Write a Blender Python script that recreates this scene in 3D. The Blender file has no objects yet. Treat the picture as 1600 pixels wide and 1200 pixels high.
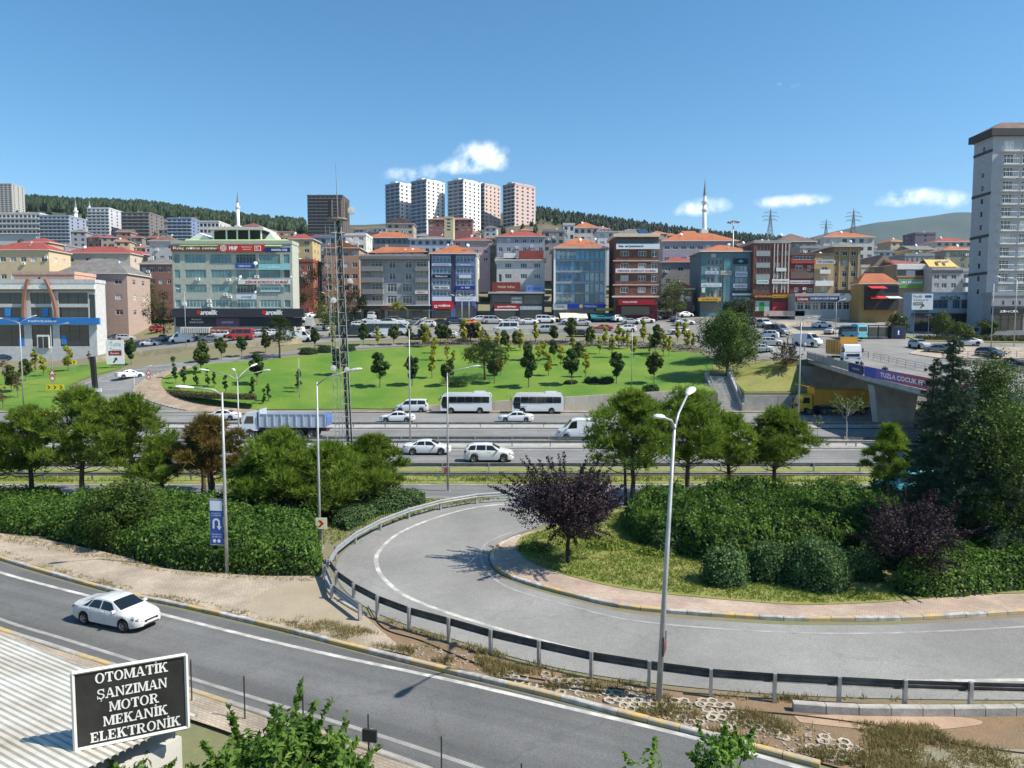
import bpy, bmesh, math, random
import numpy as np
from mathutils import Vector, Matrix
from mathutils.noise import noise as pnoise
random.seed(7); np.random.seed(7)
R = math.radians
SC = bpy.context.scene
COL = SC.collection

# ------------------------------------------------------------------ camera
CAM_Z = 12.0
F_PX = 1130.0                      # focal length in pixels of the 1600-wide photograph
PITCH = math.atan(80.0 / F_PX)     # horizon 80 px above the middle
cam_d = bpy.data.cameras.new('camera'); cam = bpy.data.objects.new('camera', cam_d); COL.objects.link(cam)
cam_d.sensor_width = 36.0; cam_d.lens = 36.0 * F_PX / 1600.0
cam_d.clip_start = 0.3; cam_d.clip_end = 30000.0
cam.location = (0, 0, CAM_Z); cam.rotation_euler = (R(90) - PITCH, 0, 0)
SC.camera = cam

# ------------------------------------------------------------------ light
SUN_AZ = (0.965, -0.26); SUN_EL = 49.0
_sd = Vector((SUN_AZ[0], SUN_AZ[1], 0)).normalized() * math.cos(R(SUN_EL)) + Vector((0, 0, math.sin(R(SUN_EL))))
sun_d = bpy.data.lights.new('sun', 'SUN'); sun_d.energy = 4.8; sun_d.angle = R(0.5); sun_d.color = (1.0, 0.94, 0.82)
sun = bpy.data.objects.new('sun', sun_d); COL.objects.link(sun)
sun.rotation_euler = (-_sd).to_track_quat('-Z', 'Y').to_euler(); sun.location = (60, -30, 120)
W = bpy.data.worlds.new('World'); SC.world = W; W.use_nodes = True
nt = W.node_tree; nt.nodes.clear()
def wn(t, **k):
 n = nt.nodes.new(t)
 for a, b in k.items(): setattr(n, a, b)
 return n
w_out = wn('ShaderNodeOutputWorld'); w_bg = wn('ShaderNodeBackground'); w_bg.inputs['Strength'].default_value = 0.112
sky = wn('ShaderNodeTexSky'); sky.sky_type = 'NISHITA'; sky.sun_disc = False
sky.sun_elevation = R(SUN_EL); sky.sun_rotation = math.atan2(_sd.x, _sd.y)
sky.altitude = 60; sky.air_density = 0.9; sky.dust_density = 0.35; sky.ozone_density = 1.8
# small fair-weather cumulus low over the hills: soft lumps in directions of the sky dome
w_co = wn('ShaderNodeTexCoord')
def dirpix(px, py):
 xc = (px - 800) / F_PX; yc = (600 - py) / F_PX
 return Vector((xc, math.cos(PITCH) + yc * math.sin(PITCH), -math.sin(PITCH) + yc * math.cos(PITCH))).normalized()
CLOUDS = [(755, 244, 34, 17, 1.15), (715, 262, 40, 9, .55), (640, 273, 40, 10, .55), (1105, 322, 34, 11, .8), (1075, 330, 26, 7, .4),
          (1247, 314, 38, 8, .85), (1200, 316, 22, 7, .4), (1420, 308, 27, 10, 1.0), (1486, 312, 20, 10, .9), (1445, 205, 60, 34, .14),
          (1243, 136, 12, 6, .35), (1218, 131, 7, 5, .25), (330, 268, 8, 6, .25), (540, 290, 30, 10, .15), (1395, 318, 20, 5, .3)]
w_sep = wn('ShaderNodeSeparateXYZ'); nt.links.new(w_co.outputs['Generated'], w_sep.inputs[0])
def wm(op, a, b=None, c=None, clamp=False):
 n = wn('ShaderNodeMath', operation=op, use_clamp=clamp)
 for i, v in enumerate((a, b, c)):
  if v is None: continue
  if isinstance(v, (int, float)): n.inputs[i].default_value = v
  else: nt.links.new(v, n.inputs[i])
 return n.outputs[0]
w_az = wm('ARCTAN2', w_sep.outputs['X'], w_sep.outputs['Y']); w_el = wm('ARCSINE', w_sep.outputs['Z'])
w_no = wn('ShaderNodeTexNoise'); w_no.inputs['Scale'].default_value = 52; w_no.inputs['Detail'].default_value = 7; w_no.inputs['Roughness'].default_value = .58
nt.links.new(w_co.outputs['Generated'], w_no.inputs['Vector'])
acc = None
for (px, py, rx, ry, st) in CLOUDS:
 d = dirpix(px, py); az = math.atan2(d.x, d.y); el = math.asin(d.z)
 ux = wm('MULTIPLY', wm('SUBTRACT', w_az, az), F_PX / rx); uy = wm('MULTIPLY', wm('SUBTRACT', w_el, el), F_PX / ry)
 r2 = wm('ADD', wm('MULTIPLY', ux, ux), wm('MULTIPLY', uy, uy))
 g = wm('MULTIPLY', wm('POWER', 2.718, wm('MULTIPLY', r2, -0.9)), st)
 acc = g if acc is None else wm('ADD', acc, g)
w_f = wm('SUBTRACT', wm('MULTIPLY', acc, wm('ADD', wm('MULTIPLY', w_no.outputs['Fac'], 3.0), -0.65)), 0.16)
w_f = wm('MULTIPLY', w_f, 1.5, clamp=True); w_f = wm('MULTIPLY', w_f, .62, clamp=True)
w_mix = wn('ShaderNodeMixRGB'); w_hs = wn('ShaderNodeHueSaturation'); w_hs.inputs['Saturation'].default_value = 1.28; w_hs.inputs['Hue'].default_value = .491; nt.links.new(sky.outputs[0], w_hs.inputs['Color']); nt.links.new(w_f, w_mix.inputs['Fac']); nt.links.new(w_hs.outputs[0], w_mix.inputs['Color1'])
w_mix.inputs['Color2'].default_value = (10.5, 10.8, 11.0, 1)
nt.links.new(w_mix.outputs[0], w_bg.inputs['Color']); nt.links.new(w_bg.outputs[0], w_out.inputs['Surface'])
vs = SC.view_settings; vs.view_transform = 'Standard'; vs.look = 'None'; vs.gamma = 1.0; vs.use_curve_mapping = False; vs.exposure = 0.62
SC.cycles.use_denoising = True; SC.cycles.max_bounces = 6; SC.cycles.transparent_max_bounces = 12
SC.cycles.use_adaptive_sampling = True; SC.cycles.adaptive_threshold = 0.015
SC.cycles.caustics_reflective = False; SC.cycles.caustics_refractive = False; SC.cycles.volume_bounces = 0

# ------------------------------------------------------------------ helpers
def ray(px, py):
 xc = (px - 800) / F_PX; yc = (600 - py) / F_PX
 return Vector((xc, math.cos(PITCH) + yc * math.sin(PITCH), -math.sin(PITCH) + yc * math.cos(PITCH)))
def G(px, py, z=0.0):
 d = ray(px, py); t = (z - CAM_Z) / d.z
 return Vector((d.x * t, d.y * t, z))
def D(px, py, y):
 d = ray(px, py); t = y / d.y
 return Vector((d.x * t, y, CAM_Z + d.z * t))
def lerp(a, b, t): return a + (b - a) * t
def interp(tab, x):
 if x <= tab[0][0]: return tab[0][1]
 for i in range(1, len(tab)):
  if x <= tab[i][0]:
   a, b = tab[i - 1], tab[i]
   return a[1] + (b[1] - a[1]) * (x - a[0]) / (b[0] - a[0])
 return tab[-1][1]
def smooth_pl(pts, n=8):
 """Catmull-Rom through 2D/3D points"""
 P = [Vector(p) for p in pts]; out = []
 for i in range(len(P) - 1):
  p0 = P[max(i - 1, 0)]; p1 = P[i]; p2 = P[i + 1]; p3 = P[min(i + 2, len(P) - 1)]
  for k in range(n):
   t = k / n
   out.append(0.5 * ((2 * p1) + (p2 - p0) * t + (2 * p0 - 5 * p1 + 4 * p2 - p3) * t * t + (3 * p1 - p0 - 3 * p2 + p3) * t ** 3))
 out.append(P[-1]); return out
def resample(pts, step):
 P = [Vector(p) for p in pts]; out = [P[0].copy()]; acc_ = 0.0
 for i in range(1, len(P)):
  a, b = P[i - 1], P[i]; L = (b - a).length
  if L < 1e-6: continue
  t = step - acc_
  while t <= L:
   out.append(a.lerp(b, t / L)); t += step
  acc_ = (acc_ + L) % step
 return out

class MB:
 def __init__(s): s.v = []; s.f = []; s.m = []
 def add(s, vs_, fs, m=0):
  o = len(s.v); s.v += [tuple(p) for p in vs_]; s.f += [tuple(i + o for i in f) for f in fs]; s.m += [m] * len(fs); return s
 def quad(s, a, b, c, d, m=0): return s.add([a, b, c, d], [(0, 1, 2, 3)], m)
 def poly(s, pts, m=0): return s.add(pts, [tuple(range(len(pts)))], m)
 def box(s, c, d, m=0, rz=0.0, bev=0.0):
  x, y, z = d[0] / 2, d[1] / 2, d[2] / 2
  P = [(-x, -y, -z), (x, -y, -z), (x, y, -z), (-x, y, -z), (-x, -y, z), (x, -y, z), (x, y, z), (-x, y, z)]
  cs, sn = math.cos(rz), math.sin(rz)
  P = [(c[0] + p[0] * cs - p[1] * sn, c[1] + p[0] * sn + p[1] * cs, c[2] + p[2]) for p in P]
  return s.add(P, [(3, 2, 1, 0), (4, 5, 6, 7), (0, 1, 5, 4), (1, 2, 6, 5), (2, 3, 7, 6), (3, 0, 4, 7)], m)
 def b2(s, x0, x1, y0, y1, z0, z1, m=0): return s.box(((x0 + x1) / 2, (y0 + y1) / 2, (z0 + z1) / 2), (abs(x1 - x0), abs(y1 - y0), abs(z1 - z0)), m)
 def prism(s, pts, z0, z1, m=0):
  n = len(pts); a = sum(pts[i][0] * pts[(i + 1) % n][1] - pts[(i + 1) % n][0] * pts[i][1] for i in range(n))
  if a < 0: pts = pts[::-1]
  v = [(p[0], p[1], z0) for p in pts] + [(p[0], p[1], z1) for p in pts]
  return s.add(v, [tuple(range(n - 1, -1, -1)), tuple(range(n, 2 * n))] + [(i, (i + 1) % n, n + (i + 1) % n, n + i) for i in range(n)], m)
 def prism_y(s, pts, y0, y1, m=0):
  """outline in XZ, extruded along y"""
  n = len(pts); a = sum(pts[i][0] * pts[(i + 1) % n][1] - pts[(i + 1) % n][0] * pts[i][1] for i in range(n))
  if a < 0: pts = pts[::-1]
  v = [(p[0], y0, p[1]) for p in pts] + [(p[0], y1, p[1]) for p in pts]
  return s.add(v, [tuple(range(n)), tuple(range(2 * n - 1, n - 1, -1))] + [((i + 1) % n, i, n + i, n + (i + 1) % n) for i in range(n)], m)
 def tube(s, pts, rs, n=8, m=0, cap=True):
  P = [Vector(p) for p in pts]
  if not isinstance(rs, (list, tuple)): rs = [rs] * len(P)
  rings = []
  for i, p in enumerate(P):
   t = (P[min(i + 1, len(P) - 1)] - P[max(i - 1, 0)]).normalized()
   u = t.cross(Vector((0, 0, 1)) if abs(t.z) < .95 else Vector((1, 0, 0))).normalized(); w = t.cross(u)
   rings.append([p + (u * math.cos(2 * math.pi * k / n) + w * math.sin(2 * math.pi * k / n)) * rs[i] for k in range(n)])
  v = [q for r in rings for q in r]; f = []
  for i in range(len(P) - 1):
   for k in range(n): f.append((i * n + k, i * n + (k + 1) % n, (i + 1) * n + (k + 1) % n, (i + 1) * n + k))
  if cap: f += [tuple(range(n - 1, -1, -1)), tuple(range((len(P) - 1) * n, len(P) * n))]
  return s.add(v, f, m)
 def lathe(s, prof, n=16, m=0, c=(0, 0, 0), axis='z'):
  v = []; f = []
  for (r, z) in prof:
   for k in range(n):
    a = 2 * math.pi * k / n; x, y = r * math.cos(a), r * math.sin(a)
    v.append((c[0] + x, c[1] + y, c[2] + z) if axis == 'z' else (c[0] + x, c[1] + z, c[2] + y))
  for i in range(len(prof) - 1):
   for k in range(n):
    q = (i * n + k, i * n + (k + 1) % n, (i + 1) * n + (k + 1) % n, (i + 1) * n + k)
    f.append(q if axis == 'z' else q[::-1])
  return s.add(v, f, m)
 def mesh(s, name, mats, smooth=False):
  me = bpy.data.meshes.new(name); me.from_pydata(s.v, [], s.f)
  for a in (mats if isinstance(mats, (list, tuple)) else [mats]): me.materials.append(a)
  if any(s.m): me.polygons.foreach_set('material_index', s.m)
  if smooth: me.polygons.foreach_set('use_smooth', [True] * len(me.polygons))
  me.update(); return me
 def build(s, name, mats, parent=None, smooth=False, loc=None, rz=0.0):
  return link(name, s.mesh(name, mats, smooth), parent, loc, rz)
def link(name, me, parent=None, loc=None, rz=0.0):
 o = bpy.data.objects.new(name, me); COL.objects.link(o)
 if parent is not None: o.parent = parent
 if loc is not None: o.location = loc
 if rz: o.rotation_euler = (0, 0, rz)
 return o
def tag(o, label=None, cat=None, group=None, kind=None):
 if label: o['label'] = label
 if cat: o['category'] = cat
 if group: o['group'] = group
 if kind: o['kind'] = kind
 return o
def thing(name, label, cat, loc=(0, 0, 0), rz=0.0, group=None):
 o = bpy.data.objects.new(name, None); COL.objects.link(o); o.empty_display_size = .2
 o.location = loc; o.rotation_euler = (0, 0, rz)
 return tag(o, label, cat, group)
def kids(o): return CH.get(o.name, []) or list(o.children)
CH = {}
def copy_tree(o, loc=None, rz=None, label=None, group=None, scale=None, parent=None):
 c = o.copy(); COL.objects.link(c)
 if parent is not None: c.parent = parent
 if loc is not None: c.location = loc
 if rz is not None: c.rotation_euler = (0, 0, rz)
 if scale is not None: c.scale = scale if isinstance(scale, (tuple, list)) else (scale,) * 3
 if label: c['label'] = label
 if group: c['group'] = group
 for ch in list(o.children): copy_tree(ch, parent=c)
 return c

# ------------------------------------------------------------------ materials
MATS = {}
def pm(name, col, rough=.7, var=.12, scale=3.0, bump=0.0, bscale=40.0, metal=0.0, spec=.4, col2=None, mixs=None, detail=5.0, obj_rand=0.0, coat=0.0, lo=.35, hi=.65, trans=0.0, stretch=None):
 """principled material with noise-driven colour variation and fine relief"""
 if name in MATS: return MATS[name]
 m = bpy.data.materials.new(name); m.use_nodes = True; t = m.node_tree; N = t.nodes; Lk = t.links
 b = N['Principled BSDF']; b.inputs['Roughness'].default_value = rough; b.inputs['Metallic'].default_value = metal
 b.inputs['Specular IOR Level'].default_value = spec
 if coat: b.inputs['Coat Weight'].default_value = coat; b.inputs['Coat Roughness'].default_value = .08
 geo = N.new('ShaderNodeNewGeometry'); vec = geo.outputs['Position']
 if stretch:
  mp = N.new('ShaderNodeMapping'); mp.inputs['Scale'].default_value = stretch; Lk.new(vec, mp.inputs['Vector']); vec = mp.outputs[0]
 no = N.new('ShaderNodeTexNoise'); no.inputs['Scale'].default_value = mixs or scale; no.inputs['Detail'].default_value = detail; no.inputs['Roughness'].default_value = .6
 Lk.new(vec, no.inputs['Vector'])
 rp = N.new('ShaderNodeValToRGB'); rp.color_ramp.elements[0].position = lo; rp.color_ramp.elements[1].position = hi
 c = Vector(col)
 if col2 is None: ca = c * (1 - var); cb = c * (1 + var)
 else: ca = c; cb = Vector(col2)
 rp.color_ramp.elements[0].color = (*ca, 1); rp.color_ramp.elements[1].color = (*cb, 1)
 Lk.new(no.outputs['Fac'], rp.inputs['Fac']); out = rp.outputs[0]
 if col2 is not None or var > 0:
  n2 = N.new('ShaderNodeTexNoise'); n2.inputs['Scale'].default_value = scale * 9; n2.inputs['Detail'].default_value = 3; Lk.new(vec, n2.inputs['Vector'])
  mr = N.new('ShaderNodeMapRange'); mr.inputs[3].default_value = 1 - var * .8; mr.inputs[4].default_value = 1 + var * .8; Lk.new(n2.outputs['Fac'], mr.inputs[0])
  mx = N.new('ShaderNodeVectorMath'); mx.operation = 'SCALE'; Lk.new(out, mx.inputs[0]); Lk.new(mr.outputs[0], mx.inputs['Scale']); out = mx.outputs[0]
 if obj_rand:
  oi = N.new('ShaderNodeObjectInfo'); mr = N.new('ShaderNodeMapRange'); mr.inputs[3].default_value = 1 - obj_rand; mr.inputs[4].default_value = 1 + obj_rand; Lk.new(oi.outputs['Random'], mr.inputs[0])
  mx = N.new('ShaderNodeVectorMath'); mx.operation = 'SCALE'; Lk.new(out, mx.inputs[0]); Lk.new(mr.outputs[0], mx.inputs['Scale']); out = mx.outputs[0]
 Lk.new(out, b.inputs['Base Color'])
 if bump:
  n3 = N.new('ShaderNodeTexNoise'); n3.inputs['Scale'].default_value = bscale; n3.inputs['Detail'].default_value = 4; Lk.new(geo.outputs['Position'], n3.inputs['Vector'])
  bp = N.new('ShaderNodeBump'); bp.inputs['Strength'].default_value = bump; bp.inputs['Distance'].default_value = .03; Lk.new(n3.outputs['Fac'], bp.inputs['Height']); Lk.new(bp.outputs[0], b.inputs['Normal'])
 MATS[name] = m; return m
def leafmat(name, c1, c2, c3=None, trans=.35, rough=.55, nscale=.9):
 """leaf: diffuse + translucent, hue varies from leaf to leaf and from clump to clump"""
 if name in MATS: return MATS[name]
 m = bpy.data.materials.new(name); m.use_nodes = True; t = m.node_tree; N = t.nodes; Lk = t.links
 b = N['Principled BSDF']; b.inputs['Roughness'].default_value = rough; b.inputs['Specular IOR Level'].default_value = .16
 geo = N.new('ShaderNodeNewGeometry'); oi = N.new('ShaderNodeObjectInfo')
 rp = N.new('ShaderNodeValToRGB'); rp.color_ramp.elements[0].color = (*c1, 1); rp.color_ramp.elements[1].color = (*c2, 1)
 if c3:
  e = rp.color_ramp.elements.new(.93); e.color = (*c2, 1); rp.color_ramp.elements[-1].color = (*c3, 1)
 no = N.new('ShaderNodeTexNoise'); no.inputs['Scale'].default_value = nscale; no.inputs['Detail'].default_value = 2; Lk.new(geo.outputs['Position'], no.inputs['Vector'])
 mth = N.new('ShaderNodeMath'); mth.operation = 'MULTIPLY_ADD'; mth.inputs[1].default_value = .55
 Lk.new(geo.outputs['Random Per Island'], mth.inputs[0])
 m2 = N.new('ShaderNodeMath'); m2.operation = 'MULTIPLY_ADD'; m2.inputs[1].default_value = 1.5; m2.inputs[2].default_value = -.52; Lk.new(no.outputs['Fac'], m2.inputs[0]); Lk.new(m2.outputs[0], mth.inputs[2])
 Lk.new(mth.outputs[0], rp.inputs['Fac'])
 mr = N.new('ShaderNodeMapRange'); mr.inputs[3].default_value = .86; mr.inputs[4].default_value = 1.14; Lk.new(oi.outputs['Random'], mr.inputs[0])
 mx = N.new('ShaderNodeVectorMath'); mx.operation = 'SCALE'; Lk.new(rp.outputs[0], mx.inputs[0]); Lk.new(mr.outputs[0], mx.inputs['Scale'])
 Lk.new(mx.outputs[0], b.inputs['Base Color'])
 tr = N.new('ShaderNodeBsdfTranslucent'); Lk.new(mx.outputs[0], tr.inputs['Color'])
 ms = N.new('ShaderNodeMixShader'); ms.inputs[0].default_value = trans; Lk.new(b.outputs[0], ms.inputs[1]); Lk.new(tr.outputs[0], ms.inputs[2]); Lk.new(ms.outputs[0], N['Material Output'].inputs['Surface'])
 MATS[name] = m; return m
def rgb(r, g, b):
 f = lambda c: ((c / 255 + .055) / 1.055) ** 2.4 if c / 255 > .04045 else c / 255 / 12.92
 return (f(r), f(g), f(b))
_pc = {}
def paint(c, rough=.75, var=.07, bump=.0, obj_rand=0.0, metal=0.0, spec=.35, scale=1.2):
 k = (tuple(round(x, 3) for x in c), rough, metal)
 if k not in _pc: _pc[k] = pm('paint_%d' % len(_pc), c, rough, var, scale, bump, 30, metal, spec, obj_rand=obj_rand)
 return _pc[k]
def glassmat(name, c, rough=.08, spec=.6, var=.25, sc=.35):
 return pm(name, c, rough, var, sc, 0, 1, 0, spec, obj_rand=.25)
M_GLASS = glassmat('window_glass', (.028, .036, .046))
M_GLASSB = glassmat('window_glass_blue', (.04, .10, .16), .06, .7)
M_GLASST = glassmat('window_glass_teal', (.10, .22, .24), .10, .6)
M_CURT = pm('window_curtain', (.42, .44, .45), .5, .2, .8, obj_rand=.35)
M_FRAME = paint((.72, .72, .70), .5)
M_DARK = paint((.03, .03, .032), .6)
M_STEEL = pm('galvanised_steel', (.42, .43, .43), .45, .12, 2.5, metal=.6, spec=.5)
M_POLE = pm('lamp_pole_paint', (.40, .41, .41), .5, .15, 1.2, metal=.35)
M_RUST = pm('guardrail_steel', (.26, .26, .25), .5, .22, 1.8, metal=.65, spec=.5)
M_CONC = pm('concrete', (.36, .35, .33), .9, .15, .8, .35, 18)
M_CONCD = pm('concrete_old', (.24, .24, .23), .9, .2, .5, .4, 12)
M_WHITE = paint((.78, .78, .76), .55, .04)
M_BLACK = paint((.018, .018, .02), .5)

# ------------------------------------------------------------------ text
def text_mesh(s, h, w=None, mat=None, bold=.0, ext=.01, shear=0.0, name='lettering'):
 cu = bpy.data.curves.new('t', 'FONT'); cu.body = s; cu.size = 1.0; cu.offset = bold; cu.extrude = 0; cu.align_x = 'CENTER'; cu.align_y = 'CENTER'; cu.resolution_u = 2; cu.shear = shear
 o = bpy.data.objects.new('t', cu)
 me = bpy.data.meshes.new_from_object(o)
 bpy.data.objects.remove(o); bpy.data.curves.remove(cu)
 n = len(me.vertices); a = np.zeros(n * 3); me.vertices.foreach_get('co', a); a = a.reshape(-1, 3)
 if n:
  lo, hi = a.min(0), a.max(0); c = (lo + hi) / 2; sy = h / max(hi[1] - lo[1], 1e-3); sx = sy if w is None else min(w / max(hi[0] - lo[0], 1e-3), sy * 1.9)
  b = np.zeros_like(a); b[:, 0] = (a[:, 0] - c[0]) * sx; b[:, 2] = (a[:, 1] - c[1]) * sy
  me.vertices.foreach_set('co', b.ravel())
 me.name = name
 me.materials.clear(); me.materials.append(mat or M_WHITE); me.update(); return me
def lettering(s, h, w, mat, parent, loc, bold=.02, shear=0.0, rz=0.0):
 o = link('lettering', text_mesh(s, h, w, mat, bold, shear=shear), parent, loc, rz); return o
# ================================================================== terrain
TX = [-140, -100, -60, -20, 25, 36, 46, 50, 140]
TY = [(109.9, [0] * 9),
      (110.0, [0, 0, 0, .2, 2.9, 2.9, 2.9, 0, 0]),
      (116.9, [.6, .6, 1.2, 1.8, 4.0, 4.6, 6.6, 0, 0]),
      (117.0, [.6, .6, 1.2, 1.8, 4.0, 4.8, 7.4, 7.6, 7.6]),
      (130, [2.6, 2.6, 4.2, 4.5, 5.8, 7.2, 8.8, 9.0, 9.0]),
      (145, [4.2, 4.2, 7.2, 7.8, 8.6, 9.4, 10.6, 10.8, 10.8]),
      (158, [5.4, 5.6, 10.5, 10.8, 10.9, 11.2, 12.2, 12.3, 12.3]),
      (175, [7.5, 7.8, 13, 13.5, 13.5, 13.7, 14.3, 14.4, 14.4]),
      (195, [12, 12, 16.5, 17, 17, 17, 17, 17, 17]),
      (230, [21] * 9), (280, [31] * 9), (360, [46] * 9)]
RIDGE = [(-900, 345), (-400, 330), (0, 318), (60, 316), (140, 321), (230, 323), (330, 338), (400, 346), (470, 352), (560, 352), (700, 344), (800, 331), (850, 328), (900, 337),
         (1000, 350), (1100, 363), (1180, 370), (1260, 378), (1350, 387), (1500, 394), (1700, 397), (2400, 400)]
def _row(r, X):
 if X <= TX[0]: return r[0]
 for i in range(1, 9):
  if X <= TX[i]: return r[i - 1] + (r[i] - r[i - 1]) * (X - TX[i - 1]) / (TX[i] - TX[i - 1])
 return r[-1]
def zpix(py, Y):
 d = ray(800, py); return CAM_Z + d.z / d.y * Y
def T(X, Y):
 if Y <= 109.9: return 0.0
 if 31.45 < X < 35.45 and Y < 117.9: return max(-.3, (Y - 110) * .62 - .35)
 if Y <= 360:
  for i in range(1, len(TY)):
   if Y <= TY[i][0]:
    a, b = TY[i - 1], TY[i]; t = (Y - a[0]) / (b[0] - a[0])
    return lerp(_row(a[1], X), _row(b[1], X), t)
 px = 800 + F_PX * X / Y
 r = interp(RIDGE, px); z6 = zpix(r + 22, 600); z10 = zpix(r, 1000)
 if Y <= 600: return lerp(46, z6, (Y - 360) / 240)
 if Y <= 1000: return lerp(z6, z10, (Y - 600) / 400)
 return max(0, z10 * (1 - (Y - 1000) / 1500))
def TG(px, py):
 """point of the ground seen at a pixel of the photograph"""
 d = ray(px, py); y = 20.0; last = None
 while y < 1200:
  t = y / d.y; z = CAM_Z + d.z * t
  if z <= T(d.x * t, y):
   lo, hi = y - .5, y
   for _ in range(20):
    mid = (lo + hi) / 2; tt = mid / d.y
    if CAM_Z + d.z * tt <= T(d.x * tt, mid): hi = mid
    else: lo = mid
   tt = hi / d.y; return Vector((d.x * tt, hi, T(d.x * tt, hi)))
  y += .5
 t = 300 / d.y; return Vector((d.x * t, 300, T(d.x * t, 300)))
def on(X, Y, o=0.0): return Vector((X, Y, T(X, Y) + o))

M_GROUND = pm('bare_ground', (.20, .165, .115), .95, .25, .35, .5, 9, col2=(.16, .17, .075), mixs=.12)
xs = sorted(set([-9000, -5000, -3000, -2000, -1500, -1200] + list(range(-1000, 1001, 50)) + list(range(-180, 181, 4)) + TX + [31.44, 31.46, 35.44, 35.46] + [1200, 1500, 2000, 3000, 5000, 9000]))
ys = sorted(set([-400, -100, 0, 30, 60, 90, 109.9, 110.0, 116.9, 117.0, 117.88, 117.92] + list(range(112, 236, 3)) + list(range(240, 360, 10)) + [130, 145, 158, 175, 195, 360] + list(range(380, 1001, 20)) + [1100, 1300, 1600, 2000, 2600, 4000, 9000]))
mb = MB()
for y in ys:
 for x in xs: mb.v.append((x, y, T(x, y)))
nx = len(xs)
for j in range(len(ys) - 1):
 for i in range(nx - 1): mb.f.append((j * nx + i, j * nx + i + 1, (j + 1) * nx + i + 1, (j + 1) * nx + i)); mb.m.append(1 if ys[j] > 300 else 0)
M_SCRUB = pm('hillside_scrub', (.055, .062, .026), .95, .3, .02, .8, .6, col2=(.135, .105, .062), mixs=.012, lo=.4, hi=.62)
tag(mb.build('ground', [M_GROUND, M_SCRUB]), kind='structure')

def sheet(name, pts, off, m, step=3.0, kind='structure', parent=None, skirt=0.0):
 """flat piece of ground laid over the terrain; outline in world XY"""
 bm = bmesh.new(); P = [Vector(p) for p in pts]
 a = sum(P[i].x * P[(i + 1) % len(P)].y - P[(i + 1) % len(P)].x * P[i].y for i in range(len(P)))
 if a < 0: P = P[::-1]
 f = bm.faces.new([bm.verts.new((p.x, p.y, 0)) for p in P]); bmesh.ops.triangulate(bm, faces=[f])
 x0, x1 = min(p.x for p in P), max(p.x for p in P); y0, y1 = min(p.y for p in P), max(p.y for p in P)
 if y1 > 109:
  for ax, lo, hi in (((1, 0, 0), x0, x1), ((0, 1, 0), y0, y1)):
   cuts = list(np.arange(math.floor(lo / step) * step + step, hi, step))
   cuts += [c for c in (TX if ax[0] else [t[0] for t in TY]) if lo < c < hi]
   for c in cuts:
    bmesh.ops.bisect_plane(bm, geom=bm.verts[:] + bm.edges[:] + bm.faces[:], plane_co=(c * ax[0], c * ax[1], 0), plane_no=ax)
 if skirt:
  ed = [e for e in bm.edges if len(e.link_faces) == 1]
  r = bmesh.ops.extrude_edge_only(bm, edges=ed); low = set(v for v in r['geom'] if isinstance(v, bmesh.types.BMVert))
 else: low = set()
 for v in bm.verts: v.co.z = T(v.co.x, v.co.y) + off - (skirt if v in low else 0)
 bmesh.ops.recalc_face_normals(bm, faces=bm.faces[:])
 me = bpy.data.meshes.new(name); bm.to_mesh(me); bm.free(); me.materials.append(m)
 up = sum(p.normal.z for p in me.polygons)
 if up < 0: me.flip_normals()
 return tag(link(name, me, parent), kind=kind if parent is None else None)
def strip(name, pts, w, off, m, kind='structure', parent=None, dash=None, lift=True):
 """ribbon of width w along a world polyline, lying on the terrain"""
 P = [Vector((p[0], p[1], 0)) for p in pts]; mb = MB(); L = 0.0; sides = []
 for i, p in enumerate(P):
  t = (P[min(i + 1, len(P) - 1)] - P[max(i - 1, 0)]).normalized(); n = Vector((-t.y, t.x, 0)) * w / 2
  sides.append((p + n, p - n))
 for i in range(len(P) - 1):
  L0 = L; L += (P[i + 1] - P[i]).length
  if dash and (L0 % (dash[0] + dash[1])) > dash[0]: continue
  a, b = sides[i]; c, d = sides[i + 1]
  mb.quad(*[(q.x, q.y, T(q.x, q.y) + off) for q in (b, d, c, a)])
 return tag(mb.build(name, m, parent), kind=kind if parent is None else None)

# far hill on the horizon, its wooded flank fading into the air
hp = [(1050, 412), (1150, 396), (1250, 374), (1340, 351), (1420, 341), (1490, 331), (1530, 333), (1600, 343), (1700, 362), (1850, 385), (2050, 405)]
M_FARHILL = pm('far_wooded_hill', (.030, .045, .020), .95, .3, .012, 1.0, .05, col2=(.060, .070, .034), mixs=.006)
mb = MB(); YH = 4800.0; n = 60; rows = 14
for j in range(rows + 1):
 for i in range(n + 1):
  px = 1050 + 1000 * i / n; zt = zpix(interp(hp, px), YH); t = j / rows
  nz = pnoise(Vector((px * .02, t * 3, 3))) * 26 + pnoise(Vector((px * .07, t * 9, 5))) * 10
  mb.v.append(((px - 800) / F_PX * YH, YH - 1500 * (1 - t), lerp(20, zt, t ** 1.25) + nz * math.sin(math.pi * min(t, .97)) ** .6))
for j in range(rows):
 for i in range(n): a = j * (n + 1) + i; mb.f.append((a, a + 1, a + n + 2, a + n + 1)); mb.m.append(0)
o = len(mb.v)
for i in range(n + 1):
 v = mb.v[rows * (n + 1) + i]; mb.v.append((v[0], v[1] + 2500, 0))
for i in range(n): a = rows * (n + 1) + i; mb.f.append((a, a + 1, o + i + 1, o + i)); mb.m.append(0)
tag(mb.build('hill', M_FARHILL, smooth=True), kind='structure')
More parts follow.
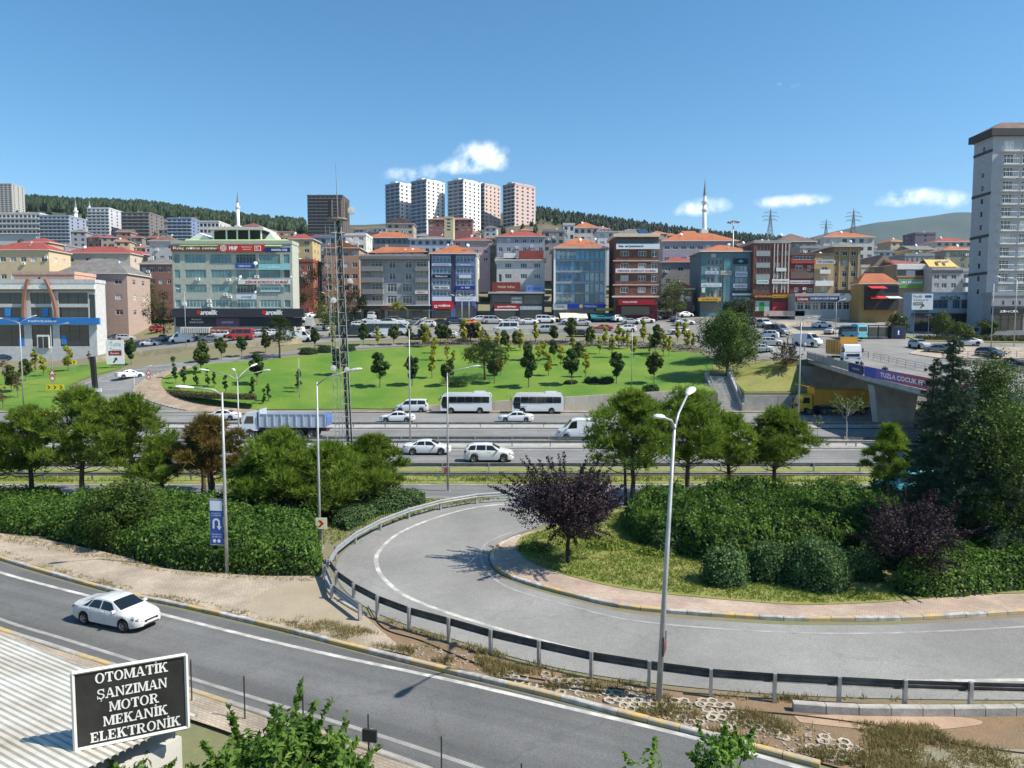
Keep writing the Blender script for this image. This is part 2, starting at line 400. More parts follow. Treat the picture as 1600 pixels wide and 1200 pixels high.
# ================================================================== roads and pavements
def asphalt(name, c, patch=.16, ang=None):
 if name in MATS: return MATS[name]
 m = pm(name, c, .88, .10, .25, .55, 55, spec=.3)
 t = m.node_tree; N = t.nodes; Lk = t.links; b = N['Principled BSDF']; src = b.inputs['Base Color'].links[0].from_socket
 geo = N.new('ShaderNodeNewGeometry')
 # grain of the stones, broad worn patches and stretched tyre marks
 gr = N.new('ShaderNodeTexNoise'); gr.inputs['Scale'].default_value = 22; gr.inputs['Detail'].default_value = 3; Lk.new(geo.outputs['Position'], gr.inputs['Vector'])
 g2 = N.new('ShaderNodeMapRange'); g2.inputs[1].default_value = .3; g2.inputs[2].default_value = .7; g2.inputs[3].default_value = .80; g2.inputs[4].default_value = 1.2; Lk.new(gr.outputs['Fac'], g2.inputs[0])
 pa = N.new('ShaderNodeTexNoise'); pa.inputs['Scale'].default_value = .12; pa.inputs['Detail'].default_value = 6; Lk.new(geo.outputs['Position'], pa.inputs['Vector'])
 p2 = N.new('ShaderNodeMapRange'); p2.inputs[1].default_value = .3; p2.inputs[2].default_value = .7; p2.inputs[3].default_value = 1 - patch; p2.inputs[4].default_value = 1 + patch; Lk.new(pa.outputs['Fac'], p2.inputs[0])
 vo = N.new('ShaderNodeTexVoronoi'); vo.feature = 'DISTANCE_TO_EDGE'; vo.inputs['Scale'].default_value = .16;
 wv = N.new('ShaderNodeTexNoise'); wv.inputs['Scale'].default_value = 1.1; Lk.new(geo.outputs['Position'], wv.inputs['Vector'])
 wx = N.new('ShaderNodeVectorMath'); wx.operation = 'MULTIPLY_ADD'; wx.inputs[1].default_value = (1.6, 1.6, 0); Lk.new(wv.outputs['Color'], wx.inputs[0]); Lk.new(geo.outputs['Position'], wx.inputs[2]); Lk.new(wx.outputs[0], vo.inputs['Vector'])
 ck = N.new('ShaderNodeMapRange'); ck.inputs[1].default_value = 0; ck.inputs[2].default_value = .012; ck.inputs[3].default_value = .87; ck.inputs[4].default_value = 1.0; Lk.new(vo.outputs['Distance'], ck.inputs[0])
 k = None
 ml = [g2.outputs[0], p2.outputs[0], ck.outputs[0]]
 if ang is not None:      # wheel tracks and repairs running with the road
  mp = N.new('ShaderNodeMapping'); mp.vector_type = 'TEXTURE'; mp.inputs['Rotation'].default_value = (0, 0, R(ang)); mp.inputs['Scale'].default_value = (40, .9, 1); Lk.new(geo.outputs['Position'], mp.inputs['Vector'])
  st = N.new('ShaderNodeTexNoise'); st.inputs['Scale'].default_value = 1; st.inputs['Detail'].default_value = 4; Lk.new(mp.outputs[0], st.inputs['Vector'])
  s2 = N.new('ShaderNodeMapRange'); s2.inputs[1].default_value = .35; s2.inputs[2].default_value = .65; s2.inputs[3].default_value = .80; s2.inputs[4].default_value = 1.12; Lk.new(st.outputs['Fac'], s2.inputs[0]); ml.append(s2.outputs[0])
 for s in ml:
  if k is None: k = s
  else:
   q = N.new('ShaderNodeMath'); q.operation = 'MULTIPLY'; Lk.new(k, q.inputs[0]); Lk.new(s, q.inputs[1]); k = q.outputs[0]
 mx = N.new('ShaderNodeVectorMath'); mx.operation = 'SCALE'; Lk.new(src, mx.inputs[0]); Lk.new(k, mx.inputs['Scale']); Lk.new(mx.outputs[0], b.inputs['Base Color'])
 return m
M_ASPH = asphalt('asphalt', (.16, .159, .156), ang=0)
M_ASPHD = asphalt('asphalt_dark', (.14, .14, .138), ang=-25)
M_ASPHR = asphalt('asphalt_ramp', (.245, .24, .228), .14)
M_HWY = asphalt('asphalt_highway', (.205, .203, .20), ang=0)
M_PLAZA = asphalt('asphalt_street', (.215, .21, .20))
M_LINE = pm('road_paint', (.60, .585, .54), .7, .22, 3.0, col2=(.33, .32, .30), mixs=1.3, lo=.36, hi=.6)
M_LINEW = pm('road_paint_worn', (.38, .37, .34), .75, .2, 3.0, col2=(.24, .235, .225), mixs=1.2)
M_GRASS = pm('lawn_grass', (.068, .165, .012), .9, .38, .3, .7, 25, col2=(.15, .225, .026), mixs=.11, detail=8.0)
M_GRASSD = pm('dry_grass', (.16, .20, .04), .95, .3, .5, .7, 20, col2=(.25, .23, .075), mixs=.35)
M_DIRT = pm('red_brown_dirt', (.24, .155, .092), .95, .28, .7, .9, 14, col2=(.17, .125, .075), mixs=.5)
M_PALE = pm('pale_dry_earth', (.36, .30, .22), .95, .15, .8, .5, 14, col2=(.30, .25, .175), mixs=.35)
M_YELLOW = pm('kerb_yellow_paint', (.56, .38, .10), .8, .25, 3.0, .3, 20, col2=(.36, .31, .24), mixs=2.6, lo=.36, hi=.58)
M_KERBW = pm('kerb_white_paint', (.50, .48, .44), .8, .25, 3.0, .3, 20, col2=(.30, .275, .24), mixs=2.6, lo=.36, hi=.6)
def brickpave(name, ca, cb, mortar, sx=.22, sy=.11):
 if name in MATS: return MATS[name]
 m = bpy.data.materials.new(name); m.use_nodes = True; t = m.node_tree; N = t.nodes; Lk = t.links; b = N['Principled BSDF']; b.inputs['Roughness'].default_value = .9
 geo = N.new('ShaderNodeNewGeometry'); mp = N.new('ShaderNodeMapping'); mp.inputs['Rotation'].default_value = (0, 0, .5); Lk.new(geo.outputs['Position'], mp.inputs['Vector'])
 br = N.new('ShaderNodeTexBrick'); br.inputs['Scale'].default_value = 1.0; br.inputs['Brick Width'].default_value = sx; br.inputs['Row Height'].default_value = sy; br.inputs['Mortar Size'].default_value = .008; br.inputs['Bias'].default_value = 0
 br.inputs['Color1'].default_value = (*ca, 1); br.inputs['Color2'].default_value = (*cb, 1); br.inputs['Mortar'].default_value = (*mortar, 1); Lk.new(mp.outputs[0], br.inputs['Vector'])
 no = N.new('ShaderNodeTexNoise'); no.inputs['Scale'].default_value = .6; no.inputs['Detail'].default_value = 6; Lk.new(geo.outputs['Position'], no.inputs['Vector'])
 mr = N.new('ShaderNodeMapRange'); mr.inputs[1].default_value = .3; mr.inputs[2].default_value = .7; mr.inputs[3].default_value = .75; mr.inputs[4].default_value = 1.2; Lk.new(no.outputs['Fac'], mr.inputs[0])
 mx = N.new('ShaderNodeVectorMath'); mx.operation = 'SCALE'; Lk.new(br.outputs['Color'], mx.inputs[0]); Lk.new(mr.outputs[0], mx.inputs['Scale']); Lk.new(mx.outputs[0], b.inputs['Base Color'])
 bp = N.new('ShaderNodeBump'); bp.inputs['Strength'].default_value = .5; bp.inputs['Distance'].default_value = .01; bp.invert = True; Lk.new(br.outputs['Fac'], bp.inputs['Height']); Lk.new(bp.outputs[0], b.inputs['Normal'])
 MATS[name] = m; return m
M_PAVE = brickpave('block_paving', (.42, .35, .27), (.36, .29, .22), (.20, .17, .13))
M_PAVEP = brickpave('block_paving_pink', (.44, .36, .29), (.40, .27, .21), (.22, .18, .14))
def GP(pts): return [G(*p) for p in pts]
def SP(pts, n=8): return smooth_pl(GP(pts), n)
def SX(pts, a=0, b=0):
 P = SP(pts)      # carried straight on beyond the ends
 if a: P = [P[0] + (P[0] - P[2]).normalized() * a] + P
 if b: P = P + [P[-1] + (P[-1] - P[-3]).normalized() * b]
 return P

# ---- highway (runs along x) : rows read off the photograph
HX0, HX1 = -420, 420
def band(name, y0, y1, m, off): return tag(MB().quad((HX0, y0, off), (HX1, y0, off), (HX1, y1, off), (HX0, y1, off)).build(name, m), kind='structure')
YA = {k: G(800, k).y for k in (646, 671, 673, 686, 696, 703, 729, 740, 757, 777)}
band('road', G(800, 777).y, G(800, 757).y, M_ASPH, .02)                 # near frontage road
band('road', G(800, 731).y, G(800, 701).y, M_HWY, .02)                  # carriageway towards the right
band('road', G(800, 693).y, G(800, 670).y, M_HWY, .02)                  # carriageway towards the left
band('road', G(800, 662).y, 108.3, M_PLAZA, .02)                         # far frontage lane with the parked buses
band('central_reservation', G(800, 701).y, G(800, 693).y, M_CONC, .09)
band('gutter', G(800, 670).y, G(800, 662).y, M_CONC, .10)
band('verge', G(800, 757).y, G(800, 731).y, M_GRASSD, .05)
band('pavement', 108.3, 109.7, M_PAVE, .14)
for (py, w, m) in ((777.5, .15, M_LINE), (757.6, .2, M_LINE), (729.5, .18, M_LINE), (702.6, .18, M_LINE), (692, .16, M_LINE), (671.3, .16, M_LINE), (661.2, .14, M_LINEW)):
 y = G(800, py).y; tag(MB().quad((HX0, y - w / 2, .026), (HX1, y - w / 2, .026), (HX1, y + w / 2, .026), (HX0, y + w / 2, .026)).build('lane_line', m), kind='structure')
for py in (715, 677):
 y = G(800, py).y; mb = MB()
 for k in range(-45, 46): mb.quad((k * 9, y - .07, .026), (k * 9 + (9 if py == 677 else 3), y - .07, .026), (k * 9 + (9 if py == 677 else 3), y + .07, .026), (k * 9, y + .07, .026))
 tag(mb.build('lane_line', M_LINE if py == 677 else M_LINEW), kind='structure')

# ---- loop ramp
def ribbon(name, A, B, off, m, n=90):
 def rs_(P):
  L = [0.0]
  for i in range(1, len(P)): L.append(L[-1] + (P[i] - P[i - 1]).length)
  return [Vector((interp([(l, p.x) for l, p in zip(L, P)], L[-1] * k / n), interp([(l, p.y) for l, p in zip(L, P)], L[-1] * k / n), off)) for k in range(n + 1)]
 A, B = rs_(A), rs_(B); mb = MB()
 for k in range(n): mb.quad(A[k], A[k + 1], B[k + 1], B[k])
 return tag(mb.build(name, m), kind='structure')
r_out = [(1010, 764), (900, 768), (815, 775), (700, 790), (640, 806), (570, 838), (533, 868), (524, 897), (548, 932), (605, 966), (720, 1003), (850, 1040), (1000, 1066), (1200, 1085), (1400, 1093), (1640, 1095)]
r_in = [(1640, 963), (1500, 972), (1400, 977), (1300, 978), (1200, 976), (1000, 961), (900, 940), (800, 911), (768, 888), (764, 868), (780, 848), (815, 832), (880, 812), (960, 790), (1060, 776), (1110, 766)]
RO, RI = SX(r_out, 0, 40), SX(r_in, 40, 0)
ribbon('road', RO, RI[::-1], .028, M_ASPHR)
strip('lane_line', SX([(800, 787), (740, 794), (680, 810), (625, 833), (594, 860), (588, 880), (600, 905), (640, 935), (720, 965), (850, 1003), (1000, 1036), (1200, 1056), (1400, 1065), (1640, 1063)], 0, 40), .22, .034, M_LINE)
strip('lane_line', SX([(1640, 978), (1400, 990), (1200, 988), (1000, 972), (900, 950), (800, 921), (762, 895), (752, 868), (762, 848), (800, 832)], 40), .14, .034, M_LINEW)
# island inside the loop: paved rim, kerb, grass
KI = SX([(1640, 955), (1500, 964), (1400, 968.5), (1300, 969.5), (1200, 967.5), (1000, 953), (900, 933), (803, 905), (773, 885), (769, 868), (786, 850), (825, 835)], 40)
GC = SX([(1640, 930), (1500, 935), (1400, 944), (1300, 949), (1200, 947), (1000, 928), (900, 907), (832, 884), (808, 862), (812, 845), (840, 832)], 40)
GI = GC + GP([(900, 815), (970, 796), (1100, 783), (1300, 780), (2400, 780)])
ribbon('pavement', KI, GC, .13, M_PAVEP)
sheet('lawn', GI, .15, M_GRASSD)
# ---- near road, with verge and pavements
n_top = [(-120, 835), (0, 879), (100, 909), (200, 936), (300, 957), (440, 990), (560, 1021), (700, 1056), (850, 1092), (1000, 1131), (1100, 1156), (1250, 1196), (1400, 1240)]
n_bot = [(900, 1290), (700, 1212), (560, 1163), (440, 1122), (330, 1087), (200, 1047), (100, 1015), (0, 982), (-120, 940)]
NT, NB = SX(n_top, 40, 8), SX(n_bot, 8, 40)
sheet('road', NT + NB, .02, M_ASPHD)
strip('lane_line', SX([(-120, 851), (0, 895), (200, 947), (450, 1009), (700, 1063), (900, 1110), (1080, 1153), (1300, 1215)], 40), .2, .026, M_LINE)
strip('lane_line', SX([(-120, 918), (0, 968), (100, 999), (180, 1024), (360, 1080), (560, 1140), (760, 1205)], 40), .17, .026, M_LINEW)
sheet('pavement', SP([(-120, 800), (0, 836), (80, 848), (190, 872), (260, 892), (400, 903), (500, 905), (512, 925), (560, 958), (590, 985)]) + list(reversed(SP([(-120, 826), (0, 870), (100, 900), (200, 927), (300, 948), (440, 980), (560, 1011), (640, 1028)]))), .12, M_PAVE)
ribbon('pavement', SX([(-120, 948), (0, 990), (100, 1023), (200, 1055), (330, 1097), (560, 1174), (700, 1224)], 30), SX([(-120, 985), (0, 1030), (100, 1066), (200, 1100), (330, 1140), (560, 1226), (700, 1280)], 30), .12, M_PAVE)
# bare verge between the near road and the loop ramp
ribbon('verge', SP([(505, 900), (515, 925), (560, 960), (640, 985), (720, 1010), (850, 1046), (1000, 1072), (1200, 1091), (1400, 1099), (1640, 1101), (2300, 1085)]), SP([(470, 990), (560, 1011), (700, 1046), (850, 1082), (1000, 1121), (1100, 1146), (1250, 1186), (1640, 1290), (2300, 1440)]), .06, M_DIRT)
sheet('dry_earth', SP([(380, 955), (420, 925), (500, 912), (530, 940), (575, 975), (560, 1000), (450, 985)]) + [], .125, M_PALE)

sheet('sand_patch', SP([(1240, 1122), (1330, 1120), (1500, 1124), (1530, 1136), (1420, 1146), (1320, 1140), (1250, 1132)], 4), .075, pm('pink_sand', (.38, .26, .18), .95, .15, 1.0, .4, 16))
sheet('pavement', GP([(1380, 1172), (2100, 1180), (2100, 1400), (1420, 1250), (1350, 1205)]), .07, brickpave('worn_paving', (.30, .26, .19), (.27, .25, .16), (.16, .16, .08)))
# kerb stones, painted yellow and white in turn: each its own stone
M_KERB = pm('kerb_concrete', (.36, .34, .31), .9, .2, 2.0, .4, 18)
def kerb(name, path, label_step, pat, h=.16, w=.22, seg=.98, lim=260, z0=.0):
 pts = resample(path, seg); base = MB()
 root = bpy.data.objects.new(name, None); COL.objects.link(root); root['kind'] = 'structure'
 me = {}
 for k, m in (('y', M_YELLOW), ('w', M_KERBW), ('g', M_KERB)):
  b = MB(); L = seg - .02
  prof = [(-w / 2, 0), (w / 2, 0), (w / 2, h - .03), (w / 2 - .03, h), (-w / 2 + .03, h), (-w / 2, h - .03)]
  v = [(-L / 2, p[0], p[1]) for p in prof] + [(L / 2, p[0], p[1]) for p in prof]
  b.add(v, [tuple(range(5, -1, -1)), tuple(range(6, 12))] + [(i, (i + 1) % 6, 6 + (i + 1) % 6, 6 + i) for i in range(6)]); me[k] = b.mesh('kerb_stone', m)
 rg = random.Random(len(path))
 for i in range(min(len(pts) - 1, lim)):
  a, b = pts[i], pts[i + 1]; c = (a + b) / 2
  if abs(c.x) > 75: continue
  o = link('kerb_stone', me[pat[(i // label_step) % len(pat)]], root, (c.x, c.y, T(c.x, c.y) + z0 + rg.uniform(-.012, .008)), math.atan2(b.y - a.y, b.x - a.x) + rg.uniform(-.012, .012))
 return root
kerb('kerb', SP([(-60, 851), (0, 873.5), (100, 903.5), (200, 930.5), (300, 951.5), (440, 984), (560, 1015), (700, 1050), (850, 1086), (1000, 1125), (1100, 1150), (1250, 1190), (1330, 1212)]), 2, 'ywyw', z0=.01)
kerb('kerb', KI, 1, 'wwyy', z0=.01)
kerb('kerb', SP([(-60, 967), (0, 987), (100, 1020), (200, 1052), (330, 1094), (560, 1170), (700, 1219)]), 2, 'gyg', z0=.01)
kerb('kerb', SP([(512, 903), (512, 925), (535, 945), (575, 968)]), 1, 'g', z0=.05)
# low concrete kerb blocks on the verge at the right
kerb('kerb', SP([(1238, 1112), (1320, 1118), (1450, 1120), (1640, 1118), (2000, 1110)]), 1, 'g', h=.3, w=.25, z0=.05)
# grass-grid pavers: single rings, partly lifted and buried
mb = MB()
R0, R1_ = .20, .125
for k in range(6):
 a0, a1 = R(60 * k), R(60 * k + 60); f = lambda r, a, z: (r * math.cos(a), r * math.sin(a), z)
 mb.quad(f(R0, a0, .09), f(R0, a1, .09), f(R1_, a1, .09), f(R1_, a0, .09)); mb.quad(f(R0, a0, 0), f(R0, a1, 0), f(R0, a1, .09), f(R0, a0, .09)); mb.quad(f(R1_, a1, 0), f(R1_, a0, 0), f(R1_, a0, .09), f(R1_, a1, .09))
M_GRID = pm('grass_grid_concrete', (.40, .36, .29), .95, .2, 2.0, .4, 20)
me = mb.mesh('paver', M_GRID)
root = bpy.data.objects.new('paver_bed', None); COL.objects.link(root); root['kind'] = 'structure'
rg = random.Random(3); cnt = 0
def inpoly(p, P):
 c = False; n = len(P)
 for i in range(n):
  a, b = P[i], P[(i + 1) % n]
  if (a.y > p.y) != (b.y > p.y) and p.x < (b.x - a.x) * (p.y - a.y) / (b.y - a.y) + a.x: c = not c
 return c
zones = [GP(z) for z in ([(840, 1056), (905, 1058), (1010, 1085), (1020, 1105), (985, 1112), (905, 1088)], [(985, 1100), (1110, 1092), (1200, 1130), (1215, 1140), (1130, 1145), (1060, 1130)], [(1190, 1142), (1290, 1150), (1360, 1180), (1330, 1196), (1250, 1180)], [(740, 1032), (835, 1058), (880, 1088), (800, 1066)])]
for z in zones:
 for i in range(-10, 130):
  for j in range(60, 110):
   p = Vector((-6 + i * .305 + (j % 2) * .1525, j * .264, 0))
   if cnt < 290 and inpoly(p, z) and rg.random() < .70 and pnoise(Vector((p.x * .9, p.y * .9, 1))) > -.22:
    link('paver', me, root, (p.x, p.y, .0 + rg.uniform(-.03, .03)), R(30) + rg.uniform(-.06, .06)).rotation_euler = (rg.uniform(-.09, .09), rg.uniform(-.09, .09), R(30) + rg.uniform(-.08, .08)); cnt += 1

# ---- far side: lawn mound inside the loop, slip road round it, streets
def TP(pts): return [TG(*p) for p in pts]
def STP(pts, n=6): return smooth_pl(TP(pts), n)
lawn_far = [(250, 594), (262, 583), (300, 573), (350, 567), (420, 562), (500, 554), (580, 547), (700, 541.5), (850, 541), (1000, 545), (1080, 552), (1112, 562), (1108, 590)]
FL = STP(lawn_far)
front = [Vector((x, 110.15, 0)) for x in (31.3, 25, 10, 0, -10, -18)] + STP([(560, 639), (480, 640.5), (400, 640), (330, 634), (285, 624), (262, 614), (248, 600)])
sheet('lawn', FL + front, .10, M_GRASS, 3.0)
slip_o = STP([(120, 652), (104, 628), (106, 615), (118, 604), (140, 594), (170, 584.5), (200, 577.5), (250, 569.5), (320, 562), (400, 555), (480, 547), (560, 540), (700, 533), (850, 530), (1000, 533), (1100, 538)])
slip_i = STP([(1100, 546), (1000, 540.5), (850, 537), (700, 538), (560, 545), (480, 552), (400, 560), (340, 566), (300, 571), (262, 580), (232, 590), (215, 600), (206, 610), (210, 617), (232, 628), (272, 639.5), (340, 646.5), (400, 648)])
sheet('road', slip_o + slip_i, .06, M_HWY, 3.0)
strip('lane_line', STP([(128, 640), (116, 620), (122, 606), (145, 596), (175, 587), (205, 580), (252, 572), (322, 564), (400, 557.5)]), .16, .075, M_LINE)
# brown paved rim and low hedge bank round the lawn
rim = STP([(400, 648), (340, 645.5), (272, 638.5), (233, 627), (212, 616), (208, 610), (217, 600), (234, 590), (262, 581), (300, 573)])
rim_i = STP([(300, 576), (268, 585), (252, 596), (256, 608), (270, 618), (300, 629), (340, 637), (400, 642)])
sheet('pavement', rim + rim_i, .16, brickpave('paving_brown', (.36, .28, .20), (.32, .24, .17), (.2, .15, .1)), 3.0)
kerb('kerb', rim, 1, 'g', z0=.05, seg=1.0)
sheet('lawn', STP([(-80, 600), (0, 582), (60, 577), (110, 573), (160, 567), (200, 563.5), (190, 575), (160, 584), (134, 592), (112, 602), (99, 614), (97, 628), (110, 648)]) + [Vector((-56.0, 110.3, 0)), Vector((-110, 110.3, 0))], .10, M_GRASS, 3.0)
# upper street in front of the shops, with wide pavements
def quadpatch(name, x0, x1, ya, yb, m, off): return sheet(name, [Vector((x0, ya, 0)), Vector((x1, ya, 0)), Vector((x1, yb, 0)), Vector((x0, yb, 0))], off, m, 4.0)
sheet('street', STP([(-60, 575), (0, 562), (100, 560), (200, 553), (300, 547), (400, 543), (480, 537), (600, 531), (720, 526), (860, 523), (1000, 526), (1100, 530), (1180, 536)]) + TP([(1180, 505), (1100, 498), (860, 498), (700, 500), (560, 503), (460, 512), (270, 522), (150, 543), (0, 552), (-60, 555)]), .05, M_PLAZA, 4.0)
# junction at the bridge head and the avenue climbing away from it
sheet('street', [Vector((x, y, 0)) for x, y in ((47.5, 117.2), (140, 117.2), (140, 172), (118, 178), (96, 186), (60, 190), (40, 186), (36, 160), (37, 135), (42, 124))], .05, M_PLAZA, 4.0)
sheet('pavement', [Vector((x, y, 0)) for x, y in ((70, 118), (140, 118), (140, 131), (100, 133), (74, 131), (68, 124))], .16, M_PAVE, 4.0)
sheet('lawn', [Vector((x, y, 0)) for x, y in ((79, 141), (104, 137), (140, 136), (140, 143), (104, 146), (80, 147))], .22, M_GRASSD, 4.0, skirt=.15)
sheet('pavement', [Vector((x, y, 0)) for x, y in ((57, 150), (66, 147), (76, 154), (70, 176), (64, 176), (60, 164))], .17, M_PAVE, 4.0, skirt=.1)
sheet('verge', [Vector((x, y, 0)) for x, y in ((35.6, 110.2), (45.6, 110.2), (46, 118), (41, 124), (35, 126), (33, 119), (35.6, 118.2))], .08, M_GRASSD, 2.0)
# retaining walls along the far side of the highway and steps through them
root = thing('retaining_wall', 'long beige concrete retaining wall below the lawn, behind the parked buses', 'wall', (0, 110, 0))
M_WALL = pm('wall_render', (.44, .40, .34), .9, .16, .5, .4, 6, stretch=(1, 1, .3))
def wtop(x): return T(x, 110.05) + .35
x = -16.0
while x < 31.5:
 x1 = min(x + 6, 31.5); b = MB(); g = .03
 b.add([(x + g, -.35, 0), (x1, -.35, 0), (x1, .1, 0), (x + g, .1, 0), (x + g, -.28, wtop(x)), (x1, -.28, wtop(x1)), (x1, .1, wtop(x1)), (x + g, .1, wtop(x))],
          [(4, 5, 6, 7), (0, 1, 5, 4), (1, 2, 6, 5), (3, 0, 4, 7), (2, 3, 7, 6)]); b.build('wall_panel', M_WALL, root); x = x1
root = thing('retaining_wall', 'grey concrete retaining wall between the steps and the bridge', 'wall', (0, 110, 0))
for x0, x1 in ((35.4, 40.5), (40.55, 46), (46.05, 52)):
 MB().b2(x0, x1, -.35, .1, 0, 2.5).build('wall_panel', M_CONC, root)
# low walls along the upper street
def low_wall(label, pts, h, m):
 P = resample(STP(pts), 3.0); root = thing('retaining_wall', label, 'wall', P[0]); o = P[0]
 for i in range(len(P) - 1):
  a, c = P[i] - o, P[i + 1] - o; d = (c - a).normalized(); nn = Vector((-d.y, d.x, 0)) * .18; u = Vector((0, 0, h)); dn = Vector((0, 0, -.4)); a = a + d * .02; b = MB()
  b.add([a - nn + dn, c - nn + dn, c + nn + dn, a + nn + dn, a - nn + u, c - nn + u, c + nn + u, a + nn + u], [(0, 1, 5, 4), (1, 2, 6, 5), (2, 3, 7, 6), (3, 0, 4, 7), (4, 5, 6, 7)]); b.build('wall_panel', m, root)
low_wall('long tan stone wall below the street before the office centre', [(150, 566), (210, 558), (300, 549), (420, 541), (480, 535)], 1.15, pm('tan_stone', (.46, .38, .24), .9, .2, .9, .5, 4))
low_wall('grey concrete wall along the street below the shops', [(652, 527), (740, 523.5), (860, 520.5), (960, 521.5)], 1.0, M_CONC)
# stairs
root = thing('stairs', 'concrete outdoor stairs climbing from the bus lane up to the park', 'stairs', (31.6, 109.8, 0))
ns = 24; rise = 5.0 / ns
for k in range(ns):
 MB().b2(0, 3.4, -.1 + k * .32, .34 + k * .32, k * rise - .05, (k + 1) * rise).build('step', M_CONC, root)
b = MB(); b.add([(x, y, z) for x in (3.4, 3.75) for (y, z) in ((-.3, 0), (-.3, 1.2), (7.6, 6.2), (7.6, 0))], [(0, 1, 2, 3), (7, 6, 5, 4), (0, 4, 5, 1), (1, 5, 6, 2), (2, 6, 7, 3), (3, 7, 4, 0)]); b.build('side_wall', M_CONC, root)
b = MB(); b.add([(x - 3.7, y, z) for x in (3.4, 3.68) for (y, z) in ((-.3, 0), (-.3, 1.0), (7.6, 5.6), (7.6, 0))], [(0, 1, 2, 3), (7, 6, 5, 4), (0, 4, 5, 1), (1, 5, 6, 2), (2, 6, 7, 3), (3, 7, 4, 0)]); b.build('side_wall', M_CONC, root)
for xx in (-.15, 3.58):
 b = MB(); b.tube([(xx, -.2, 1.9), (xx, 7.4, 6.9)], .04, 6)
 for k in range(7): b.tube([(xx, -.2 + k * 1.25, .9 + k * .82), (xx, -.2 + k * 1.25, 1.92 + k * .82)], .03, 6)
 b.build('handrail', M_STEEL, root)
# ================================================================== buildings
M_TILE = pm('roof_tile_orange', (.40, .135, .055), .85, .2, .8, .6, 6, col2=(.30, .10, .05), mixs=.4)
M_TILER = pm('roof_red', (.27, .060, .045), .75, .15, .6, .3, 5)
M_TILEB = pm('roof_brown', (.15, .10, .085), .85, .2, .6, .4, 5)
M_TILEG = pm('roof_grey', (.16, .155, .15), .85, .2, .6, .4, 5)
M_DISH = paint((.80, .80, .79), .5)
ROOFM = {'o': M_TILE, 'r': M_TILER, 'b': M_TILEB, 'g': M_TILEG}
_wc = {}
def win_mesh(w, h, mull, fr, gl, simple):
 k = (round(w, 2), round(h, 2), mull, fr.name, gl.name, simple)
 if k in _wc: return _wc[k]
 g = MB().b2(-w / 2, w / 2, .0, .04, 0, h).mesh('window', gl)
 f = None
 if not simple:
  b = MB(); t = min(.09, w * .09)
  b.b2(-w / 2, -w / 2 + t, -.03, .0, 0, h); b.b2(w / 2 - t, w / 2, -.03, .0, 0, h); b.b2(-w / 2 + t, w / 2 - t, -.03, .0, 0, t); b.b2(-w / 2 + t, w / 2 - t, -.03, .0, h - t, h)
  for i in range(1, mull):
   x = -w / 2 + w * i / mull; b.b2(x - t * .4, x + t * .4, -.025, .0, t, h - t)
  if h > 1.3 and mull > 1: b.b2(-w / 2 + t, w / 2 - t, -.022, .0, h * .70, h * .70 + t * .7)
  f = b.mesh('frame', fr)
 _wc[k] = (g, f); return _wc[k]
def facade(mb, x0, x1, z0, z1, holes, fn, rev=.16, m=0):
 """wall plane with rectangular openings and reveals; fn(u, v, depth) -> point"""
 us = sorted(set([x0, x1] + [round(h[0] - h[2] / 2, 4) for h in holes] + [round(h[0] + h[2] / 2, 4) for h in holes]))
 vs_ = sorted(set([z0, z1] + [round(h[1], 4) for h in holes] + [round(h[1] + h[3], 4) for h in holes]))
 us = [u for u in us if x0 <= u <= x1]; vs_ = [v for v in vs_ if z0 <= v <= z1]
 for j in range(len(vs_) - 1):
  cv = (vs_[j] + vs_[j + 1]) / 2; run = None
  for i in range(len(us)):
   ins = True
   if i < len(us) - 1:
    cu = (us[i] + us[i + 1]) / 2; ins = any(abs(cu - h[0]) < h[2] / 2 and h[1] < cv < h[1] + h[3] for h in holes)
   if not ins and run is None: run = us[i]
   if ins and run is not None:
    mb.quad(fn(run, vs_[j], 0), fn(us[i], vs_[j], 0), fn(us[i], vs_[j + 1], 0), fn(run, vs_[j + 1], 0), m); run = None
 for h in holes:
  a, b, c, d = h[0] - h[2] / 2, h[0] + h[2] / 2, h[1], h[1] + h[3]
  for (p, q) in (((a, c), (b, c)), ((b, c), (b, d)), ((b, d), (a, d)), ((a, d), (a, c))):
   mb.quad(fn(p[0], p[1], 0), fn(q[0], q[1], 0), fn(q[0], q[1], rev), fn(p[0], p[1], rev), m)
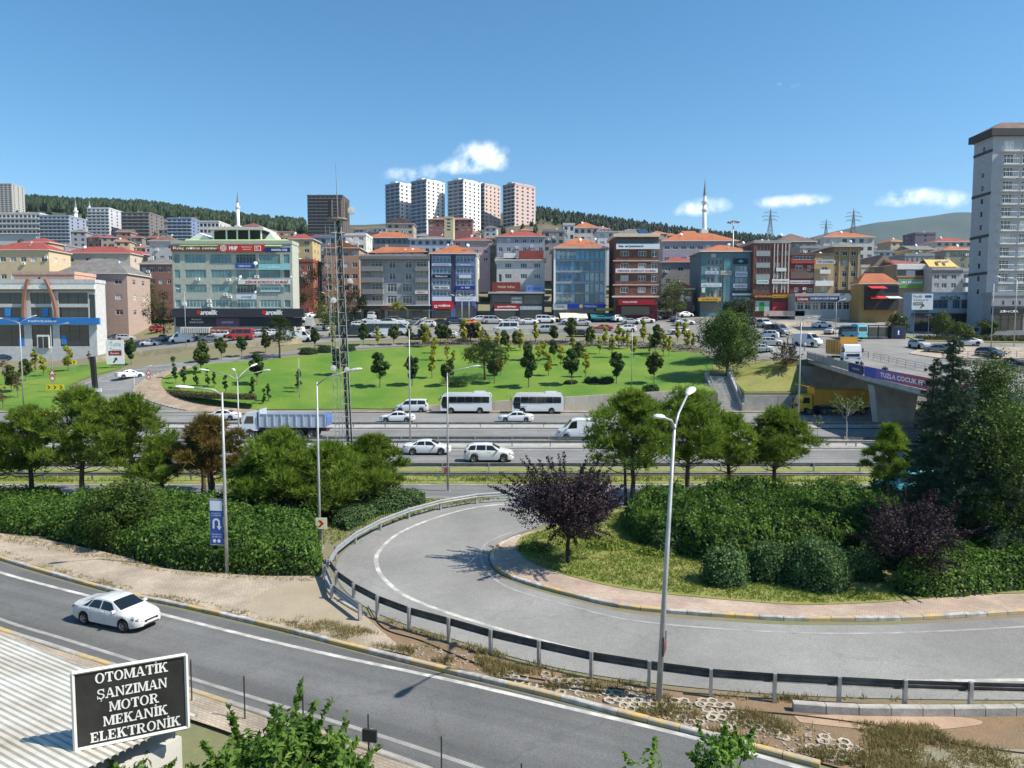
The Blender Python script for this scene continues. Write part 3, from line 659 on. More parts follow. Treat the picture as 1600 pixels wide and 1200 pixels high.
def roof(root, W, Dp, H, kind, m, oh=.5, rh=None, eave=None):
 b = MB(); x0, x1, y0, y1 = -W / 2 - oh, W / 2 + oh, -oh, Dp + oh
 rh = rh or min(W, Dp) * .24
 if kind == 'flat':
  b.b2(-W / 2 - .12, W / 2 + .12, -.12, Dp + .12, H, H + .22)
  for (a, c, d, e) in ((-W / 2 - .12, W / 2 + .12, -.12, .12), (-W / 2 - .12, W / 2 + .12, Dp - .12, Dp + .12), (-W / 2 - .12, -W / 2 + .12, .12, Dp - .12), (W / 2 - .12, W / 2 + .12, .12, Dp - .12)): b.b2(a, c, d, e, H + .22, H + .75)
 else:
  b.b2(x0, x1, y0, y1, H, H + .16, 1); z = H + .165
  if kind == 'hip':
   ix = max(0.3, (x1 - x0) / 2 - (y1 - y0) / 2); iy = max(0.0, (y1 - y0) / 2 - (x1 - x0) / 2); cy = (y0 + y1) / 2
   if iy > 0: r0, r1 = (0, cy - iy, z + rh), (0, cy + iy, z + rh); F = [(0, 1, 4), (1, 2, 5, 4), (2, 3, 5), (3, 0, 4, 5)]
   else: r0, r1 = (-ix, cy, z + rh), (ix, cy, z + rh); F = [(0, 1, 5, 4), (1, 2, 5), (2, 3, 4, 5), (3, 0, 4)]
   b.add([(x0, y0, z), (x1, y0, z), (x1, y1, z), (x0, y1, z), r0, r1], F)
  elif kind == 'gable':      # ridge runs along x
   cy = (y0 + y1) / 2; b.add([(x0, y0, z), (x1, y0, z), (x1, y1, z), (x0, y1, z), (x0, cy, z + rh), (x1, cy, z + rh)], [(0, 1, 5, 4), (2, 3, 4, 5), (1, 2, 5), (3, 0, 4)])
  elif kind == 'gabley':     # ridge runs away from the street
   b.add([(x0, y0, z), (x1, y0, z), (x1, y1, z), (x0, y1, z), (0, y0, z + rh), (0, y1, z + rh)], [(0, 1, 4), (1, 2, 5, 4), (2, 3, 5), (3, 0, 4, 5)])
  elif kind == 'shed':
   b.add([(x0, y0, z), (x1, y0, z), (x1, y1, z), (x0, y1, z), (x1, y1, z + rh), (x0, y1, z + rh)], [(0, 1, 4, 5), (1, 2, 4), (3, 0, 5), (2, 3, 5, 4)])
 return b.build('roof', [m, eave or M_FRAME], root)
_dish = None
def dish(root, p):
 global _dish
 if _dish is None:
  b = MB(); b.lathe([(.0, .0), (.28, .05), (.45, .16)], 10, axis='y'); b.tube([(0, .1, -.9), (0, .1, 0)], .03, 5); _dish = b.mesh('satellite_dish', M_DISH)
 o = link('satellite_dish', _dish, root, p); o.rotation_euler = (R(-25), 0, random.uniform(-.8, .8)); return o
def chimney(root, p, m=None):
 b = MB(); b.b2(-.4, .4, -.3, .3, 0, 1.5); b.b2(-.5, .5, -.4, .4, 1.5, 1.65); return b.build('chimney', m or M_CONC, root, loc=p)
class Bld:
 """a building: local x along the street front, y into the plot, z up from its base"""
 def __init__(s, name, label, px0, px1, py_top, py_base, Y, depth=11, wall=(.5, .5, .5), rz=0.0, cat='building', group=None, sink=2.5):
  a, b = D(px0, py_top, Y), D(px1, py_top, Y); s.W = b.x - a.x; zb = D(px0, py_base, Y).z
  s.H = a.z - zb; s.Dp = depth; s.sink = sink; s.Y = Y; s.px0, s.px1, s.pt, s.pb = px0, px1, py_top, py_base
  s.root = thing(name, label, cat, ((a.x + b.x) / 2, Y, zb), rz, group); s.wm = wall if not isinstance(wall, tuple) else paint(wall, .85, .10, .15)
  s.front = []; s.right = []; s.left = []
 def x(s, px): return (px - (s.px0 + s.px1) / 2) / (s.px1 - s.px0) * s.W
 def z(s, py): return (s.pb - py) / (s.pb - s.pt) * s.H
 def w(s, x, z, w, h, mull=2, fr=None, gl=None, side='front', simple=False):
  getattr(s, side).append((round(x, 4), round(z, 4), round(w, 4), round(h, 4), mull, fr or M_FRAME, gl or random.choice((M_GLASS, M_GLASS, M_GLASS, M_CURT)), simple)); return s
 def wpx(s, px0, px1, py0, py1, mull=2, fr=None, gl=None, simple=False):
  return s.w(s.x((px0 + px1) / 2), s.z(py1), (px1 - px0) / (s.px1 - s.px0) * s.W, s.z(py0) - s.z(py1), mull, fr, gl, 'front', simple)
 def grid(s, xs_, zs_, w, h, mull=2, side='front', fr=None, gl=None, simple=False):
  for z in zs_:
   for x in xs_: s.w(x, z, w, h, mull, fr, gl, side, simple)
  return s
 def done(s, roofk='flat', rm=None, oh=.5, rh=None, wall_parts=True, dishes=1, base_m=None):
  mb = MB(); W2 = s.W / 2; z0 = -s.sink
  facade(mb, -W2, W2, z0, s.H, s.front, lambda u, v, d: (u, d, v))
  facade(mb, 0, s.Dp, z0, s.H, s.right, lambda u, v, d: (W2 - d, u, v))
  facade(mb, 0, s.Dp, z0, s.H, s.left, lambda u, v, d: (-W2 + d, s.Dp - u, v))
  mb.quad((W2, s.Dp, z0), (-W2, s.Dp, z0), (-W2, s.Dp, s.H), (W2, s.Dp, s.H)); mb.quad((-W2, 0, s.H), (W2, 0, s.H), (W2, s.Dp, s.H), (-W2, s.Dp, s.H))
  mb.build('wall', s.wm, s.root)
  for side, lst in (('front', s.front), ('right', s.right), ('left', s.left)):
   for (x, z, w, h, mull, fr, gl, simple) in lst:
    g, f = win_mesh(w, h, mull, fr, gl, simple); rv = .12
    loc, rz = ((x, rv, z), 0) if side == 'front' else (((W2 - rv, x, z), R(90)) if side == 'right' else ((-W2 + rv, s.Dp - x, z), R(-90)))
    o = link('window', g, s.root, loc, rz)
    if f: link('frame', f, o)
  if rm is None: rm = s.wm
  if roofk: roof(s.root, s.W, s.Dp, s.H, roofk, rm, oh, rh)
  for k in range(dishes):
   hz = s.H + (.9 if roofk == 'flat' else .9 + (rh or min(s.W, s.Dp) * .24) * .55)
   dish(s.root, (random.uniform(-W2 * .7, W2 * .7), random.uniform(1, 3.5), hz))
  return s
 def box(s, name, px0, px1, py0, py1, y0, y1, m, label=None):
  """box part given by its front rectangle in the photograph and its y range"""
  o = MB().b2(s.x(px0), s.x(px1), y0, y1, s.z(py1), s.z(py0)).build(name, m if not isinstance(m, tuple) else paint(m, .7), s.root)
  if label: o['label'] = label
  return o
 def sign(s, px0, px1, py0, py1, col, txt=None, tcol=None, y=-.25, th=.12, k=.55, kw=.86, bold=.02, name='sign', txt2=None, shear=0.0, tx=None):
  x0, x1, z0, z1 = s.x(px0), s.x(px1), s.z(py1), s.z(py0)
  o = MB().b2(x0, x1, y, y + th, z0, z1).build(name, col if not isinstance(col, tuple) else paint(col, .5, .03), s.root)
  if txt:
   tm = tcol if not isinstance(tcol, tuple) else paint(tcol, .5, .02)
   rows = [txt] if txt2 is None else [txt, txt2]
   for i, t in enumerate(rows):
    zc = (z0 + z1) / 2 if len(rows) == 1 else lerp(z1, z0, (i + .5) / len(rows))
    lettering(t, (z1 - z0) * k / len(rows), (x1 - x0) * kw, tm, o, ((x0 + x1) / 2 if tx is None else s.x(tx), y - .02, zc), bold, shear)
  return o
 def balcony(s, px0, px1, py_floor, hp=1.0, dep=1.1, m=None, glassy=None):
  x0, x1, z = s.x(px0), s.x(px1), s.z(py_floor); b = MB(); b.b2(x0, x1, -dep, -.003, z - .14, z)
  b.b2(x0, x1, -dep, -dep + .1, z, z + hp); b.b2(x0, x0 + .1, -dep + .1, -.003, z, z + hp); b.b2(x1 - .1, x1, -dep + .1, -.003, z, z + hp)
  return b.build('balcony', m or s.wm, s.root)
 def ac(s, px, py):
  b = MB(); b.b2(-.42, .42, -.38, -.02, -.3, .3); b.lathe([(.22, -.385), (.0, -.386)], 10, 1, (.1, 0, 0), axis='y'); return b.build('air_conditioner', [M_WHITE, M_CONCD], s.root, loc=(s.x(px), 0, s.z(py)))
def wall_c(r, g, b):
 c = rgb(r, g, b); l = sum(c) / 3; return tuple(lerp(x, l, .22) * .86 for x in c)

# ---- bank at the left end of the street
B = Bld('bank_building', 'two-storey glazed bank with white piers, curved brown fins and blue sign band', -30, 148, 442, 548, 160, 4, wall_c(205, 205, 205))
for i, (a, b) in enumerate(((-26, 34), (46, 79), (90, 136))):
 B.wpx(a, b, 457, 474.5, 3, M_DARK, M_GLASS); B.wpx(a, b, 480, 496, 3, M_DARK, M_GLASS); B.wpx(a, b, 508, 541, 3, M_DARK, M_GLASS)
B.wpx(138, 147, 460, 500, 1, M_DARK, M_GLASS)
B.done('flat', dishes=0)
B.box('cornice', -30, 149, 446.5, 452, -.55, -.003, pm('bank_cornice', (.80, .78, .74), .6)); B.box('trim_band', -30, 149, 452.3, 454.5, -.35, -.003, (.33, .19, .15))
B.sign(-30, 155, 496.5, 507, (.03, .19, .52), 'TÜRKİYE İŞ BANKASI', (.85, .85, .85), -.7, .6, .42, .24, tx=66)
for (xa, xb) in ((46.5, 37), (73.5, 88)):
 pts = []
 for k in range(9):
  t = k / 8; pts.append((B.x(lerp(xa, xb, 1 - (1 - t) ** 2)), lerp(B.z(437), B.z(496), t)))
 b = MB()
 for k in range(8):
  (xa_, za), (xb_, zb_) = pts[k], pts[k + 1]; w_ = .28
  b.add([(xa_ - w_, -.9, za), (xa_ + w_, -.9, za), (xb_ + w_, -.9, zb_), (xb_ - w_, -.9, zb_), (xa_ - w_, -.3, za), (xa_ + w_, -.3, za), (xb_ + w_, -.3, zb_), (xb_ - w_, -.3, zb_)], [(3, 2, 1, 0), (4, 5, 6, 7), (0, 4, 7, 3), (1, 2, 6, 5), (0, 1, 5, 4), (2, 3, 7, 6)])
 b.build('fin', paint((.27, .13, .09), .6), B.root)
B.box('door', 55, 74, 523, 544, -.3, -.02, M_FRAME); B.box('door_glass', 57, 64, 526, 543.5, -.34, -.301, M_GLASS); B.box('door_glass', 65.5, 72.5, 526, 543.5, -.34, -.301, M_GLASS)
for a, b, c, d in ((25, 35, 527, 541), (92, 100, 524, 538), (64, 73, 481, 494), (5, 15, 481, 494)): B.box('poster', a, b, c, d, .02, .05, (.04, .22, .55))
# pink rear block of the bank
B = Bld('pink_building', 'low pink rendered block rising behind the bank', 22, 116, 429, 520, 176, 9, wall_c(222, 172, 148)); B.wpx(97, 110, 437, 445, 3, M_FRAME, M_GLASS); B.wpx(59, 63, 433, 436, 1, M_DARK, M_GLASS, True); B.done('flat', dishes=0)

# ---- office centre
B = Bld('office_building', 'pale green-grey office centre with teal window bands, green roof edge and many signs', 268, 456, 381, 528, 166, 5, wall_c(186, 190, 176))
rows = [(397, 411), (421, 434), (444, 457), (468, 480)]; colx = [(271, 280), (287.5, 320.5), (328, 360.5), (368, 399), (404, 437), (442, 452)]
rg = random.Random(4)
for (a, b) in rows:
 for i, (c, d) in enumerate(colx): B.wpx(c, d, a, b, 1 if d - c < 14 else 6, M_FRAME if a > 460 else paint((.30, .36, .36), .5), rg.choice((M_GLASST, M_GLASST, M_GLASS)))
B.done('flat', dishes=0)
b = MB(); x0, x1 = B.x(281), B.x(441); z0, z1 = B.z(385), B.z(371); nrib = 64
for k in range(nrib):
 a, c = lerp(x0, x1, k / nrib), lerp(x0, x1, (k + .75) / nrib)
 b.quad((a, -.6, z0), (c, -.6, z0), (c, 3.2, z1), (a, 3.2, z1)); e = lerp(x0, x1, (k + 1) / nrib); b.quad((c, -.56, z0), (e, -.56, z0), (e, 3.24, z1), (c, 3.24, z1))
b.b2(x0, x1, 3.3, 9, B.z(384), z1, 0); b.build('green_roof', pm('lime_roof_sheet', (.36, .56, .17), .6, .1, .5), B.root)
B.box('rooftop_shade', 322, 402, 358, 372, 4, 11, M_DARK); B.box('rooftop_canopy', 318, 406, 352, 356.5, 2.5, 12, (.55, .54, .51))  # black block stands in for the shade in the open space under the canopy
for xx in (324, 345, 362, 381, 400): B.box('rooftop_post', xx, xx + 2, 356.6, 372, 3, 3.3, M_FRAME)
for (a, b_) in ((284, 321), (405, 425)):
 bb = MB(); bb.prism_y([(B.x(a), B.z(372)), (B.x(b_), B.z(372)), (B.x((a + b_) / 2), B.z(360))], 3.4, 9); bb.build('rooftop_gable', M_WHITE, B.root)
B.sign(268, 347, 384, 392.5, rgb(120, 62, 40), 'Kılıç office center', (.85, .83, .78), -.5, .3, .62, .9)
B.sign(342.5, 415, 383, 393.5, rgb(198, 46, 36), 'MHP', (.9, .9, .9), -.65, .14, .62, .18, .04, tx=366)
b = MB(); b.lathe([(.55, -.67), (.72, -.67)], 18, 0, (0, 0, 0), 'y'); b.lathe([(.18, -.67), (.38, -.67)], 14, 0, (0, 0, 0), 'y'); b.build('emblem', M_WHITE, B.root, loc=(B.x(350.5), 0, B.z(388)))
b = MB(); b.b2(B.x(399), B.x(409), -.66, -.652, B.z(392), B.z(384.5)); b.build('flag', paint((.85, .85, .85), .5), B.root)
b = MB(); b.b2(B.x(400), B.x(408), -.672, -.664, B.z(391), B.z(385.5)); b.build('flag_field', paint(rgb(200, 40, 36), .5), B.root)
b = MB(); b.lathe([(.18, -.68), (.30, -.68)], 14, 0, (0, 0, 0), 'y'); b.build('crescent', M_WHITE, B.root, loc=(B.x(403), 0, B.z(388.3)))
lettering('TEŞKİLATI BAŞKANLIĞI', .42, 2.3, M_WHITE, B.root, (B.x(387), -.68, B.z(386.4)), .01); lettering('BAŞKANLIĞI', .42, 1.9, M_WHITE, B.root, (B.x(387), -.68, B.z(390)), .01)
B.sign(415, 454.5, 387.5, 394.5, rgb(32, 50, 118), 'MARMARA OSGB', (.9, .9, .92), -.8, .14, .5, .62, tx=438)
B.sign(367, 398, 411.5, 419.5, rgb(58, 92, 160), 'EĞİTİM KURUMU', (.8, .84, .9), -.4, .1, .35, .6)
B.sign(404, 452, 412.5, 421.5, rgb(140, 200, 206), 'SAĞLIK', (.75, .9, .9), -.4, .1, .35, .4)
B.sign(372, 453, 436.5, 444, rgb(222, 216, 214), 'ZİRVE SÜRÜCÜ KURSU', rgb(160, 24, 34), -.5, .12, .66, .84, .035, tx=416, shear=.2)
B.sign(368, 399, 460, 467, rgb(205, 215, 228), 'AKADEMİ', rgb(60, 90, 160), -.4, .1, .4, .5)
B.sign(405, 437, 445.5, 456, rgb(172, 200, 196), 'O N O T E R', rgb(60, 70, 74), -.2, .1, .3, .86)
B.sign(268, 474, 482, 495.5, rgb(52, 53, 60), None, None, -1.0, .9)
for tx in (326, 428):
 lettering('arçelik', B.z(483.5) - B.z(493), 4.0, M_WHITE, B.root, (B.x(tx), -1.03, B.z(488.8)), .045, .15)
 b = MB(); b.lathe([(0, -1.03), (.5, -1.03)], 8, 0, (0, 0, 0), 'y'); b.build('logo', paint(rgb(206, 30, 40), .5), B.root, loc=(B.x(tx - 15.5), 0, B.z(488)))
B.sign(272, 470, 495.7, 510, rgb(40, 40, 48), None, None, -.5, .4, name='shop_front')
B.sign(336, 372, 497.5, 509.5, rgb(96, 70, 92), 'BLACK FRIDAY', (.6, .56, .66), -.53, .02, .25, .5, name='poster')
lettering('Beyazıt', .5, 2.2, paint((.6, .6, .6), .5), B.root, (B.x(305), -.52, B.z(499)), .0); lettering('kaliteli ürünler', .5, 3.2, paint((.6, .6, .6), .5), B.root, (B.x(305), -.52, B.z(503)), .0)
B.sign(331, 362, 512, 520.5, rgb(150, 78, 60), 'Kılıç office center', (.82, .8, .76), -2.2, .12, .4, .86, .02)
bb = MB()
for k in range(14): bb.b2(B.x(285) + k * .48, B.x(285) + k * .48 + .3, -2.4, -.6, B.z(520), B.z(511) - (.03 * (k % 2)))
bb.build('canopy', paint((.55, .55, .54), .6), B.root)
for p in ((308, 436), (356, 437), (371, 436.5), (400, 432), (350.5, 460), (357, 463.5), (324.5, 470), (325, 477), (286, 475)): B.ac(*p)
for p in ((375.5, 432.5), (398, 456.5), (400.5, 411), (454, 433)): dish(B.root, (B.x(p[0]), -.9, B.z(p[1])))

# ---- grey apartment block with shops
B = Bld('apartment_building', 'grey apartment block with corner balconies and orange-roofed penthouse above dark shops', 563, 671, 402, 505, 188, 13, wall_c(160, 160, 164))
for z0_, z1_ in ((408, 419), (426, 437), (443, 456), (461.5, 474)):
 wd = 10.5 if z0_ < 440 else 15
 for cx in ((613, 638) if z0_ < 440 else (612, 636)): B.wpx(cx - wd / 2, cx + wd / 2, z0_, z1_, 2 if z0_ < 440 else 3)
 B.wpx(580, 597, z0_, z1_ + 1, 3); B.wpx(651, 667, z0_, z1_ + 1, 3)
for a, b in ((567, 600), (605, 634), (638, 668)): B.wpx(a, b, 484, 503, 3, M_DARK, M_GLASS)
B.done('flat', dishes=0)
for zf in (423.5, 441, 459, 476.5):
 B.balcony(565.5, 599, zf, 1.15, 1.3, paint(wall_c(140, 138, 138), .8)); B.balcony(649.5, 670, zf, 1.1, 1.3, paint(wall_c(140, 138, 138), .8))
B.box('parapet', 562, 672, 401, 406, -1.35, -.02, wall_c(122, 120, 118)); B.box('shop_sign', 560, 672, 478.3, 482.5, -1.6, -.02, (.05, .045, .045)); B.box('canopy', 558, 673, 476.6, 478, -2.0, -.02, (.6, .59, .57))
for px in (576, 606, 636, 660): B.box('shop_light', px, px + 18, 484.3, 485, -.5, -.3, (.6, .6, .58))
lettering('Çınaroğlu', 1.0, 3.2, paint(rgb(210, 90, 40), .5), B.root, (B.x(606), -1.63, B.z(480.5)), .02)
B.box('penthouse', 584, 660, 393.5, 400.5, 2.2, 10, wall_c(196, 200, 202))
for px in (589, 610, 622, 640): B.box('window', px, px + 4.5, 395, 400, 2.1, 2.19, M_GLASS)
b = MB(); b.add([(B.x(572), 1.2, B.z(400)), (B.x(669), 1.2, B.z(398.5)), (B.x(669), 12, B.z(398.5)), (B.x(572), 12, B.z(400)), (B.x(592), 6, B.z(387)), (B.x(648), 6, B.z(388))], [(0, 1, 5, 4), (1, 2, 5), (2, 3, 4, 5), (3, 0, 4)])
for v in range(len(b.v)): b.v[v] = (b.v[v][0], b.v[v][1], b.v[v][2] + .9)
b.build('roof', M_TILE, B.root); B.sign(649, 669, 454.5, 459.5, (.6, .6, .6), 'FIRAT', rgb(190, 50, 60), -1.45, .08, .5, .6)
for p in ((630, 388), (641, 387)): dish(B.root, (B.x(p[0]), 4, B.z(p[1])))
B.box('downpipe', 669.3, 671, 398, 505, -.35, -.02, (.72, .72, .70))

# ---- blue tiled building
B = Bld('office_building', 'blue-tiled office building with ribbon windows and orange hipped roof', 673.5, 743, 397, 505, 188, 12, pm('blue_tile_wall', rgb(92, 104, 150), .5, .12, 2.2))
for (a, b) in ((400.5, 409.5), (418, 427), (435.5, 445.5), (453.5, 462.5)):
 for c, d in ((675, 704), (712.5, 741)): B.wpx(c, d, a, b, 5, paint((.62, .66, .74), .5), M_GLASSB)
B.wpx(677, 704, 484, 502, 2, M_DARK, M_GLASS); B.wpx(711, 741, 478, 502, 3, M_DARK, M_GLASS)
for k in range(5): B.w(3 + 0 * k, 2.0 + 3.05 * (k + 1), .55, .75, 1, M_DARK, M_GLASS, 'right', True)
B.done('hip', M_TILE, .6, 2.9, dishes=2)
B.box('recess', 704.6, 711.8, 397.5, 476, -.02, -.003, rgb(60, 62, 84))
MB().b2(B.W / 2 + .004, B.W / 2 + .5, .3, 10.5, B.z(471), B.z(401)).build('side_cladding', pm('cream_cladding', (.66, .63, .50), .8, .06, .6), B.root)
for k in range(5): MB().b2(B.W / 2 + .5, B.W / 2 + .55, 3.2, 3.9, 4.2 + 2.6 * k, 5.1 + 2.6 * k).build('window', M_GLASS, B.root)
B.sign(676, 708, 472, 482.5, rgb(196, 28, 34), 'vodafone', (.9, .88, .88), -1.1, .9, .38, .6, .03, tx=694)
b = MB(); b.lathe([(.2, -1.13), (.42, -1.13)], 14, 0, (0, 0, 0), 'y'); b.build('logo', M_WHITE, B.root, loc=(B.x(681), 0, B.z(479)))
B.sign(675, 705, 411.5, 415.5, (.50, .54, .62), 'HUKUK BÜROSU', rgb(70, 80, 130), -.2, .1, .5, .8); B.sign(676, 704, 429, 434, rgb(24, 24, 28), 'Balkancar', (.7, .7, .7), -.2, .1, .5, .7); B.sign(676, 702, 446.5, 452, (.62, .64, .58), 'PMR reklam', (.05, .05, .05), -.2, .1, .6, .8)
B.sign(712, 742, 446.5, 452, rgb(40, 52, 140), 'EL İŞİ', (.8, .82, .9), -.2, .1, .55, .7); B.sign(717, 736, 429, 434.5, (.56, .6, .64), None, None, -.2); B.sign(712, 742, 411, 416, rgb(120, 134, 170), 'MİMARLIK', (.75, .78, .85), -.2, .1, .45, .6)
B.sign(675, 705, 463.5, 470, (.62, .68, .74), None, None, -.3); B.sign(711, 744, 463.5, 470.5, (.68, .72, .78), 'Emlak Danışmanlık', (.3, .38, .5), -.4, .1, .35, .7)

# ---- grey-white building over a black two-storey shop front
B = Bld('apartment_building', 'grey and white house with red lean-to roof above a black two-storey shop front', 776, 851, 407, 505, 190, 12, wall_c(196, 196, 196))
for (a, b) in ((411, 418.5), (428, 435.5)):
 for c in (794, 818.5, 839.5): B.wpx(c - 5.2, c + 5.2, a, b, 3)
B.wpx(779, 784, 428, 440, 1)
B.done('shed', M_TILEG, .5, 2.0, dishes=1)
B.box('upper_band', 775.5, 851.3, 407.2, 420, -.05, -.003, wall_c(150, 154, 168)) if False else None
B.box('lean_to_roof', 811, 849.5, 391, 406.5, .6, 6, M_TILER); B.box('rooftop_hut', 787, 806, 394, 402, 2, 5, (.7, .7, .69))
S2 = [B.box('shop_front', 766, 850, 460, 505, -3.2, -.02, (.05, .05, .055)), B.box('shop_cornice', 763, 851.5, 457, 459.6, -3.6, -.02, (.42, .41, .40))]
for a, b, c, d in ((769, 797, 462, 473), (818, 846, 462, 475.5), (773, 805, 486, 503), (812, 846, 486, 503)): B.box('shop_window', a, b, c, d, -3.24, -3.205, M_GLASS)
B.sign(797.5, 816.5, 463, 476, (.12, .13, .13), 'ÖĞRENCİ', (.7, .72, .7), -3.3, .08, .5, .8, txt2='YURDU')
B.sign(769, 813, 442, 456, rgb(128, 52, 44), 'Hünkâr Sofrası', rgb(214, 176, 150), -2.9, .1, .3, .6, shear=.1); B.sign(822, 847, 447, 456.2, rgb(108, 138, 196), 'ECZANE', rgb(50, 76, 150), -2.9, .1, .45, .8)
B.sign(773, 811, 477, 483, rgb(172, 28, 32), 'pamukhan', (.85, .82, .8), -3.7, .4, .6, .8, .03); B.sign(773, 810, 483.6, 485.6, (.75, .74, .7), None, None, -3.9, .6, name='awning'); B.sign(812, 846, 479, 485, (.32, .38, .44), 'Süt & Peynir', (.7, .74, .78), -3.6, .3, .5, .7)

# ---- blue glass office
B = Bld('office_building', 'blue glass curtain-wall office with white corner strips and orange hipped roof', 866, 947, 389, 505, 186, 12, wall_c(150, 160, 175))
bands = [(391.5, 405.5), (408, 422.5), (425.5, 439.5), (443, 456.5), (459.5, 473)]
M_BG1 = glassmat('curtain_glass_blue', (.035, .135, .26), .05, .8); M_BG2 = glassmat('curtain_glass_sky', (.06, .22, .37), .05, .8); M_BG3 = glassmat('curtain_glass_pale', (.26, .36, .42), .12, .6); M_BG4 = glassmat('curtain_glass_navy', (.02, .05, .09), .05, .8)
pat = ['3332222222', '1112411222', '1111413333', '1141443333', '3333443413']
gm = {'1': M_BG1, '2': M_BG2, '3': M_BG3, '4': M_BG4}
for j, (a, b) in enumerate(bands):
 for i in range(10): B.wpx(868.6 + i * 7.6, 868.6 + i * 7.6 + 7.3, a, b, 1, paint((.10, .16, .22), .4), gm[pat[j][i]])
B.done('hip', M_TILE, .8, 3.4, dishes=2)
B.box('corner_strip', 865.2, 868, 389.5, 476, -.3, -.003, M_WHITE); B.box('corner_strip', 945.2, 947.6, 389.5, 476, -.3, -.003, M_WHITE)
B.box('fascia', 864, 949, 386, 389, -.9, -.02, (.55, .45, .42))
lettering('KÖRFEZ AKADEMİ', 1.1, 4.8, paint((.62, .66, .7), .5), B.root, (B.x(886), -.1, B.z(396)), .02); lettering('DERSHANE', .9, 3.6, paint((.05, .08, .16), .5), B.root, (B.x(883), -.1, B.z(432)), .02); lettering('KURSLARI', .8, 3.2, paint((.8, .75, .4), .5), B.root, (B.x(884), -.1, B.z(467)), .02)
B.sign(887, 946, 475.3, 482, rgb(28, 62, 176), 'TURKCELL', (.86, .82, .4), -1.0, .9, .42, .34, .02, tx=923); b = MB(); b.lathe([(0, -1.03), (.5, -1.03)], 12, 0, (0, 0, 0), 'y'); b.build('logo', paint(rgb(236, 200, 60), .5), B.root, loc=(B.x(908), 0, B.z(478.5)))
B.sign(864, 886.5, 475.5, 484, (.52, .52, .52), 'CAFE', (.1, .1, .1), -1.0, .9, .35, .5); B.box('shop_window', 868, 884, 486, 500, -.06, -.02, M_GLASS); B.box('shop_window', 890, 944, 484, 500, -.06, -.02, M_GLASS); B.sign(931, 958, 481.5, 486, rgb(150, 142, 60), None, None, -2.2, .6, name='awning')
for px, c in ((874, (.70, .66, .5)), (921, rgb(36, 110, 118))):
 w_ = 42; bb = MB(); x0, x1 = B.x(px), B.x(px + w_); bb.quad((x0, -5.6, B.z(497)), (x1, -5.6, B.z(497)), (x1, -1.2, B.z(489)), (x0, -1.2, B.z(489))); bb.quad((x0, -5.6, B.z(499)), (x1, -5.6, B.z(499)), (x1, -5.6, B.z(497)), (x0, -5.6, B.z(497))); bb.build('awning', paint(c, .8), B.root)
# ---- brown brick building
M_BRK = pm('brown_brick_wall', (.155, .070, .048), .85, .2, 1.2, .3, 14)
B = Bld('office_building', 'dark brown brick office block with white windows and pale patent-office sign', 962, 1029.5, 367, 505, 182, 12, M_BRK)
for (a, b) in ((392, 400), (411, 419), (430, 439), (448.5, 457)):
 for c in (976.5, 1004): B.wpx(c - 6.3, c + 6.3, a, b, 3)
 B.wpx(1018.5, 1027.5, a - 1.5, b + 1, 2)
for k in range(4): B.w(6, 5.4 + 3 * k, 1.3, 1.2, 2, side='left')
B.done(None, dishes=0)
B.box('attic_strip', 963, 1028, 373.5, 380.5, -.12, -.02, M_GLASS); B.box('roof_slab', 958, 1031, 365.5, 370.5, -.9, 12.2, (.66, .56, .44))
b = MB(); b.add([(B.x(963), .5, B.z(365)), (B.x(1020), .5, B.z(365)), (B.x(1020), 9, B.z(365)), (B.x(963), 9, B.z(365)), (B.x(985), 4.5, B.z(354)), (B.x(1004), 4.5, B.z(354))], [(0, 1, 5, 4), (1, 2, 5), (2, 3, 4, 5), (3, 0, 4)]); b.build('roof', M_TILEG, B.root)
b = MB(); b.quad((B.x(1000), .4, B.z(364)), (B.x(1016), .4, B.z(364)), (B.x(1012), 3.6, B.z(355)), (B.x(998), 3.6, B.z(355))); b.build('solar_panel', glassmat('solar', (.02, .04, .09), .1), B.root)
for z in (406.5, 444): B.box('string_course', 958, 1030.3, z, z + 1.6, -.16, -.003, (.62, .45, .36))
B.box('base_course', 957, 1031, 462, 464.5, -.4, -.003, (.66, .60, .52))
B.sign(962.5, 1030.5, 381, 389.3, (.66, .70, .76), 'ka arpatent', rgb(40, 44, 80), -.5, .2, .52, .66, .03, tx=986)
B.sign(962, 1028, 419.5, 426, (.74, .72, .72), 'TEKNİK SÜRÜCÜ KURSU', rgb(110, 30, 60), -.45, .15, .56, .92, .03)
B.sign(966, 1022, 468, 476.5, rgb(150, 22, 40), 'PAŞA DÖNER', (.85, .8, .78), -1.6, 1.4, .4, .4, .02, tx=984)
B.box('shop_window', 972, 1016, 478.5, 492, -.08, -.02, M_GLASS); B.box('shop_wall', 963, 1028, 477, 505, -.019, -.003, rgb(90, 22, 30))
# ---- teal building
M_TEAL = paint(wall_c(92, 138, 152), .7)
B = Bld('office_building', 'teal building with white-framed window panels, many signs and orange roof', 1096, 1176, 394, 505, 188, 12, M_TEAL)
for j, (a, b) in enumerate(((404.5, 414), (416.5, 422), (431, 441.5), (452, 464))):
 for i in range(4): B.wpx(1105 + i * 6.4, 1110 + i * 6.4, a, b, 1, M_FRAME)
for j, (a, b) in enumerate(((416, 423), (434, 441), (449.5, 453))):
 for i in range(3): B.wpx(1150 + i * 6.2, 1155 + i * 6.2, a, b, 1, M_FRAME, M_CURT)
B.wpx(1111, 1119, 396.5, 402, 3); B.wpx(1135.5, 1139.5, 396, 402.5, 1); B.wpx(1149, 1151, 397.5, 402, 1)
for k in range(3): B.w(6, 6 + 3.2 * k, 1.0, 1.2, 2, side='left')
B.done('hip', M_TILE, .7, 2.4, dishes=1)
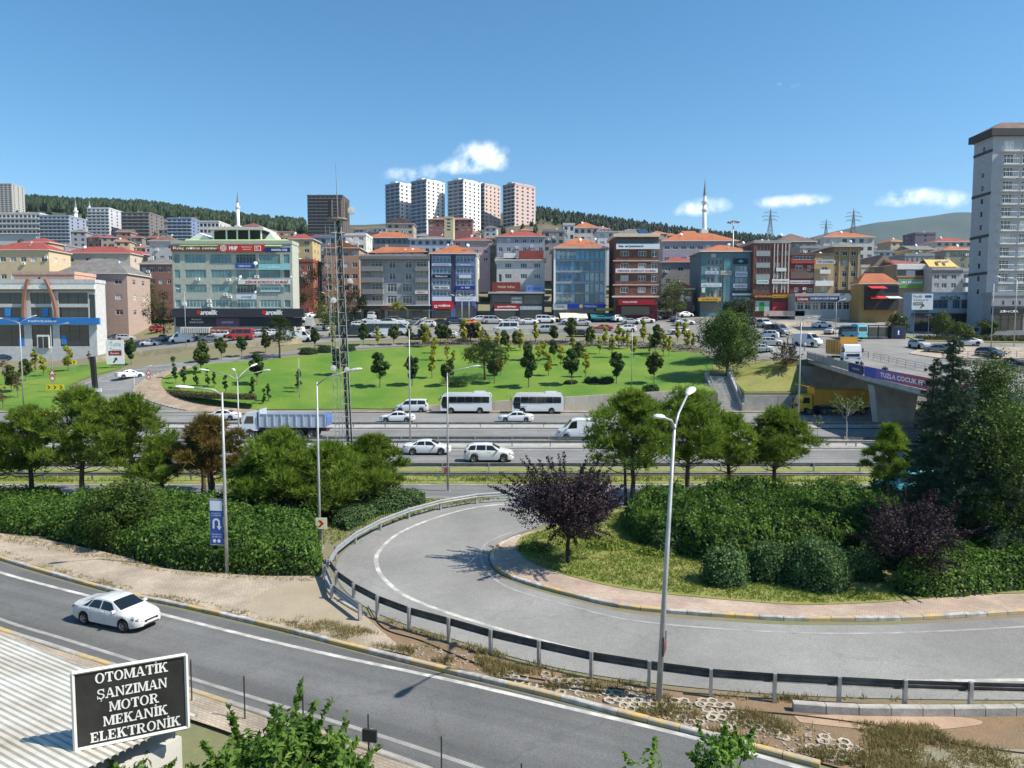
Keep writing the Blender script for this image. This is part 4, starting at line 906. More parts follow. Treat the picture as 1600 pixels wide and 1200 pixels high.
B.box('eave', 1093, 1178, 392.3, 394, -.8, -.003, (.7, .68, .64)); B.box('glass_shaft', 1131, 1141, 405, 472, -.25, -.003, glassmat('shaft_glass', (.10, .24, .28), .08, .7))
B.sign(1146, 1168, 404, 412.5, rgb(22, 30, 38), '◆', rgb(80, 170, 170), -.4, .1, .6, .5); B.sign(1102, 1123, 424, 428.5, (.62, .66, .76), 'ÖZEL DERS', rgb(80, 90, 140), -.3); B.sign(1126, 1143, 423, 429.5, (.5, .45, .36), 'OFİS', (.3, .26, .2), -.4)
B.sign(1149, 1168, 424, 432.5, (.56, .64, .76), 'SİGORTA', rgb(50, 70, 130), -.35); B.sign(1096, 1128, 442.5, 448, (.66, .72, .74), 'EMLAK OFİSİ', (.3, .4, .42), -.4); B.sign(1097, 1102.5, 449.5, 457, (.6, .72, .68), None, None, -.35); B.sign(1103, 1112, 449.5, 456, rgb(34, 96, 84), None, None, -.35)
B.sign(1146, 1168, 443, 449.5, (.72, .76, .78), 'APRİKA', (.06, .06, .08), -.4, k=.6, shear=.2); B.sign(1145, 1174, 453.5, 457.5, (.05, .06, .08), None, None, -.4); B.sign(1145, 1175, 458.5, 461.5, (.6, .64, .66), None, None, -.8, .7); B.sign(1145, 1175, 463.5, 468.5, (.07, .14, .15), 'Duygu Cafe', (.5, .6, .6), -.6, .4)
B.sign(1091, 1126, 465, 470.5, rgb(222, 164, 36), 'Sarı Market Gıda', rgb(90, 60, 20), -1.2, 1.0, .4, .7); B.box('shop_window', 1098, 1128, 473, 487, -.06, -.02, M_GLASS); B.box('shop_window', 1146, 1172, 471, 487, -.06, -.02, M_GLASS)
# ---- brown striped building
B = Bld('office_building', 'narrow brown and cream striped building above a market with yellow lettering', 1178, 1235, 380, 505, 186, 12, paint(wall_c(128, 78, 64), .8))
for j, (a, b) in enumerate(((382, 391), (401, 409.5), (419, 427), (437.5, 443.5), (447.5, 454))):
 for i in range(4): B.wpx(1183.5 + i * 5.2, 1187.8 + i * 5.2, a, b, 1, paint((.3, .25, .22), .6), pm('red_tinted_glass', (.07, .03, .035), .15, .2, .5) if j < 3 else M_GLASS)
for j, (a, b) in enumerate(((392, 399), (410, 417), (427, 434), (444, 452))):
 for x_ in (1212.5, 1217.8, 1225, 1230): B.wpx(x_ - 1.6, x_ + 1.6, a, b, 1)
for k in range(4): B.w(6, 5 + 3 * k, .9, 1.2, 1, side='left')
B.done('flat', M_CONC, dishes=2)
for (a, b) in ((392, 400), (410.5, 418), (428.5, 436.5)): B.box('spandrel', 1182, 1204, a, b, -.06, -.003, wall_c(150, 170, 170))
for x_ in (1210, 1215.2, 1222.3, 1227.6, 1232.8): B.box('pilaster', x_ - .7, x_ + .7, 381, 457, -.22, -.003, wall_c(212, 196, 186))
B.sign(1179, 1207, 460.5, 465.5, rgb(92, 54, 34), 'BAYRAMLAR', rgb(206, 160, 60), -.8, .7, .62, .94, .03); B.sign(1207.2, 1235, 460.5, 465.5, rgb(214, 158, 44), 'MARKET', (.3, .2, .05), -.8, .7, .62, .86, .03)
B.sign(1207, 1234, 436, 443, (.72, .70, .68), 'ÇELİKTEN GAYRİMENKUL', rgb(150, 40, 40), -.4, .1, .4, .9); B.sign(1183, 1202, 437, 443.5, (.56, .66, .66), 'Diş Kliniği', rgb(50, 90, 90), -.3, .1, .4, .8); B.sign(1213, 1229, 418.5, 424, (.66, .66, .64), None, None, -.4)
B.box('shop_front', 1182, 1204, 470, 486, -.3, -.02, (.5, .52, .54)); B.box('poster', 1188, 1196, 472, 486, -.34, -.301, rgb(60, 150, 70)); B.box('shop_front', 1209, 1230, 472, 486, -.3, -.02, rgb(190, 60, 70)); B.box('low_wall', 1186, 1248, 486.5, 494.5, -5, -4.6, wall_c(206, 176, 164))
# ---- red, yellow and olive houses
B = Bld('apartment_building', 'dark red house with brown cladding panel beside the striped building', 1235, 1272.5, 399, 505, 188, 11, paint(wall_c(128, 62, 54), .8))
for a, b, c, d in ((1243, 1255, 414, 422), (1262, 1268, 414.5, 423), (1242.5, 1249, 449, 455.5), (1263, 1271, 450, 456)): B.wpx(a, b, c, d, 2)
B.wpx(1239, 1271, 400.5, 406, 6); B.done('flat', M_TILEB, dishes=1)
B.box('cladding', 1236, 1272, 424, 435, -.1, -.003, wall_c(122, 98, 84)); B.sign(1235, 1272, 438, 443.5, (.58, .56, .60), 'BARINAK MOBİLYA', rgb(90, 80, 100), -.3, .1, .4, .9); B.box('red_band', 1236, 1273, 408, 411.5, -.3, -.003, rgb(176, 70, 56)); B.ac(1257.5, 451); B.ac(1257.5, 459)
B = Bld('apartment_building', 'slim yellow house with little balconies and soup-shop sign', 1273, 1303, 400, 505, 188, 11, paint(wall_c(196, 168, 112), .8))
for a, b in ((417, 422.5), (431, 438), (448, 455)): B.wpx(1284, 1294, a, b, 2)
B.wpx(1284, 1302, 401, 405.5, 4); B.done('flat', M_TILEB, dishes=1)
B.balcony(1280, 1296, 427, .9, .9, M_FRAME); B.balcony(1273.5, 1302, 446, 1.2, .7, M_FRAME); B.sign(1274, 1304, 407, 412.5, (.55, .52, .54), 'TIP ÇORBA', (.1, .07, .08), -.6, .12, .6, .88, .03)
B = Bld('apartment_building', 'olive-yellow five-storey house with overhanging grey roof', 1303.5, 1345, 386, 505, 191, 12, paint(wall_c(166, 148, 102), .8))
for a, b in ((392, 399.5), (407, 416), (423, 432), (440, 449)):
 for c in (1305.5, 1317, 1330.5): B.wpx(c, c + (5 if c < 1310 else 8), a, b, 2)
for k in range(4): B.w(5, 6 + 3 * k, 1.1, 1.3, 2, side='right')
B.done('hip', M_TILEG, 1.1, 1.6, dishes=1)
for x_ in (1311, 1326.5, 1340.5): B.box('pilaster', x_, x_ + 2, 387, 453, -.25, -.003, wall_c(186, 168, 118))
B.box('dark_canopy', 1308, 1342, 453, 461, -.8, -.02, (.035, .03, .03))
# kebab house: long low restaurant with blue sign
B = Bld('restaurant', 'single-storey kebab house with long blue sign and glazed front', 1243, 1334, 463, 489, 181, 5, wall_c(186, 186, 184), sink=2)
for a in range(1246, 1330, 12): B.wpx(a, a + 10, 472, 484, 2, M_FRAME, M_GLASS)
B.done('flat', dishes=0); B.sign(1262, 1309, 463, 470, rgb(44, 68, 120), 'COŞKUN CAĞ KEBAP', (.85, .87, .9), -.8, .7, .6, .9, .03); B.sign(1243, 1262, 463.5, 471, rgb(120, 40, 44), 'Lokanta', (.8, .7, .7), -.8, .7); B.sign(1309.3, 1333, 462, 470.5, (.66, .72, .76), 'Coşkun', rgb(60, 84, 130), -.8, .7, .4, .6)
b = MB(); b.lathe([(0, -.9), (1.0, -.9)], 14, 0, (0, 0, 0), 'y'); b.build('round_sign', M_WHITE, B.root, loc=(B.x(1321.5), -.1, B.z(465)))
# corner house with red awnings
B = Bld('restaurant', 'dark corner restaurant with red awnings under an orange tiled roof', 1343, 1402, 444, 486, 176, 4.5, paint(wall_c(190, 150, 70), .8), sink=3)
B.done('hip', M_TILE, .5, 2.6, dishes=0); B.box('shop_front', 1351, 1402, 446, 484, -.9, -.02, (.045, .042, .045))
for a, b, c in ((1353, 1378, 448.5), (1353, 1378, 464)):
 bb = MB(); bb.quad((B.x(a), -3.0, B.z(c + 3.2)), (B.x(b), -3.0, B.z(c + 3.2)), (B.x(b), -.92, B.z(c - 1)), (B.x(a), -.92, B.z(c - 1))); bb.build('awning', paint(rgb(196, 44, 50), .8), B.root)
bb = MB(); bb.quad((B.x(1380), -3.0, B.z(467)), (B.x(1402), -3.0, B.z(467)), (B.x(1402), -.92, B.z(463)), (B.x(1380), -.92, B.z(463))); bb.build('awning', paint((.5, .55, .52), .8), B.root)
B.box('upper_window', 1381, 1400, 447.5, 456, -.95, -.905, M_GLASS)
# blank gable wall and shop with green hoarding
B = Bld('commercial_building', 'white-fronted shop building with green hoarding and big blank beige gable wall', 1399, 1451, 413.5, 490, 186, 16, paint(wall_c(168, 152, 130), .85))
B.done('shed', M_TILER, .2, 2.6, dishes=0)
B.box('white_fascia', 1401, 1450.5, 413.3, 421, -.5, -.003, M_WHITE); B.box('upper_window', 1404, 1445, 422, 430, -.1, -.02, M_GLASS); B.box('orange_frame', 1445.5, 1450, 421.2, 450, -.5, -.003, rgb(196, 132, 88)); B.box('orange_band', 1401, 1445, 431, 433.5, -.3, -.003, rgb(190, 140, 104))
B.sign(1402.5, 1445, 435.5, 446.5, rgb(120, 160, 130), 'OTO KİRALAMA', (.9, .92, .9), -.45, .15, .4, .8, .03); B.box('green_strip', 1402, 1447, 447, 450, -.5, -.02, rgb(110, 170, 70)); B.box('poster', 1416, 1430, 422.5, 430.5, -.16, -.105, (.6, .6, .66))
b = MB(); zt = B.z(402); b.add([(-B.W / 2 - .1, 0, B.z(440)), (-B.W / 2 - .1, 15.8, B.z(440)), (-B.W / 2 - .1, 15.8, B.z(414)), (-B.W / 2 - .1, 8, B.z(398)), (-B.W / 2 - .1, 0, B.z(413.5))], [(1, 0, 4, 3, 2)]); b.build('gable_wall', B.wm, B.root)
B2 = Bld('apartment_building', 'blank beige gabled building left of the green hoarding', 1364, 1398.5, 417, 490, 192, 14, paint(wall_c(160, 146, 126), .85)); B2.done('gabley', M_TILEB, .2, 3.2, dishes=0); bb = MB(); bb.add([(-B2.W / 2, -.21, B2.H + .17), (B2.W / 2, -.21, B2.H + .17), (0, -.21, B2.H + 3.3)], [(0, 1, 2)]); bb.build('gable', B2.wm, B2.root)
# grey apartments with yellow attic
B = Bld('apartment_building', 'light grey apartment house with dark band and yellow gabled attic', 1457, 1521, 424, 505, 182, 12, wall_c(186, 186, 188))
for a, b in ((428.5, 436), (442, 450)):
 for c in (1460, 1472, 1487): B.wpx(c, c + 8, a, b, 2)
 B.wpx(1506, 1519, a, b + 1, 1, M_DARK, M_GLASS)
B.done('flat', dishes=1); B.box('dark_band', 1456.5, 1504, 422, 426.5, -.2, -.003, wall_c(92, 92, 98)); B.balcony(1505, 1521, 441, 1.0, 1.2, M_WHITE); B.balcony(1505, 1521, 455, 1.0, 1.2, M_WHITE)
B.box('attic', 1460, 1505, 416, 423.5, 1.5, 9, wall_c(226, 220, 210)); bb = MB(); bb.add([(B.x(1456), 1.2, B.z(416)), (B.x(1502), 1.2, B.z(416)), (B.x(1505), 6, B.z(402)), (B.x(1464), 6, B.z(402))], [(0, 1, 2, 3)]); bb.add([(B.x(1456), 11, B.z(416)), (B.x(1502), 11, B.z(416)), (B.x(1505), 6, B.z(402)), (B.x(1464), 6, B.z(402))], [(3, 2, 1, 0)]); bb.build('roof', paint(wall_c(232, 186, 70), .8), B.root)
for px in (1475, 1486): B.box('skylight', px, px + 2.5, 406, 409.5, 1.6, 4.2, M_FRAME)
# pale blue showroom
B = Bld('commercial_building', 'low pale blue showroom with white sign band and glazed front', 1424, 1561, 462, 524, 158, 3, paint(wall_c(170, 186, 200), .7))
for a, b in ((1458, 1482), (1489, 1501), (1503, 1526)): B.wpx(a, b, 469, 482, 3, paint((.2, .24, .28), .5), M_GLASSB)
B.wpx(1430, 1452, 485, 488, 4, M_DARK, M_GLASS); B.wpx(1430, 1480, 496, 520, 4, M_DARK, M_GLASS); B.wpx(1488, 1550, 491, 520, 4, M_DARK, M_GLASS)
B.done('flat', dishes=0); B.box('sign_band', 1458, 1560, 461.5, 468, -.4, -.003, wall_c(196, 208, 222)); lettering('EMİNEVİM', .95, 4.2, paint(rgb(30, 40, 60), .5), B.root, (B.x(1483), -.42, B.z(464.7)), .02); B.box('blue_panel', 1535, 1551, 468.5, 489, -.12, -.02, wall_c(110, 150, 210)); B.box('canopy', 1425, 1556, 489.3, 490.5, -1.6, -.02, (.08, .08, .09)); B.sign(1425, 1458, 489.8, 494.5, (.05, .04, .045), 'ZİNCİR', (.6, .6, .6), -1.7, .1, .5, .3, tx=1445)
B = Bld('restaurant', 'grey restaurant with black ZİNCİR sign at the foot of the tall tower', 1550, 1640, 462, 520, 147, 3, wall_c(160, 160, 164))
for c in (1566, 1582, 1592, 1610): B.wpx(c, c + 3.5, 470, 476, 1, M_DARK, M_GLASS)
B.wpx(1556, 1600, 492, 516, 4, M_DARK, M_GLASS); B.done('flat', dishes=0)
B.sign(1549, 1598, 482, 490.5, (.028, .022, .022), 'ZİNCİR', (.82, .82, .82), -.8, .7, .5, .62, .03); B.box('ledge', 1549.5, 1640, 477.8, 479, -.5, -.003, wall_c(120, 120, 124))
# ---- tall apartment tower at the right edge
M_TW = paint(wall_c(172, 178, 186), .8); M_TWD = paint((.055, .055, .06), .7)
B = Bld('apartment_tower', 'tall grey-white apartment tower with dark bands, balconies and dark roof edge', 1552, 1660, 212, 515, 150, 6, M_TW)
nfl = 13; fh = B.z(226) - B.z(246.6)
for k in range(12):
 zb_ = B.z(233.5 + 20.55 * k)
 for (a, b) in ((1570, 1586), (1600, 1613), (1630, 1648)): B.w(B.x((a + b) / 2 - (0 if k == 0 else 0)), zb_, (b - a) / 108 * B.W, 1.75, 3)
 for u in (3.2,): B.w(u, zb_ + .1, 1.0, 1.3, 1, side='left')
B.done(None, dishes=0)
for k in range(12):
 z = B.z(233.5 + 20.55 * k) - .25
 for (a, b) in ((1566, 1590), (1594, 1619), (1626, 1652)):
  x0, x1 = B.x(a), B.x(b); bb = MB(); bb.b2(x0, x1, -1.0, -.003, z - .2, z)
  if k:
   bb.tube([(x0, -.96, z + 1.0), (x1, -.96, z + 1.0)], .035, 4)
   for q in range(9): xx = lerp(x0 + .04, x1 - .04, q / 8); bb.tube([(xx, -.96, z), (xx, -.96, z + 1.0)], .022, 4)
  bb.build('balcony', M_WHITE, B.root)
for zz in (232, 298, 364, 423):
 MB().b2(-B.W / 2 - .12, -B.W / 2 - .003, -.12, 6, B.z(zz) - .55, B.z(zz)).build('dark_band', M_TWD, B.root)
bb = MB(); bb.b2(-B.W / 2 - .8, B.W / 2 + .8, -.8, 6.8, B.H - .1, B.H + 1.3); bb.build('roof_edge', M_TWD, B.root)
bb = MB(); bb.add([(-B.W / 2 - .6, -.6, B.H + 1.31), (B.W / 2, -.6, B.H + 1.31), (B.W / 2, 6.6, B.H + 1.31), (-B.W / 2 - .6, 6.6, B.H + 1.31), (-B.W / 2 + 3, 2, B.H + 3.2), (B.W / 2, 2, B.H + 3.2), (B.W / 2, 4.5, B.H + 3.2), (-B.W / 2 + 3, 4.5, B.H + 3.2)], [(0, 1, 5, 4), (1, 2, 6, 5), (2, 3, 7, 6), (3, 0, 4, 7), (4, 5, 6, 7)]); bb.build('roof', M_TILEB, B.root)
# ================================================================== town on the hillside
TOWN = []      # occupied (px0, px1, Y) so that filler houses keep clear
def house(label, px0, px1, pt, pb, Y, wall, roofk='hip', rm='o', nf=3, nc=4, depth=10, rh=None, rz=0.0, cat='apartment house', name='apartment_house', group=None, side=True, dishes=1, winfr=None, mull=2, chim=False, ww=None, gl=None, oh=.45, wh=1.35):
 B = Bld(name, label, px0, px1, pt, pb, Y, depth, paint(wall_c(*wall), .85), rz, cat, group, sink=9)
 TOWN.append((px0, px1, Y)); fh = B.H / nf; w = ww or min(1.5, B.W / nc * .52)
 xs_ = [B.W * ((i + .5) / nc - .5) for i in range(nc)]; zs_ = [fh * (k + .34) for k in range(nf)]
 for z in zs_:
  for x in xs_: B.w(x, z, w, min(wh, fh * .48), mull, winfr, gl, simple=(Y > 235))
 if side:
  sd = 'right' if px0 < 800 else 'left'
  for z in zs_:
   for u in (depth * .3, depth * .7): B.w(u, z, w * .8, min(wh, fh * .48), mull, winfr, gl, side=sd, simple=(Y > 235))
 B.done(roofk, ROOFM[rm] if roofk != 'flat' else None, oh, rh, dishes=dishes)
 for k in range(2 if Y < 262 else 0): B.ac(random.uniform(px0 + 3, px1 - 3), random.uniform(lerp(pt, pb, .2), lerp(pt, pb, .6)))
 if chim: chimney(B.root, (B.W * .2, depth * .4, B.H + 1.0))
 return B
house('cream-yellow house with dark red roof behind the bank', -20, 76, 391, 445, 205, (222, 196, 150), 'hip', 'r', 2, 6, 10, 2.6, ww=1.6)
house('dark red attic storey on the cream-yellow house roof', 38, 76, 379, 391, 212, (196, 168, 130), 'hip', 'r', 1, 3, 7, 1.6, side=False)
b_ = house('long beige house with dark red roof and reddish side pillars', 98, 203, 396, 475, 228, (206, 190, 168), 'hip', 'r', 4, 4, 11, 2.6, chim=True)
house('pinkish villa with sweeping dark grey roof', 88, 198, 428, 500, 190, (186, 160, 146), 'hip', 'g', 3, 4, 12, 4.4, ww=1.9)
house('small grey house between cream and beige houses', 79, 101, 384, 440, 245, (140, 140, 146), 'flat', 'g', 4, 2)
house('white house with brown roof left of the office centre', 233, 272, 377, 430, 235, (196, 194, 194), 'hip', 'b', 3, 3, 10, 2.2)
house('brick-brown bungalow with grey roof among dark trees', 218, 270, 413, 450, 205, (160, 112, 96), 'hip', 'g', 2, 4, 9, 2.2)
house('sand-yellow corner house with bright red roof', 452, 488, 374, 412, 214, (206, 180, 122), 'hip', 'r', 3, 2, 9, 2.0)
house('orange brick house below the sand-yellow corner house', 454, 489, 409, 448, 202, (170, 92, 66), 'flat', 'o', 2, 3, 9)
house('blue-grey house behind the lattice mast', 485, 566, 372, 420, 240, (126, 138, 162), 'flat', 'g', 4, 6, 11)
house('terracotta and beige gabled house beside the lattice mast', 506, 561, 388, 495, 206, (196, 146, 112), 'gabley', 'o', 6, 4, 12, 2.0, ww=1.5)
house('white narrow house wall behind the grey apartment block', 540, 572, 368, 430, 226, (226, 222, 216), 'flat', 'g', 5, 2, 10)
house('long grey house with row of dark attic windows', 570, 645, 372, 410, 250, (130, 128, 128), 'hip', 'o', 3, 9, 11, 2.6, ww=1.0)
house('pale blue house behind the blue-tiled office', 640, 706, 374, 410, 238, (168, 184, 206), 'hip', 'g', 3, 6, 10, 1.4)
house('pink house with red roof behind the blue-tiled office', 708, 766, 376, 412, 232, (200, 164, 166), 'hip', 'r', 3, 4, 10, 1.6)
house('lilac apartment house with brown balconies and red roof', 776, 851, 370, 412, 228, (160, 164, 186), 'hip', 'r', 3, 6, 10, 2.2)
house('cream slab house between pink and lilac houses', 762, 778, 372, 412, 236, (204, 196, 160), 'flat', 'g', 4, 1, 9)
house('brick-red terrace house on the slope below the towers', 669, 738, 343, 362, 345, (164, 104, 96), 'hip', 'o', 3, 7, 10, 1.5)
house('beige gabled house on the slope below the white towers', 604, 646, 350, 368, 335, (190, 176, 158), 'gabley', 'b', 2, 4, 10, 3)
house('pale yellow slab house below the middle towers', 694, 708, 341, 362, 322, (206, 196, 150), 'flat', 'g', 4, 1, 9)
house('grey concrete house behind the blue glass office', 849, 882, 362, 395, 236, (150, 146, 142), 'flat', 'g', 3, 3, 10)
house('white stepped house above the glass office', 880, 898, 352, 390, 250, (206, 206, 206), 'flat', 'g', 3, 2, 9)
house('white house with orange hipped roof on the slope', 896, 935, 356, 392, 262, (206, 196, 188), 'hip', 'o', 3, 4, 10, 2.6)
house('white sheet-roofed house beside the brown brick block', 934, 976, 362, 400, 222, (222, 222, 222), 'shed', 'g', 3, 3, 9, 1.2)
house('lilac and red apartment house with wide orange roof', 1036, 1153, 377, 415, 232, (170, 158, 176), 'hip', 'o', 2, 9, 14, 3.4, ww=1.7, chim=True)
house('grey two-storey house with red roof beside the brown brick block', 1034, 1093, 410, 470, 206, (158, 154, 150), 'hip', 'r', 3, 3, 10, 1.8)
house('little brown garden house with orange roof', 1060, 1083, 452, 480, 190, (110, 86, 76), 'hip', 'o', 1, 2, 7, 1.6, side=False, dishes=0)
house('grey slab house behind the striped building', 1158, 1180, 388, 440, 200, (146, 140, 138), 'gable', 'b', 4, 1, 9, 1.6)
house('grey house with dark mansard roof behind the red house', 1216, 1275, 378, 410, 222, (132, 130, 126), 'hip', 'b', 2, 5, 11, 3.0)
house('pale stone house with grey terrace behind the yellow house', 1250, 1300, 388, 412, 210, (176, 172, 166), 'flat', 'g', 2, 5, 9)
house('tall white house with orange roof and chimneys', 1287, 1366, 371, 420, 236, (216, 210, 204), 'hip', 'o', 4, 6, 12, 2.4, chim=True)
house('small white house beside the olive house', 1346, 1364, 418, 460, 194, (214, 210, 206), 'flat', 'b', 2, 1, 8, dishes=0)
house('blue-roofed warehouse on the slope', 1363, 1402, 394, 402, 262, (150, 160, 176), 'flat', 'g', 1, 4, 12, side=False, dishes=0)
house('mauve slab block against the far hill', 1430, 1462, 366, 392, 290, (128, 116, 134), 'flat', 'g', 4, 1, 9, ww=.8)
house('grey terrace house above the hoarding', 1414, 1460, 400, 430, 212, (156, 160, 168), 'flat', 'g', 2, 6, 9)
house('ochre attic house on the slope above the grey terrace', 1422, 1459, 390, 402, 232, (206, 168, 84), 'gable', 'g', 1, 3, 9, 1.6, side=False)
house('olive-grey house with orange roof beside the tall tower', 1476, 1522, 391, 424, 214, (152, 146, 128), 'hip', 'o', 2, 4, 10, 1.6)
house('red-roofed white house under the far hill', 1462, 1520, 378, 396, 270, (196, 190, 186), 'hip', 'r', 2, 5, 10, 2)
# larger blocks on the upper slope
def block(label, px0, px1, pt, pb, Y, wall, nf, nc, depth=16, rz=0.0, band=None, cat='apartment block', side='right', swin=3, col2=None, ww=1.6, edge=None, name='apartment_block', group=None):
 B = Bld(name, label, px0, px1, pt, pb, Y, depth, paint(wall_c(*wall), .85), rz, cat, group, sink=16); TOWN.append((px0, px1, Y)); fh = B.H / nf
 xs_ = [B.W * ((i + .5) / nc - .5) for i in range(nc)]
 for k in range(nf):
  for x in xs_: B.w(x, fh * (k + .25), min(ww * 1.25, B.W / nc * .7), fh * .52, 1, simple=True, gl=M_GLASS)
  for u in range(swin): B.w(depth * (u + .5) / swin, fh * (k + .25), min(1.4, depth / swin * .5), fh * .5, 1, side=side, simple=True, gl=M_GLASS)
 B.done('flat', dishes=2)
 if band:
  for k in range(nf): MB().b2(-B.W / 2 + .2, B.W / 2 - .2, -.9, -.01, fh * k + .05, fh * k + fh * .22).build('balcony_strip', paint(wall_c(*band), .8), B.root)
 if col2:
  s_ = B.W / 2 if side == 'right' else -B.W / 2; t_ = .12 if side == 'right' else -.12
  for u in range(swin + 1):
   a, c = depth * (u / swin) - (depth / swin * .2 if u else 0), depth * (u / swin) + (depth / swin * .2 if u < swin else 0); MB().b2(min(s_, s_ + t_), max(s_, s_ + t_), max(a, 0.05), min(c, depth - .05), 0, B.H - .1).build('pilaster', paint(wall_c(*col2), .8), B.root)
 return B
block('grey-white high-rise on the far left skyline', -14, 18, 288, 335, 620, (186, 182, 176), 14, 5)
block('long white terraced hotel below the pine wood', -30, 62, 334, 366, 430, (212, 208, 206), 4, 14, band=(226, 222, 220))
block('navy and white striped apartment block', 61, 108, 338, 386, 400, (150, 164, 190), 9, 7, band=(196, 204, 216))
block('white ten-storey apartment block with blue glass on the left slope', 136, 170, 326, 382, 440, (206, 210, 218), 11, 5, 18, band=(226, 228, 232))
block('brown-grey nine-storey block with beige side on the left slope', 189, 233, 333, 386, 440, (128, 122, 122), 10, 5, 18, band=(168, 160, 152))
block('blue and white block on the slope behind the office centre', 261, 299, 342, 374, 380, (120, 144, 186), 6, 5, band=(196, 206, 220))
block('white low houses in a row below the pine wood', 299, 342, 347, 366, 390, (214, 210, 206), 2, 7)
block('long white school on the ridge of the pine wood', 98, 207, 313.5, 322, 960, (216, 214, 210), 2, 14)
block('dark brown concrete high-rise behind the lattice mast', 480, 535, 306, 372, 520, (112, 96, 92), 13, 8, 22, band=(138, 124, 118), ww=1.9)
def tower(label, pxc, w, pt, pb, Y, wl, wr, nf, depth=21, rz=R(-38), nc=3, ns=4, band=None):
 k = Y / F_PX; zt, zb = D(800, pt, Y).z, D(800, pb, Y).z; H = zt - zb; Wd = w; root = thing('high_rise_tower', label, 'tower block', D(pxc, pb, Y), rz)
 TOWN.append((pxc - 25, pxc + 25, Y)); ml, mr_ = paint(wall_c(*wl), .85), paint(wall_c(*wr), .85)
 b = MB(); holesL = []; holesR = []; fh = H / nf
 for f in range(nf):
  for i in range(nc): holesL.append((Wd * ((i + .5) / nc - .5), fh * (f + .22), Wd / nc * .62, fh * .55))
  for i in range(ns): holesR.append((depth * (i + .5) / ns, fh * (f + .25), depth / ns * .36, fh * .46))
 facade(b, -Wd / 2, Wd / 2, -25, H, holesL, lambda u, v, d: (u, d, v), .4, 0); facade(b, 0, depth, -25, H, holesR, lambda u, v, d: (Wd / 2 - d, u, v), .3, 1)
 b.quad((Wd / 2, depth, -25), (-Wd / 2, depth, -25), (-Wd / 2, depth, H), (Wd / 2, depth, H), 0); b.quad((-Wd / 2, depth, -25), (-Wd / 2, 0, -25), (-Wd / 2, 0, H), (-Wd / 2, depth, H), 0); b.quad((-Wd / 2, 0, H), (Wd / 2, 0, H), (Wd / 2, depth, H), (-Wd / 2, depth, H), 0)
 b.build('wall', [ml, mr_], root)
 g1 = MB().b2(-Wd / nc * .31, Wd / nc * .31, .3, .36, 0, fh * .55).mesh('window', M_GLASS); g2 = MB().b2(-depth / ns * .18, depth / ns * .18, 0, .06, 0, fh * .46).mesh('window', M_GLASS)
 for (x, z, _, _) in holesL: link('window', g1, root, (x, 0, z))
 for (u, z, _, _) in holesR: link('window', g2, root, (Wd / 2 - .2, u, z), R(90))
 for (u0, u1, v0, v1, hh) in ((-Wd * .3, Wd * .1, 2, depth * .6, 3.2), (-Wd * .05, Wd * .4, depth * .5, depth * .9, 2.2)): MB().b2(u0, u1, v0, v1, H + .01, H + hh).build('roof_hut', mr_, root)
 MB().b2(-Wd / 2 - .2, Wd / 2 + .2, -.2, .2, H + .012, H + 1.2).build('parapet', ml, root)
 MB().b2(Wd / 2 - .2, Wd / 2 + .2, .21, depth, H + .012, H + 1.2).build('parapet', mr_, root)
 bm_ = paint(wall_c(*(band or (206, 210, 218))), .8)
 for f in range(nf): MB().b2(-Wd / 2 + .1, Wd / 2 - .1, -.8, -.01, fh * f - .1, fh * f + fh * .17).build('balcony_strip', bm_, root)
 return root
TOWER_SHADED, TOWER_SUNLIT = (150, 160, 182), (246, 242, 238)  # tower walls: shaded side blue-grey, sunlit side white, painted in
tower('leftmost white hillside tower with shaded blue-grey side, lower than its neighbour', 614, 17, 289, 366, 600, TOWER_SHADED, TOWER_SUNLIT, 13)
tower('second white hillside tower with shaded blue-grey side, cut-off shadow', 655, 17, 284, 366, 585, TOWER_SHADED, TOWER_SUNLIT, 14)
tower('third white hillside tower with shaded blue-grey side, brightest side wall', 712, 17, 284, 366, 585, TOWER_SHADED, TOWER_SUNLIT, 14)
tower('pinkish hillside tower half hidden behind the third white tower', 746, 16, 290, 366, 615, TOWER_SHADED, (226, 196, 184), 13)
tower('broad pink hillside tower at the right end of the group', 795, 14, 290, 366, 600, (140, 136, 146), (216, 186, 180), 13, 24, R(-46), 3, 4)  # greyer shaded side and paler sunlit side painted into the walls
# filler houses between the ones above
rg = random.Random(11); FW = [(206, 196, 186), (190, 176, 160), (176, 150, 140), (206, 176, 140), (160, 160, 170), (196, 200, 206), (170, 128, 112), (220, 214, 208), (150, 140, 134), (186, 170, 186)]
seen = {}
RN = {'o': 'orange-tiled', 'r': 'red-roofed', 'b': 'brown-roofed', 'g': 'grey-roofed', 'flat': 'flat-roofed'}
CN = ['cream', 'beige', 'dusty rose', 'tan', 'grey', 'pale grey', 'brick-coloured', 'off-white', 'taupe', 'mauve']
def TIER(Y): return 'just above' if Y < 232 else 'on the second terrace above' if Y < 262 else 'on the third terrace above' if Y < 295 else 'halfway up the slope above' if Y < 330 else 'on the upper slope above' if Y < 375 else 'high on the slope above' if Y < 430 else 'near the hilltop above' if Y < 490 else 'on the hilltop above'
def NEAR(px): return 'the bank' if px < 160 else 'the gap by the office centre' if px < 265 else 'the office centre' if px < 360 else 'the office centre right half' if px < 455 else 'the lattice mast' if px < 560 else 'the grey apartment block' if px < 672 else 'the blue-tiled office' if px < 765 else 'the black shop front' if px < 860 else 'the blue glass office' if px < 950 else 'the brown brick block' if px < 1032 else 'the garden trees' if px < 1095 else 'the teal building' if px < 1178 else 'the striped market building' if px < 1237 else 'the kebab house' if px < 1340 else 'the corner restaurant' if px < 1400 else 'the green hoarding' if px < 1455 else 'the blue showroom'
